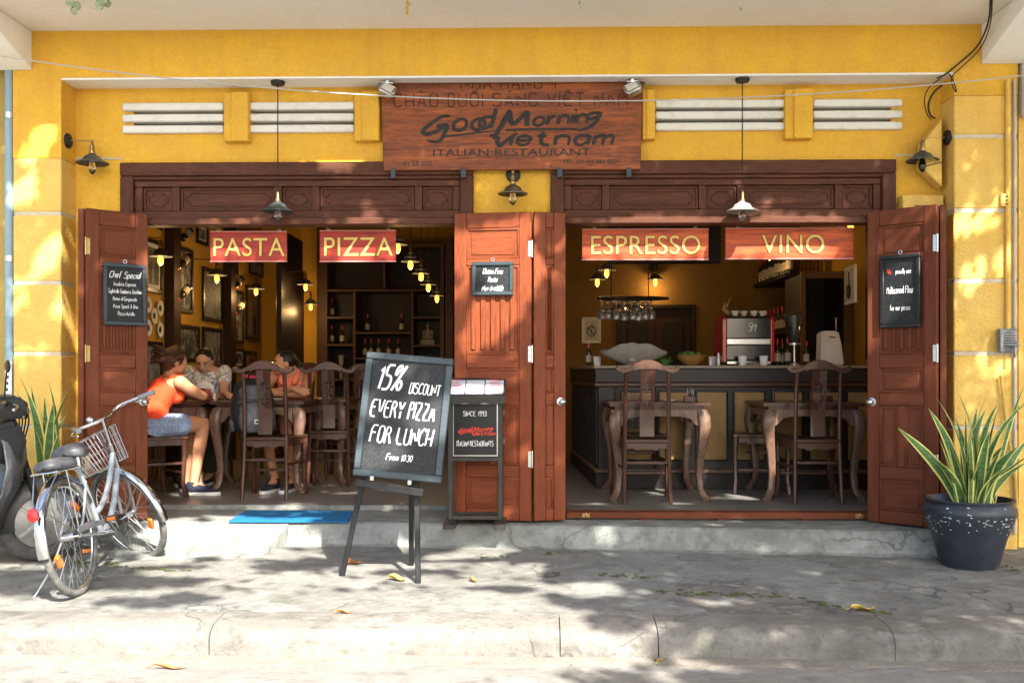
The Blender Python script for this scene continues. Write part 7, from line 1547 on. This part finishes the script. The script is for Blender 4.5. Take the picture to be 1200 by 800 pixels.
def shoe(root, heel, d, m_, L=.26):
    d = Vector(d); d.z = 0; d.normalize(); M = Matrix.Identity(4); r = d.cross(Vector((0,0,1)))
    for i in range(3): M[i][0] = d[i]; M[i][1] = r[i]; M[i][3] = heel[i]
    M[2][2] = 1; M[0][2] = M[1][2] = 0
    out = [(-.03,-.03),(-.035,.0),(-.03,.03),(.04,.036),(.13,.046),(.19,.042),(.225,.018),(.23,-.005),(.215,-.030),(.15,-.044),(.07,-.036)]
    m = MB(); m.prism([(x, y) for x, y in out], 0, .028, M=M @ Matrix(((1,0,0,0),(0,0,1,0),(0,1,0,0),(0,0,0,1)))); m.build('sole', SOLE, root, world=True, bevel=.004)
    m = MB(); loft(m, [M @ Vector(p) for p in ((.0,0,.115),(.0,0,.06),(.02,0,.035))], r, [(.038,.045),(.036,.045),(.034,.05)]); loft(m, [M @ Vector(p) for p in ((-.025,0,.05),(.05,0,.058),(.12,0,.045),(.17,0,.036),(.215,0,.030))], r, [(.030,.028),(.037,.035),(.040,.026),(.038,.016),(.018,.008)]); s = fuse(m, 'shoe', m_, root, .008, 3)
    q = MB()
    for k in range(4): x = .075+.022*k; q.tube([M @ Vector((x,-.022,.078-.011*k)), M @ Vector((x+.008,0,.092-.012*k)), M @ Vector((x,.022,.078-.011*k))], .003, 5)
    q.tube([M @ Vector((-.01,.034,.045)), M @ Vector((.06,.040,.055)), M @ Vector((.11,.042,.04)), M @ Vector((.14,.044,.045))], .0035, 5); q.tube([M @ Vector((-.01,-.034,.045)), M @ Vector((.06,-.040,.055)), M @ Vector((.11,-.042,.04)), M @ Vector((.14,-.044,.045))], .0035, 5); q.build('laces', SOLE, s)
    q = None
def V3(*a): return Vector(a)
TT = ZF+.775      # table top height
# ---- woman in the orange tank top, seated, seen from behind her right side
P1 = thing('person', 'woman in an orange tank top and checked shorts leaning on the table', 'person', (-3.08, 8.12, ZF)); f = V3(.72,.69,0).normalized(); r = V3(.69,-.72,0).normalized(); pel = V3(-3.12, 8.04, ZF+.60)
def pt(c, a, b, z): return c+f*a+r*b+V3(0,0,z)
mid = pt(pel,.05,0,.15); chest = pt(pel,.13,0,.285); neckb = pt(pel,.165,0,.39); hc = pt(pel,.21,.02,.495)
shR, shL = pt(pel,.185,.165,.335), pt(pel,.20,-.165,.345)
elR = V3(-2.73, 8.19, TT+.045); haR = V3(-2.78, 8.44, TT+.035); elL = pt(pel,.46,-.20,.20); elL.z = TT+.045; haL = elL+V3(.10,.16,-.01)
kR, kL = pt(pel,.42,.09,-.01), pt(pel,.43,-.11,.0); aR, aL = V3(-2.80,8.16,ZF+.09), V3(-2.93,8.40,ZF+.09)
b = MB(); loft(b, [pt(pel,-.03,0,-.08), pel, mid, chest, pt(pel,.175,0,.35), neckb], r, [(.15,.11),(.170,.125),(.125,.098),(.145,.105),(.155,.075),(.055,.05)])
limb(b, [neckb, hc+V3(0,0,-.05)-f*.01], [.050,.046]); limb(b, [shR, (shR+elR)/2+V3(0,0,-.01), elR], [.056,.047,.038]); limb(b, [elR, haR], [.038,.026]); limb(b, [shL, elL], [.054,.038]); limb(b, [elL, haL], [.037,.025])
for h_, k, a in ((.09,kR,aR),(-.09,kL,aL)): limb(b, [pt(pel,.03,h_,-.02), (pt(pel,.03,h_,-.02)+k)/2, k], [.092,.080,.058]); limb(b, [k, k.lerp(a,.32), a], [.057,.055,.034]); limb(b, [a, a+f*.10+V3(0,0,-.05)], [.036,.030])
HM = hframe(hc, V3(.80,.58,-.18)); head(b, HM); hand(b, haR, haR-elR, V3(0,0,1), curl=.5, thumb=-1); hand(b, haL, haL-elL, V3(0,0,1), curl=.6)
fuse(b, 'body', SKIN1, P1, .0065, 4); face(P1, HM)
b = MB(); loft(b, [pt(pel,-.02,0,-.03), pel, mid, chest, pt(pel,.155,0,.325)], r, [(.176,.133),(.176,.133),(.134,.108),(.152,.117),(.122,.100)], 20)
for s in (-1, 1): limb(b, [pt(pel,.10,s*.075,.31), pt(pel,.155,s*.095,.375), pt(pel,.235,s*.085,.375), pt(pel,.25,s*.07,.29)], [.034,.026,.024,.030])
limb(b, [pt(pel,.20,.06,.23), pt(pel,.20,-.06,.23)], [.075,.075]); fuse(b, 'tank_top', TANK, P1, .008, 5)
b = MB(); loft(b, [pt(pel,-.03,0,-.10), pt(pel,0,0,-.03), pt(pel,.01,0,.04)], r, [(.172,.135),(.184,.142),(.178,.134)], 20)
for h_, k in ((.09,kR),(-.09,kL)): a = pt(pel,.03,h_,-.02); limb(b, [a, a.lerp(k,.52)], [.103,.094])
fuse(b, 'shorts', SHORTS, P1, .009, 4, cut=None)
b = MB(); q = MB(); q.ball((0,-.024,.036), (.087,.100,.096), 20); q.ball((0,-.06,-.02), (.075,.05,.06), 14); b.add([HM @ p for p in q.v], q.f); q = MB(); q.ball((0,-.085,-.01), (.062,.045,.06), 14); q.ball((.01,-.125,.045), (.052,.048,.05), 14)
for k in range(26): a = k*2.39; q.tube([(0.01,-.12,.045), (.01+.065*math.cos(a),-.13-.03*(k % 3),.045+.065*math.sin(a)), (.01+.10*math.cos(a+.3),-.155-.02*(k % 4),.045+.085*math.sin(a+.4)-.02)], [.012,.010,.0035], 5)
for k in range(22): a = -1.4+2.8*k/21; q.tube([(.075*math.sin(a),.05+.01*math.cos(a*3),.09*math.cos(a)*.8+.03), (.092*math.sin(a),-.02,.105*math.cos(a)+.03), (.06*math.sin(a),-.10,.06*math.cos(a)+.03)], [.010,.014,.010], 6)
b.add([HM @ p for p in q.v], q.f); ob = fuse(b, 'hair', HAIR1, P1, .006, 2, cut=None)
bm = bmesh.new(); bm.from_mesh(ob.data); Hi = HM.inverted(); LO = Vector(P1.location)
bmesh.ops.delete(bm, geom=[v for v in bm.verts if (lambda p: p.y > .045+.35*max(0,p.z-.05)*1.2 and p.z < .075)(Hi @ (v.co+LO))], context='VERTS'); bm.to_mesh(ob.data); bm.free()
shoe(P1, V3(aR.x-.01, aR.y, ZF), V3(.98,.18,0), NAVY); shoe(P1, V3(aL.x-.04, aL.y, ZF), V3(.85,.5,0), NAVY)
# ---- woman in the patterned blouse, facing the street, looking down
c2 = at(238,424,9.12); P2 = thing('person', 'dark haired woman in a grey patterned blouse looking down at the table', 'person', (c2.x, 9.3, ZF)); f = V3(.02,-1,0).normalized(); r = V3(-1,-.02,0); pel = V3(c2.x, 9.32, ZF+.60)
mid = pt(pel,.03,0,.17); chest = pt(pel,.08,0,.34); neckb = pt(pel,.12,0,.475); hc = V3(c2.x, 9.15, c2.z)
shR, shL = pt(pel,.10,.165,.42), pt(pel,.10,-.165,.42); elR, elL = pt(pel,.30,.23,0), pt(pel,.32,-.22,0); elR.z = elL.z = TT+.045; haR = elR+f*.10+r*-.20; haL = elL+f*.21+r*-.10
b = MB(); loft(b, [pt(pel,-.03,0,-.08), pel, mid, chest, pt(pel,.10,0,.43), neckb], r, [(.15,.11),(.168,.12),(.128,.10),(.15,.105),(.158,.075),(.055,.05)])
limb(b, [neckb, hc+V3(0,.02,-.05)], [.050,.046])
for s_, e, h_ in ((shR,elR,haR),(shL,elL,haL)): limb(b, [s_, (s_+e)/2, e], [.055,.046,.037]); limb(b, [e, h_], [.037,.025])
HM = hframe(hc, V3(.05,-1,-.42)); head(b, HM); hand(b, haR, haR-elR, V3(0,0,1), curl=.6); hand(b, haL, haL-elL, V3(0,0,1), curl=.7, thumb=-1)
for h_, s in ((.09,1),(-.09,-1)):
    k = pt(pel,.42,h_*1.2,.0); a = pt(pel,.36,h_*1.2,-.50); limb(b, [pt(pel,.03,h_,-.02), k], [.088,.056]); limb(b, [k, a], [.055,.035]); limb(b, [a, a+f*.13+V3(0,0,-.05)], [.036,.03])
fuse(b, 'body', SKIN2, P2, .0065, 4); face(P2, HM, True)
b = MB(); loft(b, [pt(pel,0,0,-.05), pel, mid, chest, pt(pel,.09,0,.40), pt(pel,.10,0,.445)], r, [(.18,.135),(.18,.135),(.145,.115),(.165,.122),(.168,.095),(.12,.075)], 20)
for s_, e in ((shR,elR),(shL,elL)): limb(b, [s_, s_.lerp(e,.42)], [.068,.066])
fuse(b, 'blouse', BLOUSE, P2, .008, 4); b = MB(); q = pt(pel,.175,0,.285); b.ball(q, (.085,.045,.05), 16); fuse(b, 'white_yoke', WTEE, P2, .008, 2)
b = MB()
for h_ in (.09,-.09): k = pt(pel,.42,h_*1.2,.0); a = pt(pel,.37,h_*1.2,-.42); limb(b, [pt(pel,.0,h_,-.01), k], [.105,.078]); limb(b, [k, a], [.077,.085])
loft(b, [pt(pel,0,0,-.1), pt(pel,0,0,.03)], r, [(.18,.13),(.178,.13)]); fuse(b, 'trousers', TROU, P2, .009, 3)
def cap_hair(P_, HM, m_, ext=None, back=.05):
    b = MB(); q = MB(); q.ball((0,-.026,.036), (.081,.094,.088), 22)
    if ext: ext(q)
    b.add([HM @ p for p in q.v], q.f); ob = fuse(b, 'hair', m_, P_, .006, 2); bm = bmesh.new(); bm.from_mesh(ob.data); Hi = HM.inverted(); LO = Vector(P_.location)
    bmesh.ops.delete(bm, geom=[v for v in bm.verts if (lambda p: (p.y > .02 and p.z < .078-.5*abs(p.x)*abs(p.x)/.08) or (p.y > -.03 and p.z < -.0))(Hi @ (v.co+LO))], context='VERTS'); bm.to_mesh(ob.data); bm.free(); return ob
cap_hair(P2, HM, HAIR2, lambda q: q.ball((0,-.12,.02), (.04,.04,.04), 12))
for h_ in (.09,-.09): a = pt(pel,.36,h_*1.2,0); shoe(P2, V3(a.x, a.y, ZF), f, BLACK)
# ---- woman in the peach top, arms folded on the table, looking left
c3 = at(333,426,8.95); P3 = thing('person', 'woman in a peach top with folded arms gazing across the table', 'person', (c3.x+.08, 9.1, ZF)); f = V3(-.25,-.97,0).normalized(); r = V3(-.97,.25,0).normalized(); pel = V3(c3.x+.09, 9.12, ZF+.60)
mid = pt(pel,.04,0,.17); chest = pt(pel,.09,0,.33); neckb = pt(pel,.125,0,.455); hc = V3(c3.x, 8.94, c3.z); shR, shL = pt(pel,.11,.165,.40), pt(pel,.10,-.165,.40)
elR, elL = pt(pel,.27,.22,0), pt(pel,.27,-.20,0); elR.z = elL.z = TT+.045; haR = elL+r*.07+f*.07+V3(0,0,.055); haL = elR-r*.07+f*.08+V3(0,0,.01)
b = MB(); loft(b, [pt(pel,-.03,0,-.08), pel, mid, chest, pt(pel,.10,0,.41), neckb], r, [(.15,.11),(.165,.12),(.125,.10),(.148,.105),(.155,.075),(.053,.048)])
limb(b, [neckb, hc+V3(0,.015,-.05)], [.048,.045])
for s_, e, h_ in ((shR,elR,haR),(shL,elL,haL)): limb(b, [s_, (s_+e)/2+(s_-pel).normalized()*.01, e], [.054,.045,.037]); limb(b, [e, h_], [.037,.025])
HM = hframe(hc, V3(-.93,-.42,-.02)); head(b, HM); hand(b, haR, -r*1+V3(0,0,-.25), f+V3(0,0,.5), curl=.45, thumb=-1); hand(b, haL, r, V3(0,0,1), curl=.4)
ank = (V3(at(322,560,8.45).x, 8.45, ZF+.10), V3(at(344,560,8.50).x, 8.50, ZF+.10))
for k_, a in zip((pt(pel,.42,.13,.02), pt(pel,.42,-.08,.02)), ank): limb(b, [pt(pel,.03,.09 if a is ank[0] else -.09,-.02), k_], [.090,.056]); limb(b, [k_, k_.lerp(a,.3), a], [.055,.052,.034]); limb(b, [a, a+f*.10+V3(0,0,-.055)], [.035,.03])
fuse(b, 'body', SKIN1, P3, .0065, 4); face(P3, HM)
b = MB(); loft(b, [pt(pel,0,0,-.05), pel, mid, chest, pt(pel,.085,0,.355)], r, [(.176,.13),(.176,.13),(.138,.112),(.158,.118),(.118,.095)], 20)
for s in (-1, 1): limb(b, [pt(pel,.20,s*.065,.33), pt(pel,.155,s*.085,.42), pt(pel,.07,s*.085,.43), pt(pel,.02,s*.07,.34)], [.030,.018,.018,.028])
fuse(b, 'top', PEACH, P3, .008, 4)
b = MB(); loft(b, [pt(pel,-.02,0,-.1), pt(pel,0,0,.03)], r, [(.18,.13),(.176,.13)])
for s, k_ in ((1, pt(pel,.42,.13,.02)), (-1, pt(pel,.42,-.08,.02))): a = pt(pel,.03,s*.09,-.02); limb(b, [a, a.lerp(k_,.6)], [.10,.082])
fuse(b, 'shorts', DSH, P3, .009, 3)
def tail(q): q.tube([(0,-.10,.03),(.02,-.14,-.02),(.02,-.12,-.12),(.01,-.09,-.2)], [.03,.036,.03,.012], 10)
cap_hair(P3, HM, HAIR2, tail)
m = MB(); m.tube([(-.078,-.01,.05),(-.06,.03,.098),(-.02,.045,.118),(.02,.045,.118),(.06,.03,.098),(.078,-.01,.05)], .005, 6); m.ball((-.03,.045,.116), (.026,.010,.018), 10); m.ball((.03,.045,.116), (.026,.010,.018), 10); m.build('sunglasses', PLASTIC, P3, world=True, xf=HM)
for a in ank: shoe(P3, V3(a.x, a.y, ZF), f, NAVY)
# ================================================================== BACKPACK on the chair seat, glasses on the table
BPK = mat('grey_nylon', (.075,.08,.088), .6, noise=[(7,(.03,.032,.036),.8),(50,(.14,.145,.15),.4)], bump=(10,.5,.015)); BPD = mat('black_nylon', (.016,.017,.019), .6, bump=(12,.5,.01))
cb_ = CHB.location; bp = thing('backpack', 'grey and black backpack standing on the street side chair seat', 'bag', (cb_.x-.15, cb_.y+.17, ZF+.502)); bp.rotation_euler.z = R(8)
def pillow(name, w_, d_, h, c, m_, par=bp, e=.35):
    m = MB(); n1, n2 = 14, 24; vs = []
    for i in range(n1+1):
        t = -1+2*i/n1; k = (1-abs(t)**4)**.35 if abs(t) < 1 else .35; k = max(k, .4)
        for j in range(n2):
            a = 2*PI*j/n2; ca, sa = math.cos(a), math.sin(a); x = math.copysign(abs(ca)**.6, ca)*w_/2*k; y = math.copysign(abs(sa)**.6, sa)*d_/2*k; nz_ = .012*mn.noise(Vector((x*14, y*14, t*4+c[2]*9)))
            vs.append((c[0]+x*(1-.10*max(0,t))+nz_, c[1]+y*(1-.18*max(0,t))+nz_, c[2]+t*h/2))
    m.add(vs, [(i*n2+j, i*n2+(j+1) % n2, (i+1)*n2+(j+1) % n2, (i+1)*n2+j) for i in range(n1) for j in range(n2)]+[tuple(range(n2))[::-1], tuple(n1*n2+j for j in range(n2))]); return m.build(name, m_, par, smooth=70)
pillow('main_bag', .34, .20, .46, (0,0,.235), BPD); pillow('front_pocket', .23, .08, .25, (.02,-.115,.15), BPK); pillow('upper_pocket', .21, .07, .13, (.01,-.10,.345), BPK)
for s in (-1, 1): pillow('side_pocket', .05, .13, .20, (s*.155,.0,.13), BPK); m = MB(); m.tube([(s*.10,-.10,.44),(s*.13,-.135,.33),(s*.135,-.13,.2),(s*.13,-.11,.06)], [(.004,.012)]*4, 8); m.build('strap', BPD, bp)
m = MB(); m.tube([(-.04,.0,.455),(-.03,-.0,.50),(.03,.0,.50),(.04,.0,.455)], .009, 8); m.build('carry_handle', BPD, bp)
m = MB(); m.box(.035, .105, -.160, -.156, .10, .135); pt_ = m.build('logo_patch', SOLE, bp, bevel=.002); m = MB(); m.box(.042, .098, -.1625, -.1605, .108, .127); m.build('patch_print', BPD, pt_)
m = MB(); m.tube([(-.10,-.145,.275),(0,-.16,.285),(.12,-.145,.275)], .004, 5); m.build('zip', STEEL, bp)
m = MB(); c = (cb_.x-.17, cb_.y+.20, ZF+.502+.475); m.ball(c, (.05,.03,.022), 10); m.ball((c[0]+.035, c[1], c[2]+.012), (.025,.02,.018), 8); m.ball((c[0]-.035,c[1],c[2]+.008), (.02,.02,.014), 8); tag(m.build('pink_cloth', mat('bright_pink_cloth', (.85,.07,.13), .8, bump=(30,.5,.01))), 'small bright pink cloth lying on top of the backpack', 'cloth')
def cupg(px, py, Y, h, r_, m_, label, name='cup'):
    p = at(px, py, Y); m = MB(); m.lathe([(r_*.8,0),(r_,h*.2),(r_,h),(r_*.9,h),(r_*.88,h*.25),(.0001,h*.15)], 16, T3((p.x, Y, TT+.001))); return tag(m.build(name, m_), label, 'drink')
COLA = mat('cola_drink', (.06,.02,.01), .1)
cupg(247,462,8.55,.13,.032,CHALK,'white paper cup on the table in front of the patterned blouse'); cupg(243,466,8.35,.10,.03,mat('pink_glass', (.55,.12,.12), .15, trans=.4),'small reddish glass beside the white paper cup'); cupg(252,466,8.25,.07,.028,GLASS,'short clear glass at the table edge')
cupg(236,466,8.65,.10,.032,COLA,'dark cola glass between the two women on the left')
m = MB(); p = at(209,467,8.45); m.box(p.x-.06, p.x+.06, 8.40, 8.50, TT+.001, TT+.03); m.box(p.x-.05, p.x+.05, 8.41, 8.49, TT+.031, TT+.05); m.box(p.x-.03, p.x+.055, 8.42, 8.49, TT+.051, TT+.075); tag(m.build('camera_case', PLASTIC, bevel=.006), 'small black camera lying by the orange top woman arm', 'camera')
